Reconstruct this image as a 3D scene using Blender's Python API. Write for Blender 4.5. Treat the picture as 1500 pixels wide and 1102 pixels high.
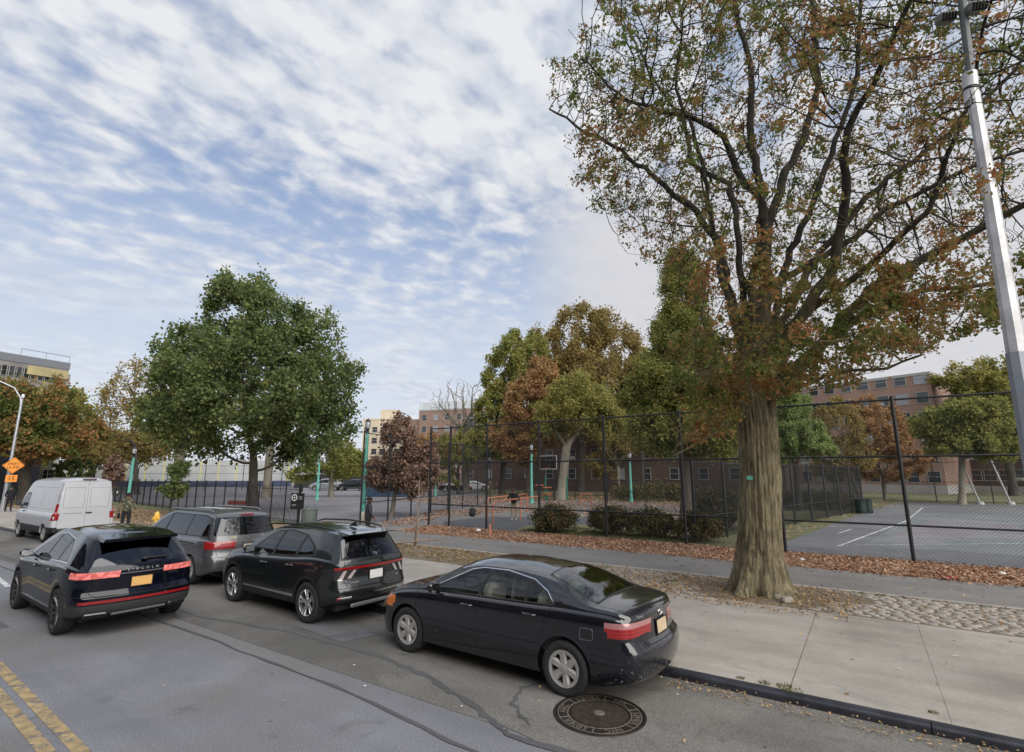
import bpy, bmesh, math, random
import numpy as np
from math import sin, cos, pi, radians, atan, tan, atan2, hypot, sqrt
from mathutils import Vector, Matrix, Euler
from mathutils.bvhtree import BVHTree
random.seed(7); np.random.seed(7)
SC = bpy.context.scene
for o in list(bpy.data.objects): bpy.data.objects.remove(o)
COL = SC.collection

# ---------------------------------------------------------------- camera
CAM_H = 2.7
PITCH = atan((693-551)/750.0)
HEAD = radians(34.11)                     # the street runs along X, the park lies towards +Y
cam_d = bpy.data.cameras.new('camera'); cam = bpy.data.objects.new('camera', cam_d); COL.objects.link(cam)
cam.location = (0, 0, CAM_H); cam.rotation_euler = (pi/2+PITCH, 0, HEAD)
cam_d.sensor_width = 36; cam_d.lens = 18.0; cam_d.clip_start = 0.1; cam_d.clip_end = 3000
SC.camera = cam

def G(px, py, z=0.1):
    """ground position seen at a pixel of the 1500x1102 photograph"""
    x = (px-750)/750; y = -(py-551)/750
    v = Vector((x, cos(PITCH)-y*sin(PITCH), sin(PITCH)+y*cos(PITCH)))
    X = cos(HEAD)*v.x-sin(HEAD)*v.y; Y = sin(HEAD)*v.x+cos(HEAD)*v.y
    t = (z-CAM_H)/v.z
    return Vector((X*t, Y*t, z))
def RAY(px, py, d):
    """point at horizontal distance d along a sight line"""
    x = (px-750)/750; y = -(py-551)/750
    v = Vector((x, cos(PITCH)-y*sin(PITCH), sin(PITCH)+y*cos(PITCH)))
    X = cos(HEAD)*v.x-sin(HEAD)*v.y; Y = sin(HEAD)*v.x+cos(HEAD)*v.y
    t = d/hypot(X, Y)
    return Vector((X*t, Y*t, CAM_H+v.z*t))

# ---------------------------------------------------------------- light and sky
SUN_AZ = radians(114); SUN_EL = radians(38)      # azimuth measured from +Y clockwise (behind the camera, to the right)
SUN_DIR = Vector((sin(SUN_AZ)*cos(SUN_EL), cos(SUN_AZ)*cos(SUN_EL), sin(SUN_EL)))
sl = bpy.data.lights.new('sun', 'SUN'); sl.energy = 3.3; sl.angle = radians(70); sl.color = (1, .955, .9)
so = bpy.data.objects.new('sun', sl); COL.objects.link(so)
so.rotation_euler = SUN_DIR.to_track_quat('Z', 'Y').to_euler()
SC.view_settings.view_transform = 'Standard'; SC.view_settings.look = 'None'
SC.view_settings.exposure = 0.36; SC.view_settings.gamma = 1
SC.render.engine = 'CYCLES'
SC.cycles.max_bounces = 6; SC.cycles.transparent_max_bounces = 24
SC.cycles.diffuse_bounces = 3; SC.cycles.glossy_bounces = 3; SC.cycles.transmission_bounces = 4

class NT:
    """tiny node-tree helper"""
    def __init__(s, tree): s.t = tree; s.n = tree.nodes; s.l = tree.links
    def new(s, typ, **kw):
        n = s.n.new(typ)
        for k, v in kw.items():
            if k == 'inp':
                for a, b in v.items():
                    if hasattr(b, 'is_output'): s.l.new(b, n.inputs[a])
                    else: n.inputs[a].default_value = b
            else: setattr(n, k, v)
        return n
    def math(s, op, a, b=0.0, c=None, clamp=False):
        n = s.n.new('ShaderNodeMath'); n.operation = op; n.use_clamp = clamp
        for i, v in enumerate((a, b) if c is None else (a, b, c)):
            if hasattr(v, 'is_output'): s.l.new(v, n.inputs[i])
            else: n.inputs[i].default_value = v
        return n.outputs[0]
    def mix(s, f, a, b, mode='MIX'):
        n = s.n.new('ShaderNodeMix'); n.data_type = 'RGBA'; n.blend_type = mode
        for i, v in ((0, f), (6, a), (7, b)):
            if hasattr(v, 'is_output'): s.l.new(v, n.inputs[i])
            else: n.inputs[i].default_value = v if i == 0 else (*v[:3], 1)
        return n.outputs[2]
    def ramp(s, f, stops, interp='LINEAR'):
        n = s.n.new('ShaderNodeValToRGB'); n.color_ramp.interpolation = interp
        e = n.color_ramp.elements
        while len(e) < len(stops): e.new(.5)
        for i, (p, c) in enumerate(stops):
            e[i].position = p; e[i].color = (*c, 1) if hasattr(c, '__len__') else (c, c, c, 1)
        s.l.new(f, n.inputs[0]); return n.outputs[0]
    def noise(s, vec, scale, detail=4, rough=.55, dist=0.0, dim='3D'):
        n = s.n.new('ShaderNodeTexNoise'); n.noise_dimensions = dim
        n.inputs['Scale'].default_value = scale; n.inputs['Detail'].default_value = detail
        n.inputs['Roughness'].default_value = rough; n.inputs['Distortion'].default_value = dist
        if vec is not None: s.l.new(vec, n.inputs['Vector'])
        return n.outputs['Fac']
    def mapping(s, vec, loc=(0,0,0), rot=(0,0,0), sc=(1,1,1)):
        n = s.n.new('ShaderNodeMapping'); s.l.new(vec, n.inputs[0])
        n.inputs[1].default_value = loc; n.inputs[2].default_value = rot; n.inputs[3].default_value = sc
        return n.outputs[0]

world = bpy.data.worlds.new('World'); SC.world = world; world.use_nodes = True
W = NT(world.node_tree); W.n.clear()
tc = W.new('ShaderNodeTexCoord').outputs['Generated']
sky = W.new('ShaderNodeTexSky', sky_type='NISHITA', sun_disc=False, sun_elevation=SUN_EL, sun_rotation=SUN_AZ,
            air_density=1.0, dust_density=1.2, ozone_density=1.6).outputs[0]
sep = W.new('ShaderNodeSeparateXYZ', inp={0: tc})
zc = W.math('MAXIMUM', sep.outputs[2], 0.0)
den = W.math('ADD', zc, 0.16)
pv = W.new('ShaderNodeCombineXYZ', inp={0: W.math('DIVIDE', sep.outputs[0], den), 1: W.math('DIVIDE', sep.outputs[1], den)}).outputs[0]
# cloud rows: cells a little longer along the band direction
CR = radians(24)
pr = W.mapping(pv, rot=(0, 0, radians(12)))
m1 = W.mapping(pr, loc=(3.1, 1.7, 0), sc=(1.7, 1.25, 1))
cell = W.noise(m1, 7.0, 3, .5, .15)
m2 = W.mapping(pr, loc=(1.3, 7.9, 0), sc=(1.3, .6, 1))
big = W.noise(m2, .95, 3, .5, .2)
fine = W.noise(m1, 19, 4, .6, .3)
# azimuth-driven cover: the sheet thickens to solid grey-white towards the right of the view
ca = W.new('ShaderNodeVectorMath', operation='DOT_PRODUCT', inp={0: tc, 1: Vector((sin(radians(0)), cos(radians(0)), 0))}).outputs['Value']
cx = W.new('ShaderNodeVectorMath', operation='DOT_PRODUCT', inp={0: tc, 1: Vector((cos(radians(20)), sin(radians(20)), 0))}).outputs['Value']
side = W.new('ShaderNodeMapRange', interpolation_type='SMOOTHSTEP', inp={0: cx, 1: -.26, 2: -.06}).outputs[0]
low = W.new('ShaderNodeMapRange', interpolation_type='SMOOTHSTEP', inp={0: sep.outputs[2], 1: .62, 2: .42}).outputs[0]
veil = W.math('MULTIPLY', side, low)
dsum = W.math('ADD', W.math('MULTIPLY', big, 1.1), W.math('ADD', W.math('MULTIPLY', cell, 1.05), W.math('MULTIPLY', fine, .22)))
cov = W.new('ShaderNodeMapRange', interpolation_type='SMOOTHSTEP', inp={0: dsum, 1: .88, 2: 1.40}).outputs[0]
# thin out to clear pale sky in a band above the horizon
hz = W.new('ShaderNodeMapRange', interpolation_type='SMOOTHSTEP', inp={0: sep.outputs[2], 1: .2, 2: .36}).outputs[0]
cov = W.math('MULTIPLY', cov, W.math('ADD', W.math('MULTIPLY', hz, .92), .08))
mlow = W.mapping(pv, loc=(9.2, 3.3, 0), rot=(0, 0, .2), sc=(.8, 1.0, 1))
lowc = W.new('ShaderNodeMapRange', interpolation_type='SMOOTHSTEP', inp={0: W.noise(mlow, 1.1, 6, .55), 1: .44, 2: .6}).outputs[0]
hzi = W.math('SUBTRACT', 1.0, hz)
cov = W.math('MAXIMUM', cov, W.math('MULTIPLY', W.math('MULTIPLY', lowc, hzi), .95))
cov = W.math('MAXIMUM', cov, veil)
skyc = W.mix(.55, W.mix(1.0, sky, (.15, .15, .15), 'MULTIPLY'), (.38, .48, .70))
hazef = W.new('ShaderNodeMapRange', inp={0: sep.outputs[2], 1: .48, 2: .04, 3: 0.0, 4: .95}).outputs[0]
skyc = W.mix(hazef, skyc, (.72, .76, .83))
shade = W.noise(m1, 5.5, 4, .5, .2)
shadeb = W.math('MULTIPLY', shade, W.math('SUBTRACT', 1.0, W.math('MULTIPLY', veil, .8)))
cloudc = W.ramp(W.math('ADD', W.math('MULTIPLY', shade, .45), W.math('ADD', W.math('MULTIPLY', cell, .38), W.math('MULTIPLY', big, .2))), [(.38, (.53, .58, .68)), (.60, (.80, .81, .84))])
cloudc = W.mix(W.math('MULTIPLY', veil, .85), cloudc, (.66, .66, .69))
col = W.mix(cov, skyc, cloudc)
# below the horizon
gnd = W.new('ShaderNodeMapRange', inp={0: sep.outputs[2], 1: -.02, 2: -.06}).outputs[0]
col = W.mix(gnd, col, (.16, .16, .16))
bg = W.new('ShaderNodeBackground', inp={0: col, 1: .80})
W.l.new(bg.outputs[0], W.new('ShaderNodeOutputWorld').inputs[0])

# ---------------------------------------------------------------- materials
def new_mat(name):
    m = bpy.data.materials.new(name); m.use_nodes = True
    t = NT(m.node_tree); b = t.n['Principled BSDF']
    return m, t, b
MATS = {}
def M(name, col=(.5,.5,.5), rough=.6, metal=0.0, coat=0.0, var=0.0, vs=4.0, bump=0.0, bs=30.0, spec=.5, emit=None, es=0.0, dust=0.0):
    if name in MATS: return MATS[name]
    m, t, b = new_mat(name)
    b.inputs['Roughness'].default_value = rough; b.inputs['Metallic'].default_value = metal
    b.inputs['Coat Weight'].default_value = coat; b.inputs['Coat Roughness'].default_value = .04
    b.inputs['Specular IOR Level'].default_value = spec
    b.inputs['Base Color'].default_value = (*col, 1)
    oc = t.new('ShaderNodeTexCoord').outputs['Object']
    if var:
        f = t.noise(oc, vs, 5, .6)
        c = t.ramp(f, [(.3, tuple(x*(1-var) for x in col)), (.7, tuple(min(1, x*(1+var)) for x in col))])
        t.l.new(c, b.inputs['Base Color'])
    if dust:
        g = t.new('ShaderNodeNewGeometry').outputs['Normal']
        z = t.new('ShaderNodeSeparateXYZ', inp={0: g}).outputs[2]
        up = t.math('MULTIPLY', t.math('MAXIMUM', z, 0.0), t.math('MULTIPLY', t.noise(oc, 2.5, 5, .6), dust*1.9), clamp=True)
        sp = t.math('MULTIPLY', t.math('GREATER_THAN', t.noise(oc, 70, 2, .5), .70), dust*.35)
        f = t.math('MAXIMUM', up, sp)
        t.l.new(t.mix(f, col, (.17, .165, .15)), b.inputs['Base Color'])
        t.l.new(t.math('ADD', t.math('MULTIPLY', f, .45), rough), b.inputs['Roughness'])
        t.l.new(t.math('SUBTRACT', coat, t.math('MULTIPLY', f, coat)), b.inputs['Coat Weight'])
    if bump:
        bn = t.new('ShaderNodeBump', inp={'Height': t.noise(oc, bs, 5, .6), 'Strength': bump, 'Distance': .02})
        t.l.new(bn.outputs[0], b.inputs['Normal'])
    if emit:
        b.inputs['Emission Color'].default_value = (*emit, 1); b.inputs['Emission Strength'].default_value = es
    MATS[name] = m; return m

def glass_mat(name, tint, gloss=.09):
    """thin window glass: tinted see-through pane with a fresnel reflection"""
    m, t, b = new_mat(name); t.n.remove(b)
    tr = t.new('ShaderNodeBsdfTransparent'); tr.inputs[0].default_value = (*tint, 1)
    gl = t.new('ShaderNodeBsdfGlossy'); gl.inputs['Roughness'].default_value = .02; gl.inputs[0].default_value = (.95, .97, 1, 1)
    fr = t.new('ShaderNodeFresnel'); fr.inputs[0].default_value = 1.5
    f = t.math('ADD', t.math('MULTIPLY', fr.outputs[0], 1.0), gloss-.07, clamp=True)
    mx = t.new('ShaderNodeMixShader', inp={0: f, 1: tr.outputs[0], 2: gl.outputs[0]})
    t.l.new(mx.outputs[0], t.n['Material Output'].inputs[0]); MATS[name] = m
    return m

def M_metalpaint(name, col, rough=.28, flake=.5, dust=0.0):
    return M(name, col, rough, flake, 1.0, dust=dust)

BLACKMETAL = M('black_fence_paint', (.012, .013, .016), .45, 0, 0, .3, 8)
WIRE = M('black_wire', (.012, .013, .015), .6)
TEAL = M('teal_lamp_paint', (.12, .42, .33), .5, 0, 0, .15, 6)
RUBBER = M('tyre_rubber', (.022, .022, .022), .82, 0, 0, .3, 20, .2, 60)
BLACKPL = M('black_plastic', (.014, .014, .015), .55, 0, 0, .2, 12)
CHROME = M('chrome', (.7, .7, .7), .12, 1.0)
DARKVOID = M('dark_underside', (.006, .006, .006), .9)
STEEL = M('galvanised_steel', (.55, .57, .6), .42, .75, 0, .12, 5)

# ---------------------------------------------------------------- mesh helpers
def prop(o, label=None, cat=None, group=None, kind=None):
    if label: o['label'] = label
    if cat: o['category'] = cat
    if group: o['group'] = group
    if kind: o['kind'] = kind
    return o
def thing(name, label, cat, loc=(0,0,0), rz=0, group=None):
    o = bpy.data.objects.new(name, None); COL.objects.link(o)
    o.location = loc; o.rotation_euler = (0, 0, rz); o.empty_display_size = .2
    return prop(o, label, cat, group)
def copy_tree(o, parent=None):
    c = o.copy(); COL.objects.link(c)
    if parent: c.parent = parent
    for ch in list(o.children): copy_tree(ch, c)
    return c
def link(name, me, parent=None, mats=(), smooth=False, auto=None):
    o = bpy.data.objects.new(name, me); COL.objects.link(o)
    if parent: o.parent = parent
    for m in mats: me.materials.append(m)
    if smooth: me.shade_smooth()
    if auto is not None:
        me.shade_smooth(); me.set_sharp_from_angle(angle=radians(auto))
    return o
def np_mesh(name, V, F, mi=None):
    """fast mesh from arrays: V (n,3), F (m,k)"""
    V = np.asarray(V, np.float32); F = np.asarray(F, np.int32); k = F.shape[1]
    me = bpy.data.meshes.new(name)
    me.vertices.add(len(V)); me.vertices.foreach_set('co', V.ravel())
    me.loops.add(F.size); me.loops.foreach_set('vertex_index', F.ravel())
    me.polygons.add(len(F)); me.polygons.foreach_set('loop_start', np.arange(0, F.size, k, dtype=np.int32))
    me.polygons.foreach_set('loop_total', np.full(len(F), k, np.int32))
    if mi is not None: me.polygons.foreach_set('material_index', np.asarray(mi, np.int32))
    me.update(calc_edges=True); return me

class MB:
    """collects simple shapes and links them as ONE mesh object"""
    def __init__(s): s.v = []; s.f = []; s.m = []
    def add(s, vs, fs, mi=0):
        b = len(s.v); s.v += [tuple(v) for v in vs]; s.f += [tuple(i+b for i in f) for f in fs]; s.m += [mi]*len(fs); return s
    def box(s, c, d, rz=0, mi=0, bev=0.0, rx=0, ry=0):
        cx_, cy, cz = c; hx, hy, hz_ = d[0]/2, d[1]/2, d[2]/2
        R = Euler((rx, ry, rz)).to_matrix()
        if bev > 0:
            vs = []
            for z in (-1, 1):
                for (sx, sy) in ((-1,-1),(1,-1),(1,1),(-1,1)):
                    vs.append((sx*(hx-bev), sy*(hy-bev), z*hz_))
                for (sx, sy) in ((-1,-1),(1,-1),(1,1),(-1,1)):
                    vs.append((sx*hx, sy*(hy-bev), z*(hz_-bev)))
                for (sx, sy) in ((-1,-1),(1,-1),(1,1),(-1,1)):
                    vs.append((sx*(hx-bev), sy*hy, z*(hz_-bev)))
            bm = bmesh.new()
            for v in vs: bm.verts.new(v)
            r = bmesh.ops.convex_hull(bm, input=bm.verts)
            bm.verts.index_update()
            V = [tuple(R @ v.co + Vector(c)) for v in bm.verts]
            F = [tuple(v.index for v in f.verts) for f in bm.faces]
            bm.free(); return s.add(V, F, mi)
        V = [tuple(R @ Vector((x*hx, y*hy, z*hz_)) + Vector(c)) for z in (-1,1) for (x,y) in ((-1,-1),(1,-1),(1,1),(-1,1))]
        return s.add(V, [(3,2,1,0),(4,5,6,7),(0,1,5,4),(1,2,6,5),(2,3,7,6),(3,0,4,7)], mi)
    def tube(s, pts, rad, n=8, mi=0, caps=True):
        pts = [Vector(p) for p in pts]; rs = rad if hasattr(rad, '__len__') else [rad]*len(pts)
        V = []; u = None
        for i, p in enumerate(pts):
            d = (pts[min(i+1, len(pts)-1)]-pts[max(i-1, 0)]).normalized()
            if u is None:
                u = d.cross(Vector((0,0,1)));
                if u.length < .05: u = d.cross(Vector((1,0,0)))
            u = (u-d*u.dot(d)).normalized(); w = d.cross(u)
            for k in range(n):
                a = 2*pi*k/n; V.append(p+(u*cos(a)+w*sin(a))*rs[i])
        F = []
        for i in range(len(pts)-1):
            for k in range(n):
                F.append((i*n+k, i*n+(k+1)%n, (i+1)*n+(k+1)%n, (i+1)*n+k))
        if caps:
            F.append(tuple(range(n))[::-1]); F.append(tuple((len(pts)-1)*n+k for k in range(n)))
        return s.add(V, F, mi)
    def lathe(s, prof, c=(0,0,0), n=16, axis='z', mi=0, closed=False):
        V = []
        for (r, h) in prof:
            for k in range(n):
                a = 2*pi*k/n
                if axis == 'z': V.append((c[0]+r*cos(a), c[1]+r*sin(a), c[2]+h))
                elif axis == 'y': V.append((c[0]+r*sin(a), c[1]+h, c[2]+r*cos(a)))
                else: V.append((c[0]+h, c[1]+r*cos(a), c[2]+r*sin(a)))
        F = []; P = len(prof)
        for i in range(P if closed else P-1):
            j = (i+1) % P
            for k in range(n): F.append((i*n+k, i*n+(k+1)%n, j*n+(k+1)%n, j*n+k))
        return s.add(V, F, mi)
    def prism(s, poly, axis, a, b, mi=0):
        """poly in the plane across `axis`, extruded from a to b"""
        def P(u, v, h): return {'x': (h,u,v), 'y': (u,h,v), 'z': (u,v,h)}[axis]
        n = len(poly); V = [P(u,v,a) for u,v in poly]+[P(u,v,b) for u,v in poly]
        F = [tuple(range(n))[::-1], tuple(range(n, 2*n))]+[(i, (i+1)%n, n+(i+1)%n, n+i) for i in range(n)]
        return s.add(V, F, mi)
    def sphere(s, c, r, n=10, mi=0):
        rr = r if hasattr(r, '__len__') else (r, r, r)
        V = [(c[0], c[1], c[2]-rr[2])]; m = n//2
        for i in range(1, m):
            t = pi*i/m
            for k in range(n):
                a = 2*pi*k/n; V.append((c[0]+rr[0]*sin(t)*cos(a), c[1]+rr[1]*sin(t)*sin(a), c[2]-rr[2]*cos(t)))
        V.append((c[0], c[1], c[2]+rr[2])); T = len(V)-1; F = []
        for k in range(n): F.append((0, 1+(k+1)%n, 1+k)); F.append((T, T-n+k, T-n+(k+1)%n))
        for i in range(m-2):
            for k in range(n): F.append((1+i*n+k, 1+i*n+(k+1)%n, 1+(i+1)*n+(k+1)%n, 1+(i+1)*n+k))
        return s.add(V, F, mi)
    def build(s, name, mats, parent=None, auto=None, smooth=False):
        me = bpy.data.meshes.new(name); me.from_pydata(s.v, [], s.f)
        me.polygons.foreach_set('material_index', s.m)
        bm = bmesh.new(); bm.from_mesh(me); bmesh.ops.recalc_face_normals(bm, faces=bm.faces); bm.to_mesh(me); bm.free()
        return link(name, me, parent, mats if isinstance(mats, (list, tuple)) else [mats], smooth, auto)

def text_mesh(txt, size, depth=.002, align='CENTER', spacing=1.0):
    cu = bpy.data.curves.new('lettering', 'FONT'); cu.body = txt; cu.size = size; cu.extrude = depth
    cu.align_x = align; cu.align_y = 'CENTER'; cu.space_character = spacing; cu.resolution_u = 2
    o = bpy.data.objects.new('lettering', cu); COL.objects.link(o)
    dg = bpy.context.evaluated_depsgraph_get(); me = bpy.data.meshes.new_from_object(o.evaluated_get(dg))
    bpy.data.objects.remove(o); bpy.data.curves.remove(cu); me.name = 'lettering'; return me
def frame_matrix(p, nrm, up=Vector((0,0,1))):
    """matrix whose local +Z looks along nrm and local +Y stays closest to up"""
    n = Vector(nrm).normalized(); x = Vector(up).cross(n).normalized(); y = n.cross(x)
    m = Matrix((x, y, n)).transposed().to_4x4(); m.translation = p; return m

# ---------------------------------------------------------------- ground surfaces
def sheet(name, poly, z, mat, kind='structure', sub=0):
    bm = bmesh.new(); vs = [bm.verts.new((x, y, z)) for x, y in poly]; bm.faces.new(vs)
    bmesh.ops.recalc_face_normals(bm, faces=bm.faces)
    if bm.faces[:][0].normal.z < 0: bmesh.ops.reverse_faces(bm, faces=bm.faces)
    me = bpy.data.meshes.new(name); bm.to_mesh(me); bm.free()
    return prop(link(name, me, None, [mat]), kind=kind)
def rect(x0, x1, y0, y1): return [(x0,y0),(x1,y0),(x1,y1),(x0,y1)]

def asphalt_mat(name, c0, c1, grain=.35, tint=None, cracks=0.0, streak=None):
    m, t, b = new_mat(name)
    oc = t.new('ShaderNodeTexCoord').outputs['Object']
    bigf = t.noise(oc, .55, 5, .6, .4)
    st = t.noise(t.mapping(oc, sc=(.12, 1.6, 1)), 1.0, 5, .6)
    f = t.math('ADD', t.math('MULTIPLY', bigf, .6), t.math('MULTIPLY', st, .4))
    c = t.ramp(f, [(.34, c0), (.64, c1)])
    if tint:
        c = t.mix(t.ramp(t.noise(oc, .3, 4, .6), [(.45, 0.0), (.62, 1.0)]), c, tint)
    g = t.noise(oc, 95, 3, .8); g2 = t.noise(oc, 42, 4, .75)
    gg = t.math('ADD', t.math('MULTIPLY', g, .6), t.math('MULTIPLY', g2, .4))
    c = t.mix(min(1, grain*1.9), c, t.ramp(gg, [(.36, (.12, .12, .12)), (.5, (.47, .47, .47)), (.66, (.92, .91, .88))]), 'OVERLAY')
    sp = t.math('GREATER_THAN', t.noise(oc, 34, 2, .4), .72)
    c = t.mix(t.math('MULTIPLY', sp, .35), c, (.3, .29, .27))
    stn = t.ramp(t.noise(t.mapping(oc, loc=(4, 2, 0)), 1.6, 4, .65, .6), [(.60, 0.0), (.68, 1.0)])
    c = t.mix(t.math('MULTIPLY', stn, .4), c, tuple(x*.55 for x in c0))
    if cracks:
        v = t.new('ShaderNodeTexVoronoi', feature='DISTANCE_TO_EDGE')
        dv = t.new('ShaderNodeVectorMath', operation='ADD', inp={0: oc})
        nz = t.new('ShaderNodeTexNoise'); nz.inputs['Scale'].default_value = 2.2; nz.inputs['Detail'].default_value = 6; t.l.new(oc, nz.inputs['Vector'])
        sc_ = t.new('ShaderNodeVectorMath', operation='SCALE', inp={0: nz.outputs['Color']}); sc_.inputs['Scale'].default_value = 1.3
        t.l.new(sc_.outputs[0], dv.inputs[1]); t.l.new(dv.outputs[0], v.inputs['Vector']); v.inputs['Scale'].default_value = .42
        cr = t.ramp(v.outputs['Distance'], [(.0, 1.0), (.012, 0.0)])
        cr = t.math('MULTIPLY', cr, t.ramp(t.noise(t.mapping(oc, loc=(9, 9, 0)), .35, 2), [(.48, 0.0), (.58, cracks)]))
        c = t.mix(cr, c, tuple(x*.35 for x in c0))
    t.l.new(c, b.inputs['Base Color']); b.inputs['Roughness'].default_value = .82
    bn = t.new('ShaderNodeBump', inp={'Height': gg, 'Strength': .5, 'Distance': .006}); t.l.new(bn.outputs[0], b.inputs['Normal'])
    return m

ROAD = asphalt_mat('road_asphalt', (0.149, 0.153, 0.168), (0.220, 0.223, 0.239), .4, (0.168, 0.162, 0.153))
PARK = asphalt_mat('parking_lane_asphalt', (0.122, 0.115, 0.102), (0.211, 0.202, 0.182), .42, (0.102, 0.099, 0.090), .8)
PATHM = asphalt_mat('path_asphalt', (0.159, 0.149, 0.138), (0.221, 0.210, 0.196), .3, None, .7)
PLAYM = asphalt_mat('playground_asphalt', (0.105, 0.109, 0.120), (0.161, 0.165, 0.179), .3, (0.182, 0.182, 0.189))
COURTM = asphalt_mat('court_asphalt', (.105, .108, .112), (.15, .153, .158), .28, (.17, .17, .172), .5)
GREENC = asphalt_mat('court_green_paint', (.125, .142, .138), (.17, .188, .184), .3, (.20, .205, .21))
PINKC = asphalt_mat('court_pink_paint', (.155, .142, .145), (.22, .2, .205), .3, (.22, .22, .235))
SEAL = asphalt_mat('crack_sealer', (0.072, 0.072, 0.075), (0.109, 0.109, 0.113), .3)
PATCHM = asphalt_mat('asphalt_patch', (0.091, 0.094, 0.098), (0.130, 0.130, 0.137), .35)

def concrete_mat():
    m, t, b = new_mat('sidewalk_concrete'); oc = t.new('ShaderNodeTexCoord').outputs['Object']
    f = t.math('ADD', t.math('MULTIPLY', t.noise(oc, .5, 6, .65, .5), .6), t.math('MULTIPLY', t.noise(t.mapping(oc, sc=(.25, 2.2, 1)), 1.3, 5, .6), .4))
    c = t.ramp(f, [(.32, (.24, .215, .18)), (.5, (.335, .305, .265)), (.68, (.41, .38, .335))])
    g = t.math('ADD', t.math('MULTIPLY', t.noise(oc, 120, 3, .7), .5), t.math('MULTIPLY', t.noise(oc, 24, 5, .7), .5))
    c = t.mix(.28, c, t.ramp(g, [(.3, (.15, .15, .15)), (.7, (.85, .85, .85))]), 'OVERLAY')
    d = t.ramp(t.noise(oc, 45, 2, .4), [(.72, 0.0), (.76, 1.0)])
    c = t.mix(t.math('MULTIPLY', d, .6), c, (.09, .075, .06))
    s2 = t.ramp(t.noise(t.mapping(oc, loc=(7, 3, 0)), .9, 6, .7, 1.2), [(.56, 0.0), (.66, 1.0)])
    c = t.mix(t.math('MULTIPLY', s2, .45), c, (.2, .19, .175))
    t.l.new(c, b.inputs['Base Color']); b.inputs['Roughness'].default_value = .85
    bn = t.new('ShaderNodeBump', inp={'Height': g, 'Strength': .25, 'Distance': .004}); t.l.new(bn.outputs[0], b.inputs['Normal'])
    return m
CONC = concrete_mat()
def soil_mat(name, cols, scale=3.0, bump=.8):
    m, t, b = new_mat(name); oc = t.new('ShaderNodeTexCoord').outputs['Object']
    f = t.math('ADD', t.math('MULTIPLY', t.noise(oc, scale, 6, .7), .5), t.math('MULTIPLY', t.noise(oc, scale*9, 5, .7), .5))
    t.l.new(t.ramp(f, [(.36, cols[0]), (.5, cols[1]), (.64, cols[2])]), b.inputs['Base Color']); b.inputs['Roughness'].default_value = .95
    bn = t.new('ShaderNodeBump', inp={'Height': f, 'Strength': bump, 'Distance': .05}); t.l.new(bn.outputs[0], b.inputs['Normal'])
    return m
DIRT = soil_mat('dry_dirt', [(.16, .13, .1), (.27, .225, .17), (.33, .28, .22)], 2.5)
LITTER = soil_mat('leaf_litter_ground', [(.13, .075, .05), (.30, .175, .11), (.42, .28, .19)], 3)
GRASSG = soil_mat('park_grass', [(.05, .06, .025), (.12, .125, .055), (.23, .19, .11)], 1.2)
EARTH = soil_mat('bare_earth', [(.07, .055, .04), (.13, .1, .075), (.2, .155, .11)], 1.5)

KY = 7.40                                           # kerb face
sheet('ground', rect(-900, 500, -500, 900), -.03, GRASSG)
sheet('road', rect(-400, 120, -9, KY+.02), 0.0, ROAD)
sheet('parking_lane', rect(-400, 120, 5.02, KY+.01), .004, PARK)
# park ground, one slab whose front edge stands behind the kerb
bm_ = MB().box((-190, 160, .02), (620, 292.6, .16)).build('park_ground', GRASSG); prop(bm_, kind='structure')
# kerb: rounded dark steel nosing with a concrete body
k = MB()
xk = [-60, -30, -14]+[-12+4.1*i for i in range(14)]
for i in range(len(xk)-1):
    prof = [(KY, -.02), (KY, .065), (KY+.012, .09), (KY+.035, .104), (KY+.13, .104), (KY+.13, -.02)]
    k.prism(prof, 'x', xk[i]+.006, xk[i+1]-.006)
prop(k.build('kerb', M('steel_kerb', (.05, .052, .062), .5, .6, 0, .45, 3, .15, 40), auto=40), kind='structure')
prop(MB().box((-210, KY+.07, .03), (300, .13, .145)).build('kerb', CONC), kind='structure')
# sidewalk slabs with open joints
SW0, SW1 = KY+.135, 11.92
k = MB(); random.seed(3)
edges = [-400, -200, -100, -62]+[-1.05+1.53*i for i in range(-39, 17)]
for i in range(len(edges)-1):
    gx = .016 if (i-4) % 3 == 0 else .003
    for (y0, y1) in ((SW0, 9.7), (9.702, SW1)):
        k.box(((edges[i]+gx+edges[i+1])/2, (y0+y1)/2, .056+random.uniform(-.0015, .0015)), (edges[i+1]-edges[i]-gx, y1-y0-.004, .10), bev=.003)
prop(k.build('sidewalk', CONC), kind='structure')
sheet('joint_dirt', rect(-60, 26, SW0, SW1), .098, DIRT)
# belgian block strip
def cobbles(x0, x1, y0, y1, seed=1):
    rng = np.random.default_rng(seed); V = []; F = []; y = y0; r = 0; z = .112
    while y < y1-.1:
        x = x0+(r % 2)*.12
        while x < x1:
            L = rng.uniform(.20, .29); w = .125
            a = rng.normal(0, .012); h = z+rng.uniform(0, .006); g = .019
            hx, hy = L/2-g, w/2-g*.7; c, s_ = cos(a), sin(a); cx0, cy0 = x+L/2, y+w/2
            b = len(V)
            for (k_, hh, q) in ((1.0, -.04, 0), (1.0, -.012, 0), (.8, 0.0, .0)):
                for (sx, sy) in ((-1,-1),(1,-1),(1,1),(-1,1)):
                    ux, uy = sx*(hx-(.009 if k_ < 1 else 0)), sy*(hy-(.007 if k_ < 1 else 0))
                    V.append((cx0+ux*c-uy*s_, cy0+ux*s_+uy*c, h+hh))
            for q in range(2):
                for e in range(4): F.append((b+q*4+e, b+q*4+(e+1)%4, b+q*4+4+(e+1)%4, b+q*4+4+e))
            F.append((b+8, b+9, b+10, b+11)); x += L
        y += .135; r += 1
    return V, F

V, F = cobbles(-9.2, 26, 12.0, 14.16)
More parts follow.
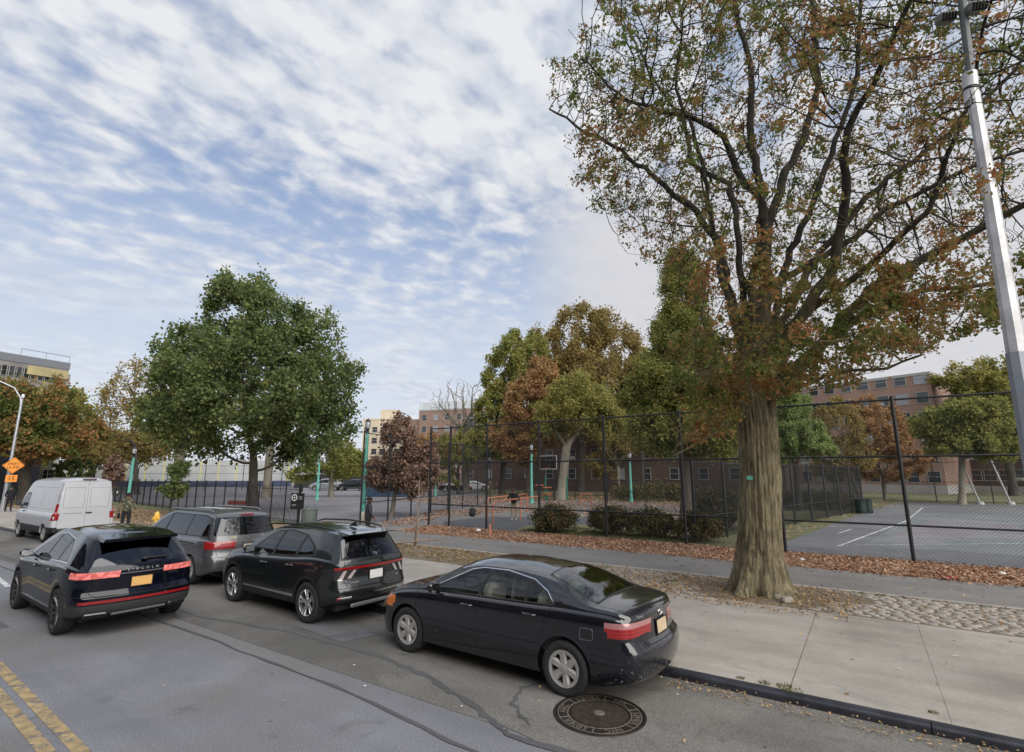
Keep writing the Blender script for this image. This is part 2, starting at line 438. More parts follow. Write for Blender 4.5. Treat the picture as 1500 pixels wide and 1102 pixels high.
# roots and dirt leave the blocks out round the tree
TREE = G(1113, 868, .1)
V = np.array(V); F = np.array(F); cen = V[F].mean(1)
rr = np.hypot((cen[:,0]-TREE.x)*.75, cen[:,1]-TREE.y); ph = np.arctan2(cen[:,1]-TREE.y, cen[:,0]-TREE.x)
keep = rr > 1.25+.25*np.sin(3*ph)+.15*np.sin(7*ph)
blk = np.repeat(np.arange(len(F)//9), 9); kb = np.array([keep[blk == b].all() for b in range(len(F)//9)])
F = F[kb[blk]]
me = np_mesh('cobblestone_strip', V, F)
STONE = M('granite_block', (.33, .30, .26), .85, 0, 0, .30, 5.5, .4, 50)
prop(link('cobblestone_strip', me, None, [STONE]), kind='structure')
sheet('verge_dirt', rect(-60, 26, SW1, 14.22), .104, soil_mat('joint_soil', [(.10, .08, .055), (.19, .15, .10), (.28, .23, .165)], 5))
e = MB()
for i in range(26): e.box((-26+1.6*i, 14.27, .07), (1.585, .11, .11), bev=.008)
prop(e.build('edging_stone', M('edging_concrete', (.36, .33, .29), .85, 0, 0, .25, 3, .3, 40)), kind='structure')
sheet('path', [(-30, 14.33), (26, 14.33), (26, 17.1), (-17.6, 17.1), (-18.6, 19.2), (-21.3, 18.2), (-24.5, 16.6), (-30, 15.0)], .105, PATHM)
sheet('leaf_litter', [(-17.6, 17.1), (26, 17.1), (26, 20.0), (-18.4, 19.9)], .1045, LITTER)
sheet('playground_surface', [(-18.5, 19.0), (-21.3, 18.2), (-24.5, 16.7), (-27, 21), (-30, 45), (-5, 45), (-5.9, 20.0), (-18.2, 19.9)], .1075, PATHM)
sheet('pink_court', [(-27, 17.1), (-24.6, 16.95), (-21.8, 19.6), (-20.6, 23.5), (-26.5, 33.5), (-33, 45), (-62, 78), (-130, 78), (-120, 46), (-64, 20.5)], .112, PINKC)
sheet('rubber_mat', [tuple(G(x, y).xy) for x, y in ((640,783),(652,764),(720,757),(860,760),(900,772),(800,779),(770,788))], .1115, M('rubber_safety_mat', (.085, .088, .095), .9, 0, 0, .25, 3))
sheet('mulch_bed', [(-62, 11.95), (-27, 11.95), (-22.5, 13.0), (-22.5, 14.4), (-25.2, 16.4), (-62, 17.2)], .108, soil_mat('brown_mulch', [(.12, .085, .055), (.24, .17, .11), (.35, .26, .17)], 4))
sheet('mown_grass', [(-13.6, 20.15), (-5.9, 20.25), (-5.5, 23.2), (-12.6, 24.5), (-14.2, 22.0)], .1155, soil_mat('grass_patch', [(.07, .075, .025), (.16, .15, .07), (.26, .22, .12)], 3.5))
CRT = [(-3.1, 20.0), (26, 20.0), (34, 62), (2.2, 58.5), (-.2, 44)]
sheet('basketball_court', CRT, .109, COURTM)
sheet('court_paint', [tuple(G(x, y).xy) for x, y in ((1262,800),(1345,752),(1498,757))]+[(14, 46), (14, 23.4)], .1125, GREENC)
sheet('court_paint', [tuple(G(x, y).xy) for x, y in ((1300,790),(1365,762),(1490,766),(1500,780),(1500,790))], .1165, PINKC)
LINE = M('worn_white_paint', (.55, .55, .53), .7, 0, 0, .35, 2.5)
def stripe(name, a, b, w, z, mat):
    a = Vector(a[:2]); b = Vector(b[:2]); d = (b-a).normalized(); n = Vector((-d.y, d.x))*w/2
    return sheet(name, [tuple(a+n), tuple(a-n), tuple(b-n), tuple(b+n)], z, mat)
for (p, q, w) in (((1228,801),(1327,764),.09), ((1327,764),(1352,744),.09), ((1228,782),(1247,776),.08), ((1252,799.5),(1500,797),.07), ((1340,741),(1500,746),.08)):
    stripe('court_line', G(*p), G(*q), w, .1205, LINE)
# double yellow centre line and a worn white lane mark
YEL = M('worn_yellow_paint', (.36, .265, .13), .75, 0, 0, .38, 7)
def worn(m, amt=.66):
    t = NT(m.node_tree); b = t.n['Principled BSDF']; oc = t.new('ShaderNodeTexCoord').outputs['Object']
    f = t.ramp(t.math('ADD', t.math('MULTIPLY', t.noise(oc, 6, 5, .7), .6), t.math('MULTIPLY', t.noise(oc, 60, 3, .7), .4)), [(amt-.04, 0.0), (amt, 1.0)])
    src = b.inputs['Base Color'].links[0].from_socket
    t.l.new(t.mix(f, src, (.12, .12, .125)), b.inputs['Base Color'])
worn(YEL, .56); worn(LINE, .6)
for (y0, y1) in ((2.63, 2.295), (2.27, 2.09)):
    d = (y0-y1)/(-10.9+6.7) if y0 > 2.5 else -.06
    stripe('yellow_line', (-60, y1-.045*(-60+6.7)), (4, y1-.045*(4+6.7)), .125, .004, YEL)
stripe('white_line', (-19.6, 4.2), (-17.4, 4.02), .11, .004, LINE)
# crack sealer seams and utility patches in the asphalt
def ribbon(name, pts, w, z, mat, seed=0):
    rng = random.Random(seed); P = []
    for i in range(len(pts)-1):
        for k_ in range(8): P.append(Vector(pts[i]).lerp(Vector(pts[i+1]), k_/8))
    P.append(Vector(pts[-1])); L = []; R = []
    for i, p in enumerate(P):
        d = (P[min(i+1, len(P)-1)]-P[max(i-1, 0)]).normalized(); n = Vector((-d.y, d.x))
        o_ = rng.uniform(-.03, .03); ww = w*rng.uniform(.45, 1.3)/2
        L.append(tuple(p+n*(o_+ww))); R.append(tuple(p+n*(o_-ww)))
    V = [(*a, z) for a in L]+[(*a, z) for a in R]; n = len(P)
    F = [(n+i, n+i+1, i+1, i) for i in range(n-1)]
    return prop(link(name, np_mesh(name, V, F), None, [mat]), kind='structure')
ribbon('road_seam', [(-60, 5.2), (-20, 5.25), (-10.7, 5.34), (-8.3, 5.75), (-6.3, 5.78), (-5.2, 5.6), (-4.0, 5.2), (-3.4, 4.95), (-1, 4.9), (10, 4.8)], .10, .0085, SEAL, 1)
ribbon('road_seam', [(-30, 4.6), (-9, 4.75), (-6, 4.7), (-2.5, 4.35), (3, 4.1)], .05, .0085, SEAL, 2)
ribbon('road_seam', [(-6.1, 6.0), (-5.6, 6.6), (-5.3, 7.3)], .035, .0085, SEAL, 3)
ribbon('road_seam', [(-3.3, 5.2), (-3.75, 5.55), (-3.9, 6.0), (-3.6, 6.7)], .06, .0085, SEAL, 4)
sheet('road_patch', [(-8.8, 6.0), (-7.3, 5.85), (-7.1, 6.5), (-8.4, 6.7)], .0085, PATCHM)
sheet('road_patch', [(-60, -2), (-13.2, -2), (-12.9, 3.1), (-60, 3.9)], .0022, asphalt_mat('asphalt_overlay', (.09, .092, .10), (.12, .122, .132), .35))
sheet('road_patch', [(-3.75, 5.1), (-2.95, 4.95), (-1.75, 5.3), (-1.75, 6.55), (-2.5, 6.85), (-3.55, 6.5)], .0062, asphalt_mat('manhole_apron', (.14, .134, .12), (.205, .196, .178), .45))

# ---------------------------------------------------------------- fallen leaves and grass
def leafcol_mat(name, stops, trans=.25, rough=.75, clump=.35, cs=.5):
    m, t, b = new_mat(name); t.n.remove(b)
    at = t.new('ShaderNodeAttribute', attribute_name='rnd').outputs['Fac']
    oc = t.new('ShaderNodeTexCoord').outputs['Object']
    f = t.math('ADD', t.math('MULTIPLY', at, 1-clump), t.math('MULTIPLY', t.math('MULTIPLY', t.math('SUBTRACT', t.noise(oc, cs, 3, .6), .28), 2.2), clump))
    c = t.ramp(f, stops)
    d = t.new('ShaderNodeBsdfDiffuse', inp={0: c}); tr = t.new('ShaderNodeBsdfTranslucent', inp={0: c})
    mx = t.new('ShaderNodeMixShader', inp={0: trans, 1: d.outputs[0], 2: tr.outputs[0]})
    t.l.new(mx.outputs[0], t.n['Material Output'].inputs[0]); MATS[name] = m; return m
def leaf_mesh(name, C, S, rng, mat, parent=None, flat=0.0, droop=.0, aspect=.75, hang=0.0):
    """folded two-triangle leaves at points C with sizes S"""
    n = len(C); a = rng.normal(size=(n, 3)); a[:, 2] *= (1-flat); a[:, 2] -= hang
    a /= np.linalg.norm(a, axis=1)[:, None]
    b = rng.normal(size=(n, 3)); b[:, 2] *= (1-flat)
    b -= (b*a).sum(1)[:, None]*a; b /= np.linalg.norm(b, axis=1)[:, None]
    nn = np.cross(a, b); S = np.asarray(S)[:, None]
    fold = rng.uniform(-.25, .35, (n, 1))
    v0 = C-a*S*.5; v2 = C+a*S*.5; v1 = C+b*S*.5*aspect+nn*S*fold; v3 = C-b*S*.5*aspect+nn*S*fold
    V = np.stack([v0, v1, v2, v3], 1).reshape(-1, 3); I = np.arange(n)*4
    F = np.stack([np.stack([I, I+1, I+2], 1), np.stack([I, I+2, I+3], 1)], 1).reshape(-1, 3)
    me = np_mesh(name, V, F)
    at = me.attributes.new('rnd', 'FLOAT', 'POINT'); r = np.repeat(rng.random(n), 4).astype(np.float32)
    at.data.foreach_set('value', r)
    return link(name, me, parent, [mat])
FALLEN = leafcol_mat('fallen_leaves', [(.0, (.14, .07, .045)), (.3, (.30, .155, .09)), (.55, (.40, .25, .165)), (.8, (.50, .35, .245)), (1, (.62, .48, .34))], .1, clump=.25)
DRYL = leafcol_mat('dry_tan_leaves', [(.0, (.2, .12, .06)), (.5, (.38, .25, .13)), (1, (.52, .4, .24))], .1, clump=.3)
def scatter(name, poly, n, mat, s=(.05, .11), z=.115, seed=1, label=None, fall=None):
    rng = np.random.default_rng(seed); P = np.array(poly); lo, hi = P.min(0), P.max(0)
    q = rng.uniform(lo, hi, (int(n*2.5), 2)); ins = np.zeros(len(q), bool)
    for i in range(len(P)):
        a, b = P[i], P[(i+1) % len(P)]
        c = ((a[1] > q[:,1]) != (b[1] > q[:,1])) & (q[:,0] < (b[0]-a[0])*(q[:,1]-a[1])/(b[1]-a[1]+1e-9)+a[0])
        ins ^= c
    q = q[ins]
    den = .5+.5*np.sin(q[:,0]*2.1+np.sin(q[:,1]*1.7))*np.sin(q[:,1]*2.9+1.3*np.sin(q[:,0]*.9))
    q = q[rng.random(len(q)) < (.35+.65*den)][:n]
    C = np.column_stack([q, z+rng.random(len(q))*.045]); S = rng.uniform(*s, len(q))
    o = leaf_mesh(name, C, S, rng, mat, flat=.75)
    return prop(o, label, 'leaves', kind='stuff')
scatter('fallen_leaves', [(-18.0, 17.15), (12, 17.0), (12, 20.1), (-18.3, 19.9)], 26000, FALLEN, z=.11, seed=2, label='thick band of orange brown fallen leaves along the tall chain link fence')
scatter('fallen_leaves', [(-18, 16.8), (12, 16.6), (12, 17.2), (-18, 17.3)], 900, FALLEN, z=.11, seed=3, label='loose brown leaves spilling over the edge of the grey path')
scatter('fallen_leaves', [(-4.9, 20.3), (-3.4, 20.3), (.2, 43.5), (3.5, 60), (40, 63), (40, 65.5), (1.0, 61.5), (-.9, 44)], 7000, DRYL, (.08, .16), seed=4, label='pale brown leaves lying along the far edges of the painted court')
scatter('fallen_leaves', [tuple(G(x, y).xy) for x, y in ((560,772),(600,770),(650,758),(735,752),(760,745),(640,748),(560,766))], 2600, FALLEN, (.07,.15), seed=5, label='orange leaves banked along the inner fence of the pink court')
scatter('fallen_leaves', [(-14.5, 12.0), (-8.5, 11.95), (-3.6, 12.2), (-3.4, 14.1), (-14.5, 14.2)], 3200, DRYL, (.03,.08), seed=6, label='dry tan leaves and twigs littering the verge left of the big tree')
scatter('fallen_leaves', [(-3.4, 12.1), (12, 12.0), (12, 14.2), (-3.4, 14.2)], 2200, DRYL, (.02,.06), z=.108, seed=7, label='sparse dry litter between the paving blocks right of the big tree')
scatter('fallen_leaves', [(-2.4, 7.05), (12, 7.0), (12, 7.38), (-2.4, 7.38)], 1700, DRYL, (.018,.05), z=.012, seed=8, label='dry leaf crumbs gathered in the gutter against the dark kerb')
scatter('fallen_leaves', [(-60, 12), (-23, 12), (-25, 16.3), (-60, 17)], 4500, DRYL, (.06,.14), z=.112, seed=9, label='brown leaves over the mulch bed beside the picket fence')
scatter('fallen_leaves', [(-4.5, 11.3), (-.5, 11.3), (-.3, 14.1), (-4.5, 14.1)], 1500, DRYL, (.03,.08), z=.112, seed=10, label='dry leaves heaped around the foot of the big tree')
scatter('fallen_leaves', [(-40, 36), (-8, 26), (-6, 46), (-30, 62)], 6000, FALLEN, (.12,.24), seed=11, label='brown leaves covering the ground behind the exercise area')
GRASSM = leafcol_mat('grass_blades', [(0, (.06, .08, .02)), (.5, (.13, .15, .05)), (1, (.3, .26, .13))], .3)
def tufts(name, spots, h=.09, per=26, seed=0, label=None):
    rng = np.random.default_rng(seed); V = []
    for (x, y, z, r, hh) in spots:
        for _ in range(per):
            a = rng.uniform(0, 2*pi); d = r*sqrt(rng.random()); bx, by = x+d*cos(a), y+d*sin(a)
            t = rng.uniform(0, 2*pi); w = .004+hh*.05; L = hh*rng.uniform(.5, 1.2); lx, ly = rng.normal(0, .35*hh, 2)
            V.append([(bx-w*cos(t), by-w*sin(t), z), (bx+w*cos(t), by+w*sin(t), z), (bx+lx, by+ly, z+L)])
    V = np.array(V).reshape(-1, 3); F = np.arange(len(V)).reshape(-1, 3); me = np_mesh(name, V, F)
    at = me.attributes.new('rnd', 'FLOAT', 'POINT'); at.data.foreach_set('value', np.repeat(rng.random(len(F)), 3).astype(np.float32))
    return prop(link(name, me, None, [GRASSM]), label, 'grass', kind='stuff')
rg = random.Random(5)
tufts('kerb_weeds', [(-1.1, 7.62, .10, .09, .05), (-1.0, 7.56, .10, .12, .045), (-1.32, 7.6, .10, .07, .04), (-1.6, 7.6, .1, .05, .03), (.35, 7.75, .1, .05, .03)], seed=1, per=60, label='small green weeds in the sidewalk joint by the kerb')
tufts('verge_grass', [(rg.uniform(-15, -4), rg.uniform(12, 14.1), .1, .12, .06) for _ in range(150)], seed=2, label='thin dry grass on the verge left of the big tree')
tufts('grass', [(rg.uniform(-13.4, -5.9), rg.uniform(20.1, 23.0), .11, .2, .09) for _ in range(330)], seed=3, label='dull green grass around the shrubs behind the fence')
tufts('verge_grass', [(rg.uniform(-1, 9), 14.16+rg.uniform(-.06, .03), .1, .06, .05) for _ in range(80)], seed=4, per=14, label='dry grass along the edging stone right of the big tree')

scatter('stray_leaves', [(-14, 7.6), (10, 7.6), (10, 11.9), (-14, 11.9)], 110, DRYL, (.03,.07), z=.108, seed=12, label='few stray dry leaves on the concrete sidewalk')
scatter('stray_leaves', [(-12, 2.9), (4, 2.9), (4, 7.3), (-12, 7.3)], 90, DRYL, (.018,.045), z=.008, seed=13, label='scattered leaf bits and grit on the asphalt')
scatter('stray_leaves', [(-18, 14.4), (10, 14.4), (10, 17.1), (-18, 17.1)], 420, DRYL, (.03,.08), z=.107, seed=14, label='sparse leaves strewn over the grey path')
PAPERB = M('pale_debris', (.6, .59, .56), .8)
rg = random.Random(21); b = MB()
for (x, y, r) in ((-5.6, 4.9, .035), (-4.2, 5.15, .02), (-6.3, 5.3, .025), (-2.2, 6.9, .02), (-1.0, 3.6, .02), (.8, 10.2, .04), (.1, 9.1, .025)):
    z = .111 if y > 7.5 else .012
    b.add([(x+r*rg.uniform(.5, 1.4)*cos(a), y+r*rg.uniform(.4, 1)*sin(a), z+rg.uniform(0, .008)) for a in np.linspace(0, 2*pi, 7)[:-1]], [tuple(range(6))])
prop(b.build('paper_scraps', PAPERB, None), 'tiny pale paper scraps lying on asphalt and sidewalk', 'litter', kind='stuff')

# ---------------------------------------------------------------- vehicles
def curve(pts):
    xs = np.array([p[0] for p in pts], float); ys = np.array([p[1] for p in pts], float)
    d = np.diff(ys)/np.diff(xs); m = np.zeros(len(xs)); m[0], m[-1] = d[0], d[-1]
    for i in range(1, len(xs)-1):
        m[i] = 0 if d[i-1]*d[i] <= 0 else 2*d[i-1]*d[i]/(d[i-1]+d[i])
    def f(x):
        x = min(max(x, xs[0]), xs[-1]); i = min(max(np.searchsorted(xs, x)-1, 0), len(xs)-2)
        h = xs[i+1]-xs[i]; t = (x-xs[i])/h
        return (2*t**3-3*t*t+1)*ys[i]+(t**3-2*t*t+t)*h*m[i]+(-2*t**3+3*t*t)*ys[i+1]+(t**3-t*t)*h*m[i+1]
    return f
def roundpoly(poly, r=.03, n=3):
    out = []; P = [Vector(p) for p in poly]; N = len(P)
    for i in range(N):
        a, b, c = P[i-1], P[i], P[(i+1) % N]; rr = min(r, (a-b).length*.45, (c-b).length*.45)
        p0 = b+(a-b).normalized()*rr; p1 = b+(c-b).normalized()*rr
        for k in range(n+1):
            t = k/n; out.append(tuple(p0*(1-t)**2+b*2*t*(1-t)+p1*t*t))
    return out
def growpoly(poly, d):
    P = [Vector(p) for p in poly]; N = len(P); A = sum(P[i].x*P[(i+1)%N].y-P[(i+1)%N].x*P[i].y for i in range(N))
    s = 1 if A > 0 else -1; out = []
    for i in range(N):
        a, b, c = P[i-1], P[i], P[(i+1)%N]; e0 = (b-a).normalized(); e1 = (c-b).normalized()
        n0 = Vector((e0.y, -e0.x))*s; n1 = Vector((e1.y, -e1.x))*s; n = (n0+n1)
        if n.length < 1e-4: n = n0
        n.normalize(); k = d/max(.35, n.dot(n0)); out.append(tuple(b+n*k))
    return out
VIEWS = {'side': ((1,0,0),(0,0,1)), 'rear': ((0,1,0),(0,0,1)), 'front': ((0,1,0),(0,0,1)), 'top': ((1,0,0),(0,1,0))}
def inpoly(P, x, y):
    c = False; n = len(P)
    for i in range(n):
        (x0, y0), (x1, y1) = P[i], P[(i+1) % n]
        if (y0 > y) != (y1 > y) and x < (x1-x0)*(y-y0)/(y1-y0)+x0: c = not c
    return c
def region(bm, view, poly, cond=None):
    """cut the outline of a convex polygon into the skin and return the faces inside it"""
    U, Vv = (Vector(a) for a in VIEWS[view]); Wd = U.cross(Vv)
    xs = [p[0] for p in poly]; ys = [p[1] for p in poly]; lo = (min(xs)-.01, min(ys)-.01); hi = (max(xs)+.01, max(ys)+.01)
    def okn(f):
        n = f.normal
        return {'side': abs(n.y) > .12, 'rear': n.x < -.12, 'front': n.x > .12, 'top': n.z > .12}[view] and (cond is None or cond(f.calc_center_median()))
    fs = []
    for f in bm.faces:
        us = [v.co.dot(U) for v in f.verts]; vs = [v.co.dot(Vv) for v in f.verts]
        if max(us) > lo[0] and min(us) < hi[0] and max(vs) > lo[1] and min(vs) < hi[1] and okn(f): fs.append(f)
    A = sum(poly[i][0]*poly[(i+1)%len(poly)][1]-poly[(i+1)%len(poly)][0]*poly[i][1] for i in range(len(poly)))
    s = 1 if A > 0 else -1
    for i in range(len(poly)):
        a = Vector(poly[i]); b = Vector(poly[(i+1) % len(poly)]); e = b-a
        if e.length < 1e-5 or not fs: continue
        n2 = Vector((e.y, -e.x)).normalized()*s
        no = U*n2.x+Vv*n2.y; co = U*a.x+Vv*a.y
        geom = list({v for f in fs for v in f.verts})+list({x for f in fs for x in f.edges})+fs
        r = bmesh.ops.bisect_plane(bm, geom=geom, dist=1e-5, plane_co=co, plane_no=no)
        fs = [g for g in r['geom'] if isinstance(g, bmesh.types.BMFace)]
        fs = [f for f in fs if f.is_valid and (f.calc_center_median()-co).dot(no) < 1e-6]
    return [f for f in fs if inpoly(poly, f.calc_center_median().dot(U), f.calc_center_median().dot(Vv))]
def detach(bm, faces, name, mat, parent, push=0.0, both=True):
    """move faces out of the skin into an object of their own"""
    if not faces: return None
    nb = bmesh.new(); mp = {}
    for f in faces:
        for v in f.verts:
            if v not in mp: mp[v] = nb.verts.new(v.co+v.normal*push)
    for f in faces: nb.faces.new([mp[v] for v in f.verts])
    me = bpy.data.meshes.new(name); nb.to_mesh(me); nb.free()
    bmesh.ops.delete(bm, geom=faces, context='FACES')
    return link(name, me, parent, [mat], smooth=True)

GLASS_DARK = glass_mat('tinted_car_glass', (.09, .10, .10), .10)
GLASS_CLEAR = glass_mat('clear_car_glass', (.90, .96, .92), .08)
def backlight_mat():
    m = glass_mat('rear_window_glass', (.42, .5, .47), .16); return m
GLASS_REAR = backlight_mat()
SEAM = M('panel_gap', (.004, .004, .004), .9)
REDL = M('red_lamp_lens', (.30, .010, .012), .12, 0, 1.0, 0, 4, emit=(1, .05, .04), es=.05)
CLEARL = M('clear_lamp_lens', (.62, .58, .58), .1, .25, 1.0)
def ribbed(m, col2, sc):
    t = NT(m.node_tree); b = t.n['Principled BSDF']; oc = t.new('ShaderNodeTexCoord').outputs['Object']
    w = t.new('ShaderNodeTexWave', wave_type='BANDS', bands_direction='Z', inp={'Vector': oc, 'Scale': sc, 'Distortion': 1.5, 'Detail': 1.0})
    c0 = tuple(b.inputs['Base Color'].default_value[:3])
    t.l.new(t.mix(t.math('MULTIPLY', w.outputs['Fac'], t.math('ADD', t.noise(oc, 14, 2, .5), .2)), c0, col2), b.inputs['Base Color'])
    e0 = b.inputs['Emission Strength'].default_value
    if e0 > .1: t.l.new(t.math('MULTIPLY', t.math('POWER', t.noise(oc, 16, 2, .5), 2.0), e0*5.5), b.inputs['Emission Strength'])
AMBER = M('amber_lens', (.75, .22, .04), .15, 0, 1.0)
BRAKE = M('lit_tail_lamp', (.55, .10, .09), .2, 0, 1.0, emit=(1, .30, .26), es=.30)
ribbed(REDL, (.06, .004, .005), 9); ribbed(BRAKE, (.25, .02, .02), 9); ribbed(CLEARL, (.22, .2, .2), 9)
ALLOY = M('alloy_rim', (.62, .62, .63), .25, .85, .5)
HUBCAP = M('silver_hubcap', (.42, .41, .39), .42, .35, .3, .15, 9)
BLACKRIM = M('black_rim', (.03, .03, .032), .3, .4, .7)
RUSTY = M('rusty_brake', (.12, .06, .035), .8, .2, 0, .4, 20)
BEIGE = M('beige_upholstery', (.62, .57, .46), .85, 0, 0, .12, 5)
GREYUP = M('grey_upholstery', (.10, .10, .10), .85)
PLATEY = M('gold_plate', (.72, .42, .13), .5, 0, 0, .08, 12)
PLATEW = M('white_plate', (.62, .62, .60), .5, 0, 0, .08, 12)
PLATEB = M('beige_plate', (.55, .43, .28), .5, 0, 0, .1, 12)

def make_wheel(parent, x, y, side, R, width, rimR, design, name='wheel'):
    w = bpy.data.objects.new(name, None); COL.objects.link(w); w.parent = parent; w.location = (x, y, R); w.empty_display_size = .1
    s = side; h = width/2; b = MB()
    prof = [(rimR*.97, -h*.8), (rimR+.02, -h*.95), (R*.86, -h*1.02), (R*.96, -h*.9), (R-.006, -h*.72)]
    for q in (-.45, -.15, .15, .45):
        prof += [(R, (q-.11)*h*1.2), (R, (q+.11)*h*1.2), (R-.009, (q+.13)*h*1.2), (R-.009, (q+.17)*h*1.2)]
    prof += [(R-.006, h*.72), (R*.96, h*.9), (R*.86, h*1.02), (rimR+.02, h*.95), (rimR*.97, h*.8)]
    b.lathe(prof, n=44, axis='y'); ty = b.build('tyre', RUBBER, w, auto=50)
    r = MB(); o = s*h
    mats = {'hubcap': [HUBCAP, RUSTY], 'alloy': [ALLOY, DARKVOID], 'black': [BLACKRIM, DARKVOID], 'steel': [HUBCAP, DARKVOID]}[design]
    r.lathe([(rimR*.98, s*h*.2), (rimR*.985, o*.86), (rimR*1.0, o*.93), (rimR*.96, o*.95), (rimR*.92, o*.86), (rimR*.9, s*h*.15)], n=40, axis='y')
    r.lathe([(.001, o*.12), (rimR*.9, o*.12)], n=28, axis='y', mi=1)
    r.lathe([(.06, o*.15), (rimR*.62, o*.15), (rimR*.62, o*.35), (.06, o*.35)], n=28, axis='y', mi=1)
    def spoke(a, w0, w1, r0, r1, d0, d1, th=.02):
        ca, sa = cos(a), sin(a)
        V = []
        for (rr, ww, dd) in ((r0, w0, d0), ((r0+r1)/2, (w0+w1)/2, d0*.55+d1*.45), (r1, w1, d1)):
            for (t_, q) in ((-1, 0), (-.6, 1), (.6, 1), (1, 0)):
                u = t_*ww/2; yy = o*dd-s*(0 if q else th)
                V.append((rr*sa+u*ca, yy, rr*ca-u*sa))
        F = [(i*4+k, i*4+k+1, i*4+k+5, i*4+k+4) for i in range(2) for k in range(3)]
        r.add(V, F, 0)
    if design == 'hubcap':
        for k in range(6): spoke(2*pi*k/6+.15, .085, .115, .03, rimR*.96, .84, .93, .03)
        r.lathe([(.001, o*.93), (.035, o*.92), (.05, o*.86), (rimR*.33, o*.84), (rimR*.38, o*.7)], n=24, axis='y')
        r.lathe([(rimR*.80, o*.86), (rimR*.97, o*.94)], n=36, axis='y')
    elif design == 'alloy':
        for k in range(5):
            a = 2*pi*k/5+.2
            spoke(a-.17, .035, .04, .05, rimR*.97, .72, .93); spoke(a+.17, .035, .04, .05, rimR*.97, .72, .93)
            spoke(a, .07, .02, .03, rimR*.7, .74, .8)
        r.lathe([(.001, o*.8), (.03, o*.8), (.065, o*.72), (.07, o*.5)], n=20, axis='y')
    elif design == 'black':
        for k in range(10):
            a = 2*pi*k/10; spoke(a, .03, .045, .05, rimR*.97, .6, .95)
        r.lathe([(.001, o*.7), (.03, o*.7), (.065, o*.62), (.07, o*.5)], n=20, axis='y')
    else:
        for k in range(8): spoke(2*pi*k/8, .07, .07, .05, rimR*.95, .6, .8)
        r.lathe([(.001, o*.72), (.04, o*.7), (.07, o*.6), (.08, o*.4)], n=20, axis='y')
    rim = r.build('rim', mats, w, auto=35)
    return w

def seat(b, x, y, w=.5, z=.5, head=True, back=.62):
    b.box((x+.05, y, z), (.5, w, .16), bev=.05); b.box((x-.22, y, z+back*.5), (.15, w*.94, back), ry=-.18, bev=.055)
    if head: b.box((x-.32, y, z+back+.12), (.11, .27, .19), ry=-.12, bev=.045); 

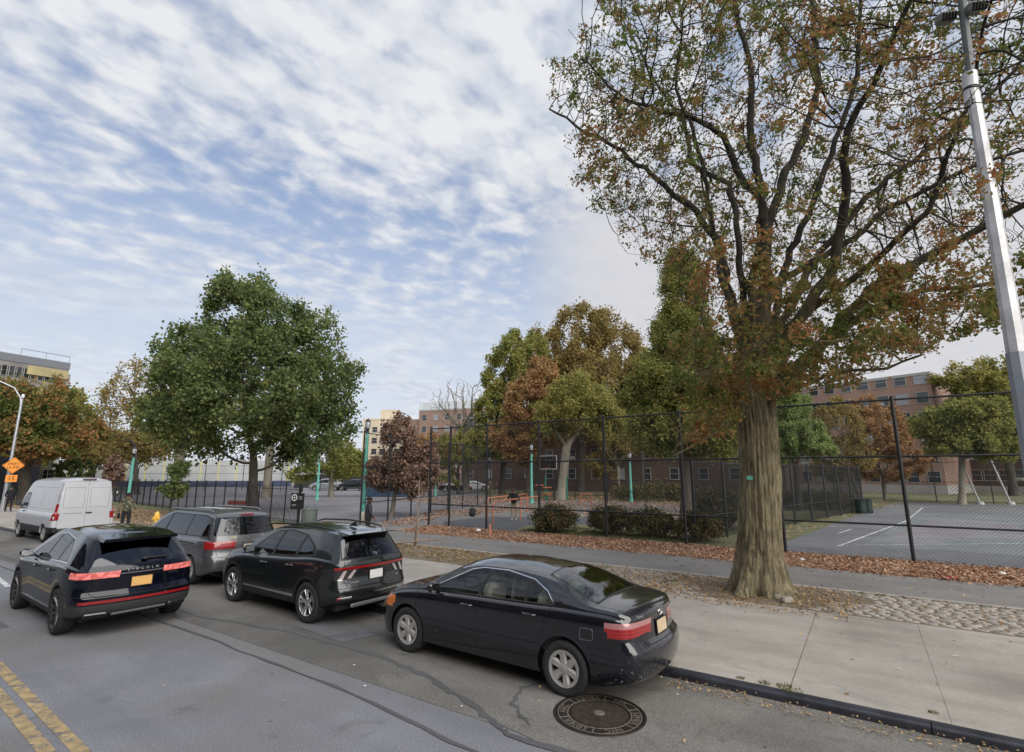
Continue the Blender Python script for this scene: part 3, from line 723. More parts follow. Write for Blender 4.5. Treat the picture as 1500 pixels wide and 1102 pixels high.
def build_car(name, label, cat, S, group=None):
    root = thing(name, label, cat, group=group)
    L, Wd = S['L'], S['W']; hw0 = Wd/2
    zt, zs, hw, zb = curve(S['zt']), curve(S['zs']), curve(S['hw']), curve(S['zb'])
    xr, xf = curve(S['xr']), curve(S['xf']); lean = S.get('lean', .55); crown = S.get('crown', .06)
    wr, wf = S.get('wr', 1.0), S.get('wf', .8); belly = S.get('belly', .55)
    st = []; n0 = S.get('nst', 64)
    for i in range(n0+1):
        t = i/n0; st.append(L*(t-.12*sin(2*pi*t)/1.0*.55))
    st = sorted(set([0, .015, .04, .08]+[x for x in st if .1 < x < L-.1]+[L-.08, L-.04, L-.015, L]))
    def ring(s):
        w, b_, sh, top = hw(s), zb(s), zs(s), zt(s); cr = min(crown, .45*max(top-sh, .01)); out = []
        mid = belly
        lo = [(.84*w, b_), (.955*w, b_+.02), (.985*w, b_+.10), (1.0*w, min(mid, sh-.3) if sh-.3 > b_+.15 else b_+.18)]
        m2 = lo[-1][1]; lo += [(.997*w, m2+(sh-m2)*.45), (.983*w, m2+(sh-m2)*.8), (.965*w, sh-.02), (.945*w, sh)]
        zz = curve([(i, p[1]) for i, p in enumerate(lo)]); yy = curve([(i, p[0]) for i, p in enumerate(lo)])
        for k in range(15): q = k*7/14; out.append((yy(q), zz(q)))
        zB = top-cr; yA = .925*w; zA = sh+.008
        yB = yA-lean*max(0, zB-zA)
        yB = max(yB, .30)
        bow = S.get('bow', .018)*min(1, max(0, (zB-zA)/.3))
        for k in range(7):
            q = k/6; out.append((yA+(yB-yA)*q+bow*sin(pi*q), zA+(zB-zA)*q))
        for k in range(1, 10):
            q = k/9; y = yB*(1-q); e = S.get('tope', 2.6)
            out.append((y, zB+cr*(1-(1-q)**e)))
        return out
    def wrp(s, d): return max(0.0, 1-s/d)**2
    def place(s, y, z):
        pl = S.get('planr', .10)*(y/hw0)**2*wrp(s, wr); pf = S.get('planf', .22)*(y/hw0)**2*wrp(L-s, wf)
        return (s+xr(z)*wrp(s, wr)+pl-xf(z)*wrp(L-s, wf)-pf, y, z)
    rings = [ring(s) for s in st]; n = len(rings[0]); bm = bmesh.new(); VL = []; VR = []
    for s, r in zip(st, rings):
        a = [bm.verts.new(place(s, y, z)) for y, z in r[:-1]]; c = bm.verts.new(place(s, 0, r[-1][1]))
        b_ = [bm.verts.new(place(s, -y, z)) for y, z in r[:-1]]
        VL.append(a+[c]); VR.append(b_+[c])
    for i in range(len(st)-1):
        for j in range(n-1):
            bm.faces.new((VL[i][j], VL[i+1][j], VL[i+1][j+1], VL[i][j+1]))
            bm.faces.new((VR[i][j], VR[i][j+1], VR[i+1][j+1], VR[i+1][j]))
    for (i, s) in ((0, 0.0), (len(st)-1, L)):           # end caps
        K = 14; rows = []
        for j in range(n-1):
            y, z = rings[i][j]; row = [VL[i][j]]
            for k in range(1, K):
                yy = y*cos(pi*k/K) if False else y*(1-2*k/K); row.append(bm.verts.new(place(s, yy, z)))
            row.append(VR[i][j]); rows.append(row)
        for j in range(n-2):
            for k in range(K):
                q = (rows[j][k], rows[j+1][k], rows[j+1][k+1], rows[j][k+1])
                bm.faces.new(q if i == 0 else q[::-1])
        top = VL[i][n-1]
        for k in range(K):
            q = (rows[n-2][k], top, rows[n-2][k+1]); bm.faces.new(q if i == 0 else q[::-1])
    bmesh.ops.recalc_face_normals(bm, faces=bm.faces); bm.normal_update()
    tagl = bm.faces.layers.int.new('tag'); tagid = 0
    mats = [S['paint'], SEAM, BLACKPL, CHROME, S.get('clad', BLACKPL), S.get('paint2', S['paint'])]
    bvh0 = BVHTree.FromBMesh(bm)
    # materials painted on by region
    for (view, poly, mi, cond) in S.get('zones', []):
        for f in region(bm, view, poly, cond): f.material_index = mi
    R = S['R']; zc_ = R
    circ = lambda x, r, z0=None: [(x+r*cos(a), (z0 if z0 is not None else zc_+.01)+r*sin(a)) for a in np.linspace(0, 2*pi, 27)[:-1]]
    for ax in S['axles']:
        if S.get('arch'):
            for f in region(bm, 'side', circ(ax, R+.045+S['arch'])): f.material_index = 4
        else:
            for f in region(bm, 'side', circ(ax, R+.062)): f.material_index = 0
    # glass
    for (poly, trim, mi) in S['dlo']:
        for f in region(bm, 'side', growpoly(poly, trim)): f.material_index = mi
    def dosplit(name_, mat, regs, lab=None, push=0.0):
        nonlocal tagid
        tagid += 1
        for (view, poly, cond) in regs:
            for f in region(bm, view, poly, cond): f[tagl] = tagid
        fs = [f for f in bm.faces if f[tagl] == tagid]; bm.normal_update()
        o = detach(bm, fs, name_, mat, root, push)
        if o and lab: o['label'] = lab
        return o
    for sgn in (1, -1):
        for poly in S['side_windows']:
            dosplit('window', S.get('side_glass', GLASS_DARK), [('side', poly, lambda c, q=sgn: c.y*q > 0)])
    for f in (region(bm, *S['ws_trim']) if 'ws_trim' in S else []): f.material_index = 2
    for f in (region(bm, *S['rw_trim']) if 'rw_trim' in S else []): f.material_index = 2
    dosplit('windscreen', S.get('ws_glass', GLASS_CLEAR), [S['windscreen']])
    if 'rear_window' in S: dosplit('rear_window', S.get('rear_glass', GLASS_DARK), [S['rear_window']])
    mir = lambda p: [(-a, b) for a, b in p][::-1]
    for (nm, mat, sidep, rearp, lab) in S.get('tails', []):
        for sgn in (1, -1):
            regs = []
            if rearp: regs.append(('rear', rearp if sgn > 0 else mir(rearp), None))
            if sidep: regs.append(('side', sidep, lambda c, q=sgn: c.y*q > .3 and c.x < .9))
            dosplit(nm, mat, regs, lab, .004)
    for (nm, mat, view, poly, lab) in S.get('strips', []): dosplit(nm, mat, [(view, poly, None)], lab, .004)
    for (nm, mat, sidep, frontp) in S.get('heads', []):
        for sgn in (1, -1):
            regs = [('front', frontp if sgn > 0 else mir(frontp), None), ('side', sidep, lambda c, q=sgn: c.y*q > 0 and c.x > L-.9)]
            dosplit(nm, mat, regs, None, .004)
    # panel gaps
    for (view, pts) in S.get('seams', []):
        for a, b_ in zip(pts[:-1], pts[1:]):
            a = Vector(a); b_ = Vector(b_); d = (b_-a).normalized(); nn = Vector((-d.y, d.x))*.0042
            for f in region(bm, view, [tuple(a-nn), tuple(b_-nn), tuple(b_+nn), tuple(a+nn)]): f.material_index = 1
    # wheel openings
    kill = []
    for ax in S['axles']: kill += region(bm, 'side', circ(ax, R+.045))
    kill = [f for f in set(kill) if f.is_valid]; bmesh.ops.delete(bm, geom=kill, context='FACES')
    # thicken arch lips: inner edge turned in
    be = [e for e in bm.edges if e.is_boundary and any(abs(hypot(v.co.x-ax, v.co.z-zc_-.01)-(R+.045)) < .012 for v in e.verts for ax in S['axles'])]
    ret = bmesh.ops.extrude_edge_only(bm, edges=be)
    for v in [g for g in ret['geom'] if isinstance(g, bmesh.types.BMVert)]: v.co.y *= (1-.06/abs(v.co.y)) if abs(v.co.y) > .3 else 1
    me = bpy.data.meshes.new('body'); bm.to_mesh(me); bm.free()
    body = link('body', me, root, mats); me.shade_smooth(); me.set_sharp_from_angle(angle=radians(32))
    # underbody, wells
    u = MB(); h_ = hw0
    gaps = sorted(S['axles']); xs = [.25]+[v for ax in gaps for v in (ax-R-.05, ax+R+.05)]+[L-.3]
    for a, b_ in ((xs[0], xs[1]), (xs[2], xs[3]), (xs[4], xs[5])): u.box(((a+b_)/2, 0, .34), (b_-a, Wd*.80, .14))
    u.box((L/2, 0, .45), (L-1.0, Wd*.5, .1))
    for ax in gaps:
        for s_ in (1, -1):
            A_ = np.linspace(radians(-14), radians(194), 19); nA = len(A_)
            V = [(ax+rr*cos(a), yy, R+.01+rr*sin(a)) for rr, yy in ((R+.047, s_*(h_*.955)), (R+.06, s_*(h_-.36))) for a in A_]+[(ax, s_*(h_-.36), R+.01)]
            u.add(V, [(i, i+1, nA+i+1, nA+i) for i in range(nA-1)]+[(nA+i, nA+i+1, 2*nA) for i in range(nA-1)])
    u.build('underbody', DARKVOID, root)
    tw = S.get('tyre_w', .21); inset = S.get('inset', .015); ro = S.get('inset_right', inset)
    for ax in gaps:
        make_wheel(root, ax, h_-inset-tw/2, 1, R, tw, S['rim'], S['wheel']); make_wheel(root, ax, -(h_-ro-tw/2), -1, R, tw, S['rim'], S['wheel'])
    # cabin
    if S.get('cabin', True):
        c = MB(); x0, x1 = S['cab']; zf = .5
        sh = zs((x0+x1)/2)
        c.box(((x0+x1)/2, 0, .36), (x1-x0, Wd*.8, .05), mi=1)
        seatx = S.get('seats', [x0+.75, x0+1.75])
        for i, sx in enumerate(seatx):
            for sy in (-.37, .37):
                b2 = MB(); seat(b2, sx, sy, .5, S.get('seat_z', .5), back=S.get('seat_back', .60)); b2.build('seat', S.get('uph', GREYUP), root, auto=40)
        d = MB(); dx = S.get('dash', x1-.45)
        d.box((dx, 0, sh-.12), (.5, Wd*.8, .22), bev=.06); d.box((dx+.35, 0, sh-.06), (.5, Wd*.78, .08), bev=.03)
        d.box((x0+.12, 0, sh-.04), (.45, Wd*.72, .06), bev=.02)
        for s_ in (1, -1): d.box(((x0+x1)/2, s_*Wd*.43, sh-.28), (x1-x0-.3, .06, .42))
        pts = [(dx-.36+.17*sin(a)*.42, .37+.185*cos(a), sh+.0+.185*sin(a)*.92) for a in np.linspace(0, 2*pi, 25)]
        d.tube(pts, .016, 8, caps=False); d.box((dx-.34, .37, sh), (.03, .3, .05)); d.box((dx-.34, .37, sh-.05), (.05, .14, .12), bev=.02)
        d.build('dashboard', M('dash_plastic', (.05, .05, .048), .8), root, auto=40)
    bvh = bvh0
    def hit(o_, d_):
        p, nrm, _, _ = bvh.ray_cast(Vector(o_), Vector(d_)); return p, nrm
    # mirrors
    for s_ in (1, -1):
        mx, mz = S['mirror']; p, nr = hit((mx, s_*3, mz-.06), (0, -s_, 0)); y0 = abs(p.y) if p else hw0*.9
        y0 = min(y0, hw0*.93)
        b = MB(); b.box((mx-.01, s_*(y0+.13), mz+.035), (.13, .20, .145), bev=.05, mi=0)
        b.box((mx+.02, s_*(y0+.02), mz-.03), (.07, .12, .04), mi=1, bev=.012)
        b.box((mx-.078, s_*(y0+.13), mz+.035), (.006, .165, .11), mi=2)
        b.build('mirror', [S.get('mirror_mat', S['paint']), BLACKPL, M('mirror_glass', (.22, .23, .24), .05, 1)], root, auto=50)
    for (hx_, hz_) in S.get('handles', []):
        for s_ in (1, -1):
            p, nr = hit((hx_, s_*3, hz_), (0, -s_, 0))
            if not p: continue
            b = MB(); b.tube([(hx_-.10, p.y-s_*.005, hz_), (hx_-.085, p.y+s_*.03, hz_+.003), (hx_+.07, p.y+s_*.03, hz_+.005), (hx_+.095, p.y-s_*.005, hz_+.005)], [.013, .016, .016, .013], 8)
            b.lathe([(.001, 0), (.045, 0)], c=(hx_, p.y+s_*.002, hz_-.012), n=14, axis='y', mi=1)
            b.build('door_handle', [S.get('handle_mat', S['paint']), SEAM], root, auto=50)
    def onrear(me_or_obj, y, z, off=.004, nm='badge', mat=CHROME, parent=root, tilt=True, lab=None):
        p, nr = hit((-3, y, z), (1, 0, 0))
        o = link(nm, me_or_obj, parent, [mat]) if isinstance(me_or_obj, bpy.types.Mesh) else me_or_obj
        nr = Vector(nr).normalized()
        if nr.x > 0: nr = -nr
        o.matrix_local = frame_matrix(p+nr*off, nr)
        return o
    if 'plate' in S:
        y, z, m_ = S['plate']; b = MB(); b.box((0, 0, 0), (.31, .155, .008), bev=.003)
        pl = b.build('license_plate', m_, root); onrear(pl, y, z, .012)
        fr_ = MB(); 
        for (cx_, cy_, a_, c_) in ((0, .083, .33, .012), (0, -.083, .33, .012), (-.16, 0, .012, .16), (.16, 0, .012, .16)): fr_.box((cx_, cy_, 0), (a_, c_, .014))
        o = fr_.build('plate_frame', BLACKPL, pl); 
    for (txt, size, y, z, m_) in S.get('letters', []):
        spc = S.get('spread', {}).get(txt, 1.0)
        onrear(text_mesh(txt, size, .002, spacing=spc), y, z, .005, 'lettering', m_)
    S['_extra'](root, hit, onrear, place) if '_extra' in S else None
    return root

# ----- black sedan
def sedan_extra(root, hit, onrear, place):
    b = MB(); n = 20                                                  # oval emblem with inner ovals
    def ell(a_, c_, oy=0): return [(a_*cos(2*pi*k/n), oy+c_*sin(2*pi*k/n), 0) for k in range(n+1)]
    b.tube(ell(.062, .042), .005, 6, caps=False); b.tube(ell(.024, .040), .004, 6, caps=False); b.tube(ell(.047, .016, .022), .004, 6, caps=False)
    onrear(b.build('emblem', CHROME, root), 0, .955, .006)
    w = MB(); w.tube([(2.33, -.12, 1.492), (2.2, -.12, 1.53)], .006, 5); 
    f = MB()                                                           # fuel flap outline
    pts = [(.50, .86), (.63, .865), (.66, .85), (.66, .745), (.64, .73), (.51, .735), (.49, .75), (.49, .85), (.50, .86)]
    P = []
    for x, z in pts:
        p, nr = hit((x+.14, 3, z-.02), (0, -1, 0)); P.append(p+Vector((0, .001, 0)))
    f.tube(P, .003, 4); f.build('fuel_flap', M('flap_edge', (.10, .10, .11), .4, 0, 1), root)
    e = MB(); e.tube([(.16, -.40, .27), (.45, -.40, .29)], .03, 12); e.build('exhaust', STEEL, root)
    a = MB(); a.box((1.36, 0, 1.30), (.04, .18, .03)); a.build('brake_lamp', REDL, root)
    g = MB()
    g.box((4.40, 0, .28), (.2, 1.3, .1)); g.build('lower_grille', BLACKPL, root)
BLACKP = M('black_car_paint', (.004, .005, .009), .09, 0, 1.0, dust=.10, spec=.5)
def scuffed():
    m, t, b = new_mat('scuffed_black_paint'); oc = t.new('ShaderNodeTexCoord').outputs['Object']
    f1 = t.math('GREATER_THAN', t.noise(oc, 48, 3, .6), .69)
    f2 = t.math('GREATER_THAN', t.noise(t.mapping(oc, rot=(.5, .2, 0), sc=(14, 60, 14)), 1.0, 2, .5, .6), .70)
    z = t.new('ShaderNodeSeparateXYZ', inp={0: oc})
    band = t.math('MULTIPLY', t.new('ShaderNodeMapRange', inp={0: z.outputs[2], 1: .60, 2: .50}).outputs[0], t.new('ShaderNodeMapRange', inp={0: z.outputs[2], 1: .26, 2: .36}).outputs[0])
    pt = t.math('GREATER_THAN', t.noise(t.mapping(oc, loc=(3, 1, 5)), 3.2, 3, .6), .47)
    f = t.math('MULTIPLY', t.math('MULTIPLY', t.math('MAXIMUM', f1, f2), band), pt)
    t.l.new(t.mix(f, (.0045, .0055, .010), (.42, .43, .43)), b.inputs['Base Color'])
    b.inputs['Roughness'].default_value = .25; t.l.new(t.math('SUBTRACT', 1.0, f), b.inputs['Coat Weight'])
    return m
SCUFF = scuffed()
SDLO = [(3.42, .965), (1.20, 1.035), (1.33, 1.165), (1.58, 1.275), (2.05, 1.335), (2.50, 1.328), (2.70, 1.29)][::-1]
SED = dict(L=4.78, W=1.76, paint=BLACKP, R=.325, rim=.215, wheel='hubcap', tyre_w=.205, axles=(1.04, 3.815), inset_right=.16,
  zt=[(0, 1.00), (.07, 1.065), (.3, 1.095), (.58, 1.115), (.72, 1.15), (1.0, 1.262), (1.35, 1.378), (1.65, 1.408), (2.1, 1.436), (2.5, 1.43), (2.85, 1.375), (3.2, 1.24), (3.5, 1.085), (3.62, 1.035), (4.0, .975), (4.4, .87), (4.65, .76), (4.78, .62)],
  zs=[(0, .90), (.12, .965), (.5, 1.005), (1.0, 1.005), (1.5, .985), (2.6, .955), (3.5, .925), (4.0, .87), (4.4, .77), (4.65, .66), (4.78, .55)],
  hw=[(0, .70), (.015, .735), (.06, .775), (.16, .815), (.35, .845), (.7, .867), (1.2, .88), (3.6, .88), (4.1, .862), (4.4, .82), (4.6, .76), (4.72, .67), (4.78, .60)],
  zb=[(0, .30), (.3, .24), (.6, .20), (4.2, .19), (4.5, .2), (4.78, .25)],
  xr=[(0, .16), (.25, .10), (.35, .02), (.5, 0), (.62, .01), (.655, .05), (.70, .085), (.9, .10), (1.02, .10), (1.06, .12), (1.15, .14)], xf=[(0, .12), (.3, .03), (.5, 0), (.65, .05), (1.0, .2)],
  wr=.8, planr=.16, planf=.30, lean=.60, crown=.075,
  dlo=[(SDLO, .012, 3), (SDLO, 0.001, 2)],
  side_windows=[roundpoly([(3.34, .975), (2.47, .995), (2.38, 1.325), (2.52, 1.322), (2.69, 1.28)], .02), roundpoly([(2.40, .998), (1.66, 1.02), (1.66, 1.275), (2.06, 1.327), (2.31, 1.33)], .02), roundpoly([(1.62, 1.022), (1.26, 1.045), (1.36, 1.155), (1.61, 1.255)], .015)],
  side_glass=GLASS_CLEAR, rear_glass=GLASS_REAR, uph=BEIGE, cab=(.95, 3.6), seats=[1.78, 2.72], seat_z=.52, dash=3.25,
  ws_trim=('top', [(3.58, -.70), (3.58, .70), (2.80, .56), (2.80, -.56)], lambda c: c.z > .99 and c.x < 3.7),
  windscreen=('top', roundpoly([(3.55, -.665), (3.55, .665), (2.82, .54), (2.82, -.54)], .05), None),
  rw_trim=('top', [(.64, -.66), (1.42, -.545), (1.42, .545), (.64, .66)], None),
  rear_window=('top', roundpoly([(.665, -.63), (1.395, -.52), (1.395, .52), (.665, .63)], .07), None),
  tails=[('tail_light_top', M('pale_red_lens', (.42, .20, .20), .12, .1, 1.0), [(-.3, .88), (.21, .88), (.27, .94), (-.3, .94)], [(.45, .88), (1.0, .88), (1.0, .94), (.62, .94), (.48, .92)], None), ('tail_light', REDL, [(-.3, .775), (.11, .775), (.21, .88), (-.3, .88)], [(.42, .795), (.60, .775), (1.0, .775), (1.0, .88), (.45, .88)], None)],
  heads=[('headlight', AMBER, [(4.35, .60), (4.9, .60), (4.9, .72), (4.45, .80)], [(.42, .60), (.9, .62), (.9, .80), (.5, .72)])],
  seams=[('side', [(3.63, .98), (3.62, .55), (3.42, .27)]), ('side', [(2.42, .99), (2.45, .6), (2.38, .26)]), ('side', [(1.22, 1.03), (1.30, .85), (1.42, .62)]), ('side', [(3.42, .262), (1.48, .262)]),
         ('side', [(.28, .76), (.40, .66), (.42, .625)]), ('side', [(.42, .622), (.70, .65)]), ('rear', [(.46, .91), (.40, .66), (-.40, .66), (-.46, .91)]), ('side', [(3.95, .72), (4.35, .66)]), ('top', [(.62, .69), (.2, .66)]), ('top', [(.62, -.69), (.2, -.66)]), ('top', [(.64, .69), (.64, -.69)])],
  paint2=SCUFF, zones=[('side', [(-1, 0), (6, 0), (6, .232), (-1, .232)], 2, None), ('rear', [(-2, .1), (2, .1), (2, .645), (-2, .645)], 5, None), ('side', [(-1, .1), (.35, .1), (.35, .61), (-1, .61)], 5, None)],
  handles=[(2.62, .855), (1.55, .885)], mirror=(3.22, 1.0), plate=(0, .80, PLATEB), letters=[('Camry', .05, .52, .985, CHROME), ('LE', .04, -.5, .76, CHROME)], _extra=sedan_extra)

def mirror_y(p): return p
# ----- dark grey compact utility
def tuc_extra(root, hit, onrear, place):
    o = MB(); n = 20                                                    # italic H in an ellipse
    o.tube([(.062*cos(2*pi*k/n), .031*sin(2*pi*k/n), 0) for k in range(n+1)], .0045, 6, caps=False)
    o.tube([(-.028, -.022, 0), (-.016, .024, 0)], .0055, 6); o.tube([(.016, -.024, 0), (.028, .022, 0)], .0055, 6); o.tube([(-.02, -.004, 0), (.02, .006, 0)], .005, 6)
    onrear(o.build('emblem', CHROME, root), 0, 1.20, .008)
    for s_ in (1, -1):
        r = MB(); P = [(3.0, s_*.60, 1.585), (2.7, s_*.605, 1.655), (1.8, s_*.60, 1.685), (1.0, s_*.58, 1.66), (.62, s_*.57, 1.62)]
        r.tube(P, [.012, .018, .018, .018, .012], 8); r.build('roof_rail', BLACKPL, root, auto=60)
        m = MB(); m.box((.42, s_*.83, .68), (.055, .02, .20), ry=.32, bev=.008); mm = m.build('side_reflector', REDL, root)
    sp = MB()
    sp.add([(.62, -.50, 1.605), (.62, .50, 1.605), (.20, .55, 1.572), (.20, -.55, 1.572), (.5, -.54, 1.53), (.5, .54, 1.53), (.22, .54, 1.548), (.22, -.54, 1.548)], [(0,1,2,3), (7,6,5,4), (3,2,6,7), (1,5,6,2), (0,3,7,4)])
    sp.build('roof_spoiler', root_paint, root)
    a = MB(); a.prism([(.72, 1.655), (.95, 1.655), (.76, 1.74), (.73, 1.74)], 'y', -.018, .018); a.build('shark_fin_antenna', BLACKPL, root)
    for y in (.63, -.63):
        f = MB(); f.box((0, 0, 0), (.22, .045, .02), bev=.008, mi=0); f.box((-.13*(1 if y > 0 else -1), 0, 0), (.07, .045, .02), bev=.008, mi=1); onrear(f.build('fog_lamp', [M('smoked_clear_lens', (.2, .19, .19), .15, .2, 1), REDL], root), y, .50, .0)
    sk = MB(); sk.box((.05, 0, .36), (.06, 1.1, .07), bev=.02); sk.build('skid_plate', M('satin_silver', (.2, .2, .2), .4, .6), root)
GREYP = M('dark_grey_metallic_paint', (.022, .026, .028), .26, .55, 1.0)
root_paint = GREYP
TUC = dict(L=4.60, W=1.80, paint=GREYP, R=.36, rim=.235, wheel='alloy', tyre_w=.225, axles=(.92, 3.665), inset_right=.12, arch=.055, planr=.16,
  zt=[(0, 1.57), (.1, 1.59), (.5, 1.625), (1.2, 1.655), (2.0, 1.665), (2.5, 1.63), (2.85, 1.52), (3.2, 1.32), (3.42, 1.18), (3.6, 1.12), (4.0, 1.07), (4.35, .98), (4.52, .86), (4.6, .75)],
  zs=[(0, 1.06), (.2, 1.12), (.8, 1.14), (1.6, 1.08), (2.6, 1.03), (3.4, 1.0), (3.9, .95), (4.3, .87), (4.52, .78), (4.6, .70)],
  hw=[(0, .745), (.015, .775), (.06, .81), (.16, .845), (.4, .88), (.8, .90), (1.4, .892), (2.8, .892), (3.6, .90), (4.0, .885), (4.35, .82), (4.52, .74), (4.6, .66)],
  zb=[(0, .40), (.3, .34), (.6, .28), (3.9, .26), (4.3, .27), (4.6, .32)], belly=.62,
  xr=[(0, .2), (.38, .10), (.45, .03), (.55, 0), (.68, .0), (.74, .06), (.95, .07), (1.02, .045), (1.10, .06), (1.3, .19), (1.45, .28), (1.55, .34), (1.60, .36), (1.7, .38)],
  xf=[(0, .15), (.4, .03), (.6, 0), (.8, .03), (1.1, .2)], wr=1.3, lean=.52, crown=.05,
  dlo=[([(3.22, 1.055), (.78, 1.19), (.92, 1.33), (1.35, 1.50), (2.0, 1.552), (2.42, 1.515), (2.72, 1.40)][::-1], .012, 2)],
  side_windows=[roundpoly([(3.12, 1.07), (2.33, 1.095), (2.25, 1.515), (2.42, 1.50), (2.70, 1.39)], .02), roundpoly([(2.24, 1.10), (1.50, 1.14), (1.42, 1.495), (2.0, 1.54), (2.17, 1.53)], .02), roundpoly([(1.42, 1.145), (.90, 1.205), (1.0, 1.33), (1.34, 1.47)], .02)],
  cab=(.9, 3.4), seats=[1.6, 2.55], seat_z=.68, dash=3.1, side_glass=GLASS_DARK,
  windscreen=('top', roundpoly([(3.38, -.66), (3.38, .66), (2.6, .54), (2.6, -.54)], .05), None),
  rw_trim=('rear', [(-.70, 1.135), (.70, 1.135), (.57, 1.555), (-.57, 1.555)], lambda c: c.x < .8),
  rear_window=('rear', roundpoly([(-.68, 1.15), (.68, 1.15), (.56, 1.54), (-.56, 1.54)], .06), lambda c: c.x < .8),
  tails=[('tail_light', CLEARL, None, [(.66, .955), (.60, .955), (.68, .80), (.76, .80)], None), ('tail_light', CLEARL, None, [(.48, .955), (.42, .955), (.52, .82), (.59, .82)], None)],
  strips=[('light_bar', REDL, 'rear', [(-.80, .975), (.80, .975), (.80, 1.018), (-.80, 1.018)], 'thin red light bar across the tailgate')],
  heads=[('headlight', CLEARL, [(4.2, .72), (4.7, .72), (4.7, .80), (4.3, .84)], [(.4, .62), (.85, .62), (.85, .82), (.5, .78)])],
  seams=[('side', [(3.36, 1.06), (3.38, .7), (3.18, .36)]), ('side', [(2.28, 1.08), (2.30, .7), (2.24, .36)]), ('side', [(1.38, 1.14), (1.45, .9), (1.38, .70)]),
         ('rear', [(.66, 1.10), (.64, .75), (.58, .66), (-.58, .66), (-.64, .75), (-.66, 1.10)]), ('side', [(.02, .66), (.62, .68)])],
  zones=[('side', [(-1, 0), (6, 0), (6, .41), (-1, .41)], 2, None), ('side', [(1.35, .41), (3.2, .41), (3.2, .435), (1.35, .455)], 3, None), ('rear', [(-2, .1), (2, .1), (2, .455), (-2, .455)], 2, None),
         ('rear', [(.36, .97), (.84, .97), (.80, .80), (.54, .80)], 2, None), ('rear', [(-.36, .97), (-.54, .80), (-.80, .80), (-.84, .97)], 2, None), ('rear', [(-.75, .53), (.75, .53), (.75, .55), (-.75, .55)], 3, None)],
  handles=[(2.48, .93), (1.55, .96)], handle_mat=GREYP, mirror=(3.02, 1.12), plate=(0, .84, PLATEW), letters=[('TUCSON', .045, .47, .745, CHROME), ('HTRAC', .03, -.55, .745, CHROME)], _extra=tuc_extra)

# ----- grey minivan
def van_extra(root, hit, onrear, place):
    s = MB(); s.box((.30, 0, 1.655), (.05, .34, .035), bev=.01); onrear(s.build('brake_lamp', REDL, root), 0, 1.60, .0) if False else s.build('brake_lamp', REDL, root)
    for s_ in (1, -1):
        r = MB(); r.tube([(3.3, s_*.62, 1.70), (3.15, s_*.62, 1.745), (1.0, s_*.60, 1.765), (.8, s_*.6, 1.73)], .016, 8); r.build('roof_rail', M('silver_rail', (.35, .36, .38), .35, .6), root, auto=60)
        q = MB(); p, nr = hit((2.0, s_*3, .98), (0, -s_, 0)); q.box((1.55, p.y+s_*.002, .985), (1.2, .012, .022)); q.build('door_track', SEAM, root)
    h = MB(); h.box((0, 0, 0), (.42, .04, .03), bev=.01); onrear(h.build('tailgate_handle', CHROME, root), 0, 1.02, .012)
    e = MB(); e.tube([(-.035*cos(a), .045*sin(a), 0) for a in (2.4, 1.8, 0, -1.8, -2.4)], .006, 5); 
    e2 = MB(); e2.tube([(-.035, .035, 0), (-.022, -.035, 0)], .006, 5); e2.tube([(.035, .035, 0), (.022, -.035, 0)], .006, 5); e2.tube([(-.025, 0, 0), (.025, 0, 0)], .006, 5)
    onrear(e2.build('emblem', CHROME, root), 0, 1.10, .008)
    sk = MB(); sk.box((0, 0, 0), (.16, .07, .004)); onrear(sk.build('sticker', M('sticker_print', (.3, .28, .2), .6, 0, 0, .5, 60), root), .38, 1.125, .004)
    w = MB(); w.box((0, 0, 0), (.36, .022, .02), bev=.006); onrear(w.build('rear_wiper', BLACKPL, root), -.12, 1.215, .018)
GREYV = M('mid_grey_metallic_paint', (.115, .118, .125), .3, .5, .9, dust=.2)
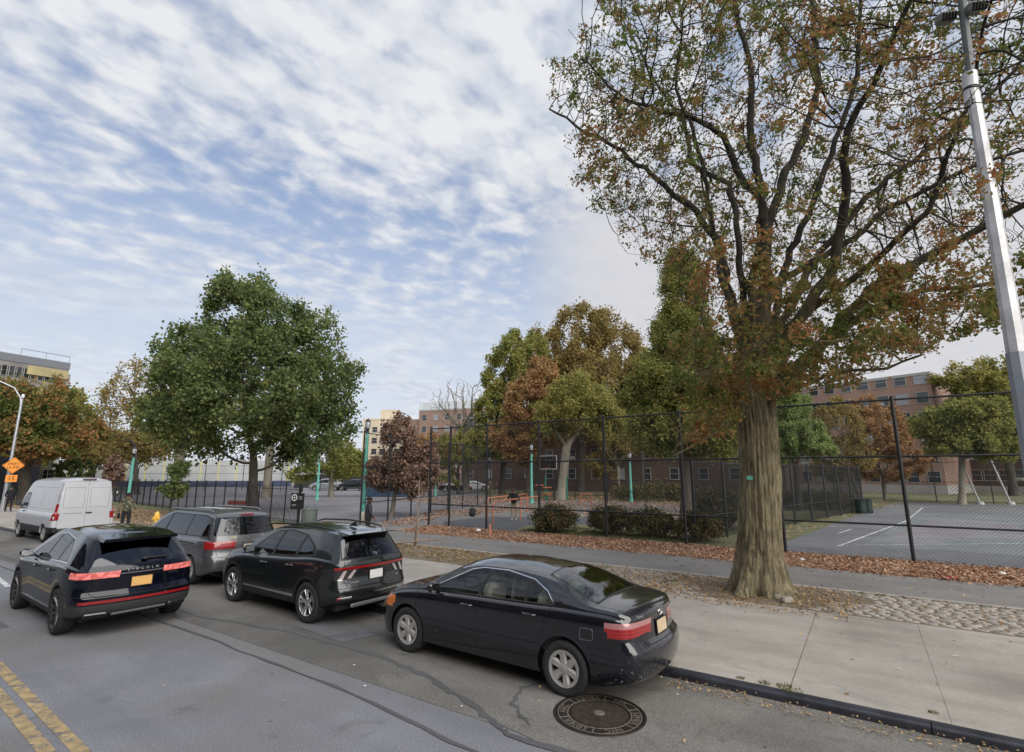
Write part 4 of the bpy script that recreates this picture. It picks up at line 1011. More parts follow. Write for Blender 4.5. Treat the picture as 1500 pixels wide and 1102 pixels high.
ODY = dict(L=5.10, W=1.90, paint=GREYV, R=.335, rim=.215, wheel='steel', tyre_w=.215, axles=(1.08, 4.08), inset_right=.12, planr=.2, nst=56,
  zt=[(0, 1.60), (.12, 1.66), (.5, 1.725), (1.5, 1.755), (2.8, 1.745), (3.3, 1.65), (3.8, 1.42), (4.15, 1.22), (4.3, 1.15), (4.7, 1.02), (4.95, .85), (5.1, .7)],
  zs=[(0, 1.02), (.3, 1.08), (1.5, 1.07), (3.0, 1.03), (4.0, .98), (4.5, .9), (4.9, .75), (5.1, .62)],
  hw=[(0, .80), (.015, .83), (.06, .865), (.16, .905), (.4, .93), (.8, .945), (3.8, .945), (4.4, .91), (4.8, .82), (5.02, .70), (5.1, .64)],
  zb=[(0, .36), (.3, .28), (.6, .23), (4.5, .2), (5.1, .25)],
  xr=[(0, .15), (.3, .08), (.45, 0), (.66, .0), (.72, .06), (.95, .07), (1.1, .10), (1.3, .17), (1.6, .29), (1.7, .33)], xf=[(0, .1), (.5, 0), (.7, .04), (1.1, .2)], wr=1.2, lean=.40, crown=.06, bow=.02,
  dlo=[([(3.95, 1.10), (.42, 1.155), (.58, 1.56), (1.0, 1.63), (2.9, 1.625), (3.35, 1.47)][::-1], .01, 2)],
  side_windows=[roundpoly([(3.85, 1.115), (2.98, 1.13), (2.94, 1.60), (3.32, 1.46)], .02), roundpoly([(2.86, 1.13), (1.68, 1.15), (1.68, 1.615), (2.86, 1.61)], .02), roundpoly([(1.62, 1.15), (.50, 1.17), (.66, 1.55), (1.02, 1.615), (1.62, 1.615)], .04)],
  cab=(.8, 4.1), seats=[1.3, 2.2, 3.1], seat_z=.72, dash=3.75, uph=GREYUP,
  windscreen=('top', roundpoly([(4.2, -.7), (4.2, .7), (3.25, .58), (3.25, -.58)], .05), None),
  rear_window=('rear', roundpoly([(-.78, 1.175), (.78, 1.175), (.68, 1.60), (-.68, 1.60)], .05), lambda c: c.x < .8),
  tails=[('tail_light', REDL, [(-.2, .88), (.34, .88), (.34, 1.05), (-.2, 1.05)], [(.40, .88), (1.2, .88), (1.2, 1.05), (.40, 1.05)], None)],
  heads=[('headlight', CLEARL, [(4.6, .62), (5.2, .62), (5.2, .76), (4.75, .82)], [(.4, .6), (.9, .6), (.9, .8), (.5, .76)])],
  seams=[('side', [(4.1, 1.05), (4.12, .6), (3.85, .3)]), ('side', [(2.92, 1.10), (2.92, .3)]), ('side', [(1.66, 1.12), (1.7, .75), (1.55, .5)]), ('side', [(.52, .90), (1.1, .93), (2.1, .90)]),
    ('rear', [(.80, 1.62), (.84, 1.08), (.70, .68), (-.70, .68), (-.84, 1.08), (-.80, 1.62)]), ('side', [(.0, .68), (.55, .7)])],
  zones=[('side', [(-1, 0), (6, 0), (6, .26), (-1, .26)], 2, None)],
  handles=[(3.05, .96), (2.78, .96)], mirror=(3.72, 1.15), plate=(0, .88, PLATEB), letters=[('Odyssey', .055, -.42, 1.12, CHROME)], _extra=van_extra)

# ----- black utility turning in the lane
def lin_extra(root, hit, onrear, place):
    sp = MB(); sp.add([(.74, -.54, 1.618), (.74, .54, 1.618), (.26, .56, 1.565), (.26, -.56, 1.565), (.6, -.58, 1.52), (.6, .58, 1.52), (.27, .58, 1.515), (.27, -.58, 1.515)], [(0,1,2,3), (7,6,5,4), (3,2,6,7), (1,5,6,2), (0,3,7,4)])
    sp.build('roof_spoiler', LINP, root)
    w = MB(); w.box((0, 0, 0), (.40, .03, .02), bev=.008); w.box((-.17, 0, .01), (.08, .06, .03), bev=.01)
    onrear(w.build('rear_wiper', BLACKPL, root), -.2, 1.19, .022)
    for s_ in (1, -1):
        e = MB(); e.box((0, 0, 0), (.32, .085, .06), bev=.02, mi=0); e.box((0, 0, .022), (.28, .062, .03), mi=1)
        onrear(e.build('exhaust_tip', [M('dark_chrome', (.12, .12, .125), .3, .9), DARKVOID], root), s_*.60, .385, .02)
    g = MB(); g.box((2.2, 0, 1.672), (1.2, .95, .004)); 
    d = MB(); d.box((0, 0, 0), (.82, .05, .03), bev=.012); onrear(d.build('diffuser', M('satin_silver', (.2, .2, .2), .4, .6), root), 0, .37, .012)
    for s_ in (1,):
        for k in range(1): pass
LINP = M('deep_black_car_paint', (.003, .004, .009), .05, 0, .5, spec=.25)
LIN = dict(L=4.80, W=1.90, paint=LINP, R=.375, rim=.27, wheel='black', tyre_w=.25, axles=(.96, 3.81), arch=.05, inset=.0, planr=.20,
  zt=[(0, 1.54), (.12, 1.57), (.6, 1.63), (1.3, 1.668), (2.1, 1.68), (2.6, 1.645), (3.0, 1.50), (3.35, 1.30), (3.6, 1.16), (3.8, 1.12), (4.2, 1.06), (4.55, .96), (4.72, .84), (4.8, .74)],
  zs=[(0, 1.05), (.2, 1.09), (.8, 1.12), (1.6, 1.09), (2.8, 1.04), (3.6, 1.01), (4.1, .96), (4.5, .87), (4.72, .77), (4.8, .68)],
  hw=[(0, .79), (.015, .82), (.06, .86), (.16, .90), (.4, .93), (.8, .95), (1.4, .935), (3.0, .935), (3.8, .95), (4.2, .925), (4.55, .85), (4.72, .76), (4.8, .68)],
  zb=[(0, .36), (.3, .31), (.6, .25), (4.1, .24), (4.5, .26), (4.8, .3)], belly=.64,
  xr=[(0, .2), (.3, .12), (.40, .03), (.5, 0), (.64, .0), (.70, .07), (.95, .07), (1.04, .05), (1.12, .10), (1.3, .25), (1.5, .42), (1.58, .47), (1.7, .5)],
  xf=[(0, .15), (.4, .03), (.6, 0), (.85, .03), (1.1, .2)], wr=1.4, lean=.50, crown=.05,
  dlo=[([(3.42, 1.065), (.98, 1.16), (1.10, 1.34), (1.42, 1.50), (2.1, 1.562), (2.52, 1.525), (2.85, 1.40)][::-1], .009, 3), ([(3.42, 1.065), (.98, 1.16), (1.10, 1.34), (1.42, 1.50), (2.1, 1.562), (2.52, 1.525), (2.85, 1.40)][::-1], -.003, 2)],
  side_windows=[roundpoly([(3.30, 1.08), (2.42, 1.10), (2.34, 1.525), (2.52, 1.51), (2.84, 1.39)], .02), roundpoly([(2.34, 1.105), (1.62, 1.135), (1.56, 1.50), (2.1, 1.545), (2.26, 1.535)], .02), roundpoly([(1.56, 1.14), (1.05, 1.175), (1.14, 1.33), (1.45, 1.485), (1.50, 1.49)], .02)],
  cab=(1.0, 3.6), seats=[1.75, 2.72], seat_z=.68, dash=3.25, side_glass=glass_mat('smoked_car_glass', (.10, .10, .11), .06),
  windscreen=('top', roundpoly([(3.58, -.70), (3.58, .70), (2.72, .57), (2.72, -.57)], .05), None),
  rear_window=('rear', roundpoly([(-.74, 1.135), (.74, 1.135), (.62, 1.50), (-.62, 1.50)], .05), lambda c: c.x < .9),
  tails=[('tail_light', BRAKE, [(-.2, .945), (.22, .945), (.30, .99), (.24, 1.045), (-.2, 1.045)], [(.44, .995), (.66, .945), (1.1, .945), (1.1, 1.045), (.66, 1.045)], 'lit pink and red tail light')],
  strips=[('light_strip', M('lit_strip', (.22, .20, .24), .2, .3, 1), 'rear', [(-.44, .985), (.44, .985), (.44, 1.006), (-.44, 1.006)], None),
          ('reflector_strip', REDL, 'rear', [(-.84, .555), (.84, .555), (.84, .595), (-.84, .595)], 'thin red reflector strip across the bumper')],
  heads=[('headlight', CLEARL, [(4.4, .80), (4.9, .74), (4.9, .84), (4.45, .90)], [(.4, .7), (.9, .7), (.9, .88), (.5, .84)])],
  seams=[('side', [(3.55, 1.06), (3.56, .7), (3.36, .36)]), ('side', [(2.38, 1.09), (2.40, .7), (2.34, .34)]), ('side', [(1.52, 1.13), (1.58, .9), (1.46, .72)]),
         ('rear', [(.72, .93), (.72, .72), (.64, .655), (-.64, .655), (-.72, .72), (-.72, .93)]), ('side', [(.02, .66), (.60, .68)])],
  zones=[('side', [(-1, 0), (6, 0), (6, .36), (-1, .36)], 2, None), ('side', [(1.40, .375), (3.35, .36), (3.35, .385), (1.40, .40)], 3, None), ('rear', [(-2, .1), (2, .1), (2, .53), (-2, .53)], 4, None)],
  clad=M('grey_bumper_plastic', (.035, .035, .035), .5), handles=[(2.60, .96), (1.62, .985)], mirror=(3.18, 1.12), mirror_mat=LINP, plate=(0, .84, PLATEY),
  letters=[('LINCOLN', .062, 0, 1.048, CHROME), ('NAUTILUS', .038, -.52, .90, CHROME)], spread={'LINCOLN': 2.1}, _extra=lin_extra)

# ----- silver cargo van
def cargo_extra(root, hit, onrear, place):
    b = MB(); b.box((0, 0, 0), (.46, .10, .05), bev=.02); onrear(b.build('brake_lamp', M('dark_red_lens', (.06, .008, .008), .2, 0, 1), root), 0, 2.44, .0)
    for y in (.06,):
        h = MB(); h.box((0, 0, 0), (.20, .05, .03), bev=.012); onrear(h.build('door_handle', BLACKPL, root), -.10, 1.13, .01)
    r = MB(); r.box((0, 0, 0), (.55, .03, .012), bev=.004); onrear(r.build('badge', M('grey_badge', (.35, .35, .36), .5), root), .42, 1.14, .006)
    st = MB(); st.box((.0, 0, .50), (.14, 1.7, .12), bev=.03); st.build('rear_bumper', BLACKPL, root, auto=40)
    for s_ in (1, -1):
        for z in (.98, 1.9):
            m = MB(); m.box((.03, s_*.985, z), (.05, .05, .10), bev=.01); m.build('hinge', WHITEP, root)
WHITEP = M('silver_white_paint', (.47, .48, .50), .35, 0, .8, .06, 1.2)
CARGO = dict(L=5.53, W=2.0, paint=WHITEP, R=.345, rim=.215, wheel='steel', tyre_w=.22, axles=(.98, 4.28), planr=.07, nst=52, planf=.3,
  zt=[(0, 2.44), (.15, 2.48), (1.0, 2.52), (3.6, 2.50), (3.95, 2.40), (4.4, 1.95), (4.75, 1.52), (4.9, 1.36), (5.2, 1.18), (5.42, 1.0), (5.53, .8)],
  zs=[(0, 1.15), (3.6, 1.15), (4.4, 1.17), (4.9, 1.1), (5.3, .95), (5.53, .72)],
  hw=[(0, .97), (.015, .99), (.06, 1.01), (.2, 1.03), (4.4, 1.03), (4.9, .98), (5.3, .86), (5.53, .7)],
  zb=[(0, .42), (.4, .36), (4.9, .3), (5.53, .32)], belly=.75,
  xr=[(0, .0), (1.2, 0), (2.3, .06), (2.6, .10)], xf=[(0, .1), (.6, 0), (.8, .04), (1.3, .2), (2.6, .25)], wr=.9, wf=.8, lean=.135, crown=.13, tope=3.2, bow=.012,
  dlo=[([(4.72, 1.22), (3.62, 1.22), (3.62, 1.86), (4.16, 1.86)][::-1], .01, 2)],
  side_windows=[roundpoly([(4.64, 1.24), (3.66, 1.24), (3.66, 1.83), (4.15, 1.83)], .03)],
  cab=(3.2, 4.9), seats=[3.55], seat_z=.85, dash=4.5,
  windscreen=('top', roundpoly([(4.92, -.8), (4.92, .8), (4.05, .76), (4.05, -.76)], .05), lambda c: c.z > 1.2),
  tails=[('tail_light', REDL, [(-.2, .88), (.16, .88), (.16, 1.50), (-.2, 1.50)], [(.885, .88), (1.2, .88), (1.2, 1.50), (.885, 1.50)], None)],
  heads=[('headlight', CLEARL, [(5.0, .9), (5.6, .8), (5.6, .95), (5.1, 1.1)], [(.5, .8), (.95, .8), (.95, 1.05), (.6, 1.0)])],
  seams=[('side', [(3.52, 2.2), (3.52, .45)]), ('side', [(4.78, 1.2), (4.72, .45)]), ('rear', [(.003, 2.38), (.003, .56)]), ('rear', [(.86, 2.36), (.86, .56)]), ('rear', [(-.86, 2.36), (-.86, .56)]), ('rear', [(.86, 2.37), (-.86, 2.37)]), ('rear', [(.86, .565), (-.86, .565)]),
    ('side', [(.5, 2.12), (1.9, 2.12), (1.9, 1.28), (.5, 1.28), (.5, 2.12)]), ('side', [(2.05, 2.12), (3.35, 2.12), (3.35, 1.28), (2.05, 1.28), (2.05, 2.12)]),
    ('rear', [(.10, 2.12), (.74, 2.12), (.74, 1.34), (.10, 1.34), (.10, 2.12)]), ('rear', [(-.10, 2.12), (-.74, 2.12), (-.74, 1.34), (-.10, 1.34), (-.10, 2.12)])],
  zones=[('side', [(-1, 0), (6, 0), (6, .62), (-1, .62)], 2, None), ('rear', [(-2, .1), (2, .1), (2, .55), (-2, .55)], 2, None)],
  handles=[(3.75, 1.12)], handle_mat=BLACKPL, mirror=(4.42, 1.36), mirror_mat=BLACKPL, _extra=cargo_extra)

def put(car, x, y, yaw):
    """x, y: world position of the left rear tyre contact; heading -X turned by yaw"""
    car.rotation_euler = (0, 0, pi+yaw)
def park(car, S, rx, ry, yaw=0.0):
    """stand the car so its outer left rear tyre touches the road at (rx, ry), heading along -X"""
    a = pi+yaw; lx, ly = S['axles'][0], S['W']/2-S.get('inset', .015)
    car.rotation_euler = (0, 0, a)
    car.location = (rx-(lx*cos(a)-ly*sin(a)), ry-(lx*sin(a)+ly*cos(a)), 0)
c1 = build_car('black_sedan', 'dusty black sedan with scraped rear bumper parked at the kerb by the manhole', 'car', SED); park(c1, SED, -3.33, 6.04, radians(-1.5))
c2 = build_car('compact_suv', 'dark grey compact SUV with thin red light bar between the minivan and the sedan', 'car', TUC); park(c2, TUC, -8.75, 6.16, radians(-2))
c3 = build_car('minivan', 'mid grey minivan with red tail lights parked in front of the dark grey SUV', 'car', ODY); park(c3, ODY, -14.1, 6.55, radians(-1.5))
c4 = build_car('luxury_suv', 'glossy black SUV with lit tail lights and gold plate driving in the lane at left', 'car', LIN); park(c4, LIN, -11.72, 3.34, radians(-2.5))
c5 = build_car('cargo_van', 'silver white windowless cargo van with tall red tail lights at far left of the road', 'van', CARGO); park(c5, CARGO, -27.1, 7.0, radians(0))

# ---------------------------------------------------------------- fences
def fence_post(parent, x, y, z0, h, r=.04, mat=BLACKMETAL, cap=True):
    b = MB(); b.lathe([(r, 0), (r, h), (r*1.25, h+.005), (r*1.2, h+.035), (r*.5, h+.06), (.001, h+.062)], c=(x, y, z0), n=10)
    return b.build('post', mat, parent, auto=40)
def chain_mesh(parent, p0, p1, z0, z1, pitch=.062, r=.0021, name='chain_link_mesh', sides=3):
    """two families of real wires crossing between two posts, all of one run in one mesh"""
    p0 = Vector(p0[:2]); p1 = Vector(p1[:2]); L = (p1-p0).length; d = (p1-p0)/L; n = Vector((-d.y, d.x)); H = z1-z0
    V = []; F = []; step = pitch*sqrt(2)*1.0; step = pitch*1.42
    def wire(u0, w0, u1, w1, off):
        a = p0+d*u0+n*off; c = p0+d*u1+n*off; b = len(V); du, dw = u1-u0, w1-w0; l = hypot(du, dw)
        if l < .02: return
        pu, pw = -dw/l*r, du/l*r
        for (q, u, w) in ((a, u0, w0), (c, u1, w1)):
            for k in range(3):
                an = 2*pi*k/3; s_, c_ = sin(an), cos(an)
                V.append((q.x+d.x*pu*c_+n.x*r*s_, q.y+d.y*pu*c_+n.y*r*s_, z0+w+pw*c_))
        F.extend([(b, b+1, b+4, b+3), (b+1, b+2, b+5, b+4), (b+2, b, b+3, b+5)])
    t = -H
    while t < L:
        u0, w0 = max(t, 0), max(0, -t); u1, w1 = min(t+H, L), min(H, L-t); wire(u0, w0, u1, w1, .003)
        u0, w0 = max(t, 0), min(H, H+t); u1, w1 = min(t+H, L), max(0, H-(L-t)); wire(u0, w0, u1, w1, -.003)
        t += step
    return link(name, np_mesh(name, V, F), parent, [WIRE])
def chain_fence(label, pts, h, rails, pitch=.062, r=.0021, spacing=None, group=None, pr=.04, rr=.022, z0=.1, skip_mesh=False, name='chain_link_fence'):
    root = thing(name, label, 'fence', (pts[0][0], pts[0][1], z0), group=group)
    loc = Vector((pts[0][0], pts[0][1])); P = [Vector(p[:2])-loc for p in pts]
    for p in P: fence_post(root, p.x, p.y, 0, h, pr)
    a, b = P[0], P[-1]
    for z in rails:
        m = MB(); m.tube([(a.x, a.y, z), (b.x, b.y, z)], rr, 8); m.build('rail', BLACKMETAL, root, auto=50)
    if not skip_mesh: chain_mesh(root, a, b, .05, h-.02, pitch, r)
    return root
FY = 19.86
xs = [-18.55, -17.2, -14.9, -12.0, -8.85, -5.7, -2.45, .93, 4.3, 7.6, 10.9, 14.2]
chain_fence('tall black chain link fence running behind the leaf band past the big oak', [(x, FY) for x in xs], 4.92, [.92 if False else 1.05, 3.10, 4.86], r=.0030, pitch=.066, pr=.052, rr=.03)
# gateway post left of it, and the inner fence of the pink court
g0 = G(527, 770); far = [G(668, 747), G(745, 741)]
d = Vector((g0.x, g0.y)); e = Vector((far[0].x, far[0].y))
pts = [tuple(d.lerp(e, t)) for t in (0, .22, .44, .66, .88, 1.1, 1.35, 1.6)]
chain_fence('tall black chain link fence along the pink court behind the gateway', pts, 4.7, [1.1, 2.9, 4.65], r=.003, pitch=.09, pr=.045, rr=.026)
e0, e1 = Vector((-19.5, 44.2)), Vector((-2, 45.4))
chain_fence('distant black fence in front of the dark brick building', [tuple(e0.lerp(e1, t/5)) for t in range(6)], 3.6, [.9, 3.5], r=.004, pitch=.16)
# two nets of the court corner: darkened side fence seen end-on
a0, a1 = Vector((-5.55, 20.6)), Vector((-.35, 43.8))
chain_fence('black side fence of the painted court, seen almost end on behind the big tree', [tuple(a0.lerp(a1, t/9)) for t in range(10)], 3.05, [.95, 3.0], r=.0062, pitch=.062, pr=.055)
r0, r1 = Vector((1.2, 59.8)), Vector((36, 64.5))
chain_fence('far chain link fence before the right hand brick building', [tuple(r0.lerp(r1, t/9)) for t in range(10)], 3.6, [.1, 1.8, 3.55], r=.005, pitch=.2)
# court fence at the far left with tall thin posts
l0, l1 = G(60, 720), G(700, 722)
l0 = Vector((-92, 33)); l1 = Vector((-50, 56))
chain_fence('thin black court fence in front of the long pale wall', [tuple(l0.lerp(l1, t/8)) for t in range(9)], 3.7, [1.3, 2.5, 3.65], r=.006, pitch=.3, pr=.05)
l0 = Vector((-60, 18.6)); l1 = Vector((-84, 31))
chain_fence('black fence with two rails left of the small green tree', [tuple(l0.lerp(l1, t/4)) for t in range(5)], 3.3, [.6, 2.0, 3.25], r=.005, pitch=.3, pr=.05)
# low fence right in front of the far dark wall
lo0 = Vector((-33, 50)); lo1 = Vector((-4, 50))
chain_fence('low dark fence under the trees of the dark brick building', [tuple(lo0.lerp(lo1, t/8)) for t in range(9)], 1.9, [.3, 1.85], r=.006, pitch=.25)

def picket_fence(label, p0, p1, h, bays, z0=.1, gap=.125, name='iron_picket_fence'):
    root = thing(name, label, 'fence', (p0[0], p0[1], z0)); a = Vector((0, 0)); b = Vector((p1[0]-p0[0], p1[1]-p0[1])); L = b.length; d = b/L
    rz = atan2(d.y, d.x)
    for i in range(bays+1):
        q = b*(i/bays); m = MB(); m.box((q.x, q.y, (h+.12)/2), (.06, .06, h+.12), rz=rz); m.box((q.x, q.y, h+.14), (.075, .075, .03), rz=rz); m.build('post', BLACKMETAL, root)
    for i in range(bays):
        m = MB(); u0, u1 = L*i/bays+.05, L*(i+1)/bays-.05; n = max(2, int((u1-u0)/gap))
        for z in (.16, h-.2):
            q = d*(u0+u1)/2; m.box((q.x, q.y, z), (u1-u0+.06, .035, .03), rz=rz)
        for k in range(n+1):
            q = d*(u0+(u1-u0)*k/n); m.box((q.x, q.y, h/2+.02), (.017, .017, h-.06), rz=rz)
            m.add([(q.x-.011*d.x, q.y-.011*d.y, h-.01), (q.x+.011*d.x, q.y+.011*d.y, h-.01), (q.x, q.y, h+.05)], [(0, 1, 2)])
        m.build('picket_panel', BLACKMETAL, root)
    return root
pk0 = G(437, 768); pk1 = G(165, 741)
picket_fence('long black iron picket fence beside the mulch bed behind the parked cars', (pk0.x, pk0.y), (-58, 19.4), 1.95, 22)

# ---------------------------------------------------------------- park furniture
def park_lamp(label, x, y, h=5.9, group='green park lamp posts', z0=.1):
    root = thing('park_lamp', label, 'lamp', (x, y, z0), group=group)
    b = MB(); hh = h-.95
    b.lathe([(.20, 0), (.20, .10), (.165, .16), (.15, .45), (.165, .50), (.13, .56), (.12, 1.0), (.135, 1.03), (.115, 1.08), (.085, hh), (.001, hh)], n=16)
    b.build('pole', TEAL, root, auto=35)
    c = MB(); c.lathe([(.086, hh), (.105, hh+.04), (.085, hh+.10), (.07, hh+.22), (.11, hh+.30), (.13, hh+.33), (.001, hh+.33)], n=14); c.build('collar', BLACKPL, root, auto=35)
    g = MB(); g.lathe([(.115, hh+.33), (.155, hh+.48), (.165, hh+.62), (.14, hh+.74), (.001, hh+.74)], n=16)
    g.build('lamp_globe', M('lamp_frosted_glass', (.42, .44, .46), .25, 0, .6), root, auto=50)
    t = MB(); t.lathe([(.15, hh+.73), (.16, hh+.76), (.12, hh+.86), (.05, hh+.91), (.02, hh+.93), (.03, hh+.96), (.001, hh+.99)], n=14)
    for k in range(6):
        a = pi*k/3; t.tube([(.118*cos(a), .118*sin(a), hh+.33), (.162*cos(a), .162*sin(a), hh+.5), (.17*cos(a), .17*sin(a), hh+.62), (.15*cos(a), .15*sin(a), hh+.75)], .008, 4)
    t.build('lamp_cap', BLACKPL, root, auto=35)
    return root
g = G(532, 756); park_lamp('tall teal green park lamp post with black lantern at the gateway', g.x, g.y, 6.0)
g = G(779, 738); park_lamp('teal lamp post behind the orange bars beside the pale trunked tree', g.x, g.y, 5.2)
g = G(464, 733); park_lamp('teal lamp post standing on the pink court right of the green tree', g.x, g.y, 5.0)
g = G(638, 727); park_lamp('teal lamp post far across the pink court behind the bare sapling', g.x, g.y, 4.4)
g = G(925, 735); park_lamp('teal lamp post behind the row of shrubs', g.x, g.y, 4.6)
g = G(178, 741); park_lamp('teal lamp post above the picket fence just right of the silver van', g.x-.3, g.y+.5, 4.8)

# silver tapered mast at the right edge with two floodlights
dm_ = 9.2; mb_ = RAY(1515, 693, dm_); root = thing('floodlight_mast', 'tall faceted silver light mast at the right edge of the picture', 'light pole', (mb_.x, mb_.y, .1))
def mp(px, py): v = RAY(px, py, dm_); return Vector((v.x-mb_.x, v.y-mb_.y, v.z-.1))
def mastseg(name, P, rads, mat, n=8):
    b = MB(); b.tube(P, rads, n); return b.build(name, mat, root, auto=30)
J0 = mp(1489, 517); J1 = mp(1421, 110); J2 = mp(1402, -60)
mastseg('lower_pole', [(0, 0, 0), J0], [.14, .112], M('grey_mast_paint', (.34, .37, .41), .5, .3, 0, .1, 4))
mastseg('upper_pole', [J0+Vector((0, 0, -.05)), J1], [.105, .074], M('bright_mast_paint', (.66, .66, .66), .45, .3, 0, .28, 2.5))
mastseg('collar', [mp(1424, 150), mp(1420, 108)], [.088, .088], M('bright_mast_paint'), 12)
mastseg('collar_band', [mp(1423, 133), mp(1423, 129)], [.095, .095], BLACKPL, 12)
mastseg('top_tube', [J1-Vector((0, 0, .15)), J2], [.052, .052], M('dull_tube', (.18, .19, .19), .6, .4), 12)
ang = HEAD-radians(10)
for s_, py in ((-1, 27), (1, 12)):
    c_ = mp(1407+s_*22, py); f = MB(); f.box(c_, (.23, .17, .15), rz=ang, rx=.3, bev=.03); fl = f.build('floodlight', M('floodlight_housing', (.24, .25, .23), .5, .3), root)
    q = MB()
    for k in range(5): q.box((c_.x+(k-2)*.04*cos(ang)+.08*sin(ang), c_.y+(k-2)*.04*sin(ang)-.08*cos(ang), c_.z-.04), (.016, .04, .11), rz=ang, rx=.3)
    q.build('cooling_fins', DARKVOID, fl)

# street light and speed sign at the far left
s0 = G(3, 748, .1); root = thing('street_light', 'silver cobra head street light curving over the road at far left', 'street light', (s0.x, s0.y, .1))
b = MB(); b.lathe([(.13, 0), (.12, .5), (.10, 3), (.075, 8.3)], n=10); b.build('pole', STEEL, root, auto=40)
b = MB(); b.tube([(0, 0, 7.4), (0, -.1, 8.0), (-.1, -.5, 8.7), (-.3, -1.3, 9.1), (-.6, -2.3, 9.25)], [.06, .055, .05, .045, .04], 8); b.build('arm', STEEL, root, auto=60)
b = MB(); b.sphere((-.75, -2.8, 9.25), (.14, .4, .09), 10); b.build('lamp_head', M('lamp_head_grey', (.4, .41, .42), .5), root, smooth=True)
b = MB(); b.sphere((.16, .0, 8.1), (.10, .10, .16), 8); b.build('camera_globe', M('pale_globe', (.7, .7, .7), .4), root, smooth=True)
SIGNO = M('orange_sign_face', (.85, .30, .035), .45, emit=(1, .35, .04), es=.0); SIGNG = M('green_sign_post', (.03, .12, .08), .5)
s1 = G(8, 749, .1); rz_ = radians(72)
root = thing('speed_hump_sign', 'orange diamond speed hump sign with small number plate on green post', 'sign', (s1.x, s1.y, .1), rz_)
b = MB(); b.box((0, 0, 1.6), (.05, .05, 3.2)); b.build('post', SIGNG, root)
b = MB(); b.prism([(-.58, 3.12), (0, 2.54), (.58, 3.12), (0, 3.70)], 'y', -.05, -.035); pl = b.build('sign_face', SIGNO, root)
b = MB(); b.prism([(-.30, 1.98), (.30, 1.98), (.30, 2.46), (-.30, 2.46)], 'y', -.05, -.035); pl2 = b.build('number_plate', SIGNO, root)
INK = M('sign_black_ink', (.02, .018, .015), .6)
for (txt, sz, z, par) in (('SPEED', .235, 3.22, pl), ('HUMP', .235, 2.98, pl), ('15', .40, 2.22, pl2)):
    o = link('lettering', text_mesh(txt, sz, .002), par, [INK]); o.location = (0, -.054, z); o.rotation_euler = (pi/2, 0, 0)
for q, par in (([(-.53, 3.12), (0, 2.59), (.53, 3.12), (0, 3.65), (-.53, 3.12)], pl),):
    b = MB(); b.tube([(x, -.053, z) for x, z in q], .009, 4); b.build('border', INK, par)

# yellow fire hydrant
h0 = G(228, 772, .1); root = thing('fire_hydrant', 'yellow fire hydrant on the mulch bed left of the minivan', 'hydrant', (h0.x, h0.y, .1))
HY = M('hydrant_yellow', (.72, .44, .06), .5, 0, .3, .12, 8)
b = MB(); b.lathe([(.17, 0), (.17, .05), (.12, .07), (.115, .42), (.15, .44), (.15, .49), (.125, .50), (.12, .60), (.08, .69), (.03, .72), (.03, .77), (.001, .77)], n=14); b.build('barrel', HY, root, auto=35)
for (dx, dy, r) in ((-.15, -.02, .06), (.15, .02, .06), (.02, -.16, .08)):
    b = MB(); n_ = Vector((dx, dy, 0)).normalized(); b.tube([n_*.08+Vector((0, 0, .40)), n_*.19+Vector((0, 0, .40)), n_*.20+Vector((0, 0, .40))], [r, r, r*.6], 10); b.build('outlet_cap', HY, root, auto=40)

# bike rack of overlapping arches
k0 = G(272, 764, .1); k1 = G(336, 767, .1); dd = (k1-k0)/5.2
root = thing('bike_rack', 'black wave bike rack of overlapping arches in front of the picket fence', 'bike rack', (k0.x, k0.y, .1))
for i in range(5):
    b = MB(); c_ = dd*i; w_ = dd*1.75
    b.tube([tuple(c_+w_*(.5-.5*cos(a))+Vector((0, 0, .62*sin(a)+.02*0))) if 0 < a < pi else tuple(c_+w_*(0 if a <= 0 else 1)) for a in np.linspace(0, pi, 15)], .026, 8)
    b.build('arch', BLACKMETAL, root, auto=60)

# park gate, notice board and bin
n0 = G(437, 769, .1); root = thing('park_sign', 'black park notice with round white emblem on the picket fence end', 'sign', (n0.x, n0.y-.08, .1), radians(20))
b = MB(); b.box((0, 0, .95), (.07, .07, 1.95), bev=.01); b.build('post', BLACKMETAL, root)
b = MB(); b.box((-.02, -.07, 1.18), (.78, .03, .80), bev=.008); pb = b.build('board', M('sign_board_black', (.012, .012, .013), .5), root)
WINK = M('sign_white_ink', (.6, .62, .6), .6)
b = MB(); b.lathe([(.12, -.004), (.17, -.004)], c=(-.2, -.086, 1.36), n=24, axis='y'); b.lathe([(.0, -.004), (.05, -.004), (.05, -.003)], c=(-.2, -.086, 1.36), n=7, axis='y'); b.build('emblem', WINK, pb)
b = MB(); b.box((-.2, -.089, 1.0), (.24, .004, .012)); b.box((-.2, -.089, .96), (.2, .004, .012)); b.box((.16, -.089, 1.40), (.2, .004, .014)); b.box((.16, -.089, 1.34), (.22, .004, .014)); b.box((.16, -.089, 1.28), (.16, .004, .014)); b.build('small_print', WINK, pb)
b = MB(); b.box((.15, -.04, 1.78), (.14, .06, .28), bev=.01); b.build('lock_box', BLACKPL, root)
t0 = G(452, 772, .1); root = thing('litter_bin', 'squat grey green litter bin beside the park notice', 'bin', (t0.x, t0.y, .1))
BIN = M('bin_grey_green', (.13, .155, .145), .6, .2, 0, .2, 8)
b = MB(); b.lathe([(.34, 0), (.37, .05), (.37, .80), (.39, .82), (.39, .86), (.30, .88), (.29, .84), (.001, .84)], n=22); b.build('barrel', BIN, root, auto=35)
b = MB(); b.tube([(-.28, 0, .86), (-.28, 0, 1.0), (-.1, 0, .98)], .02, 6); b.tube([(.25, .1, .86), (.25, .1, 1.02)], .025, 6); b.build('hinge_bracket', BIN, root)
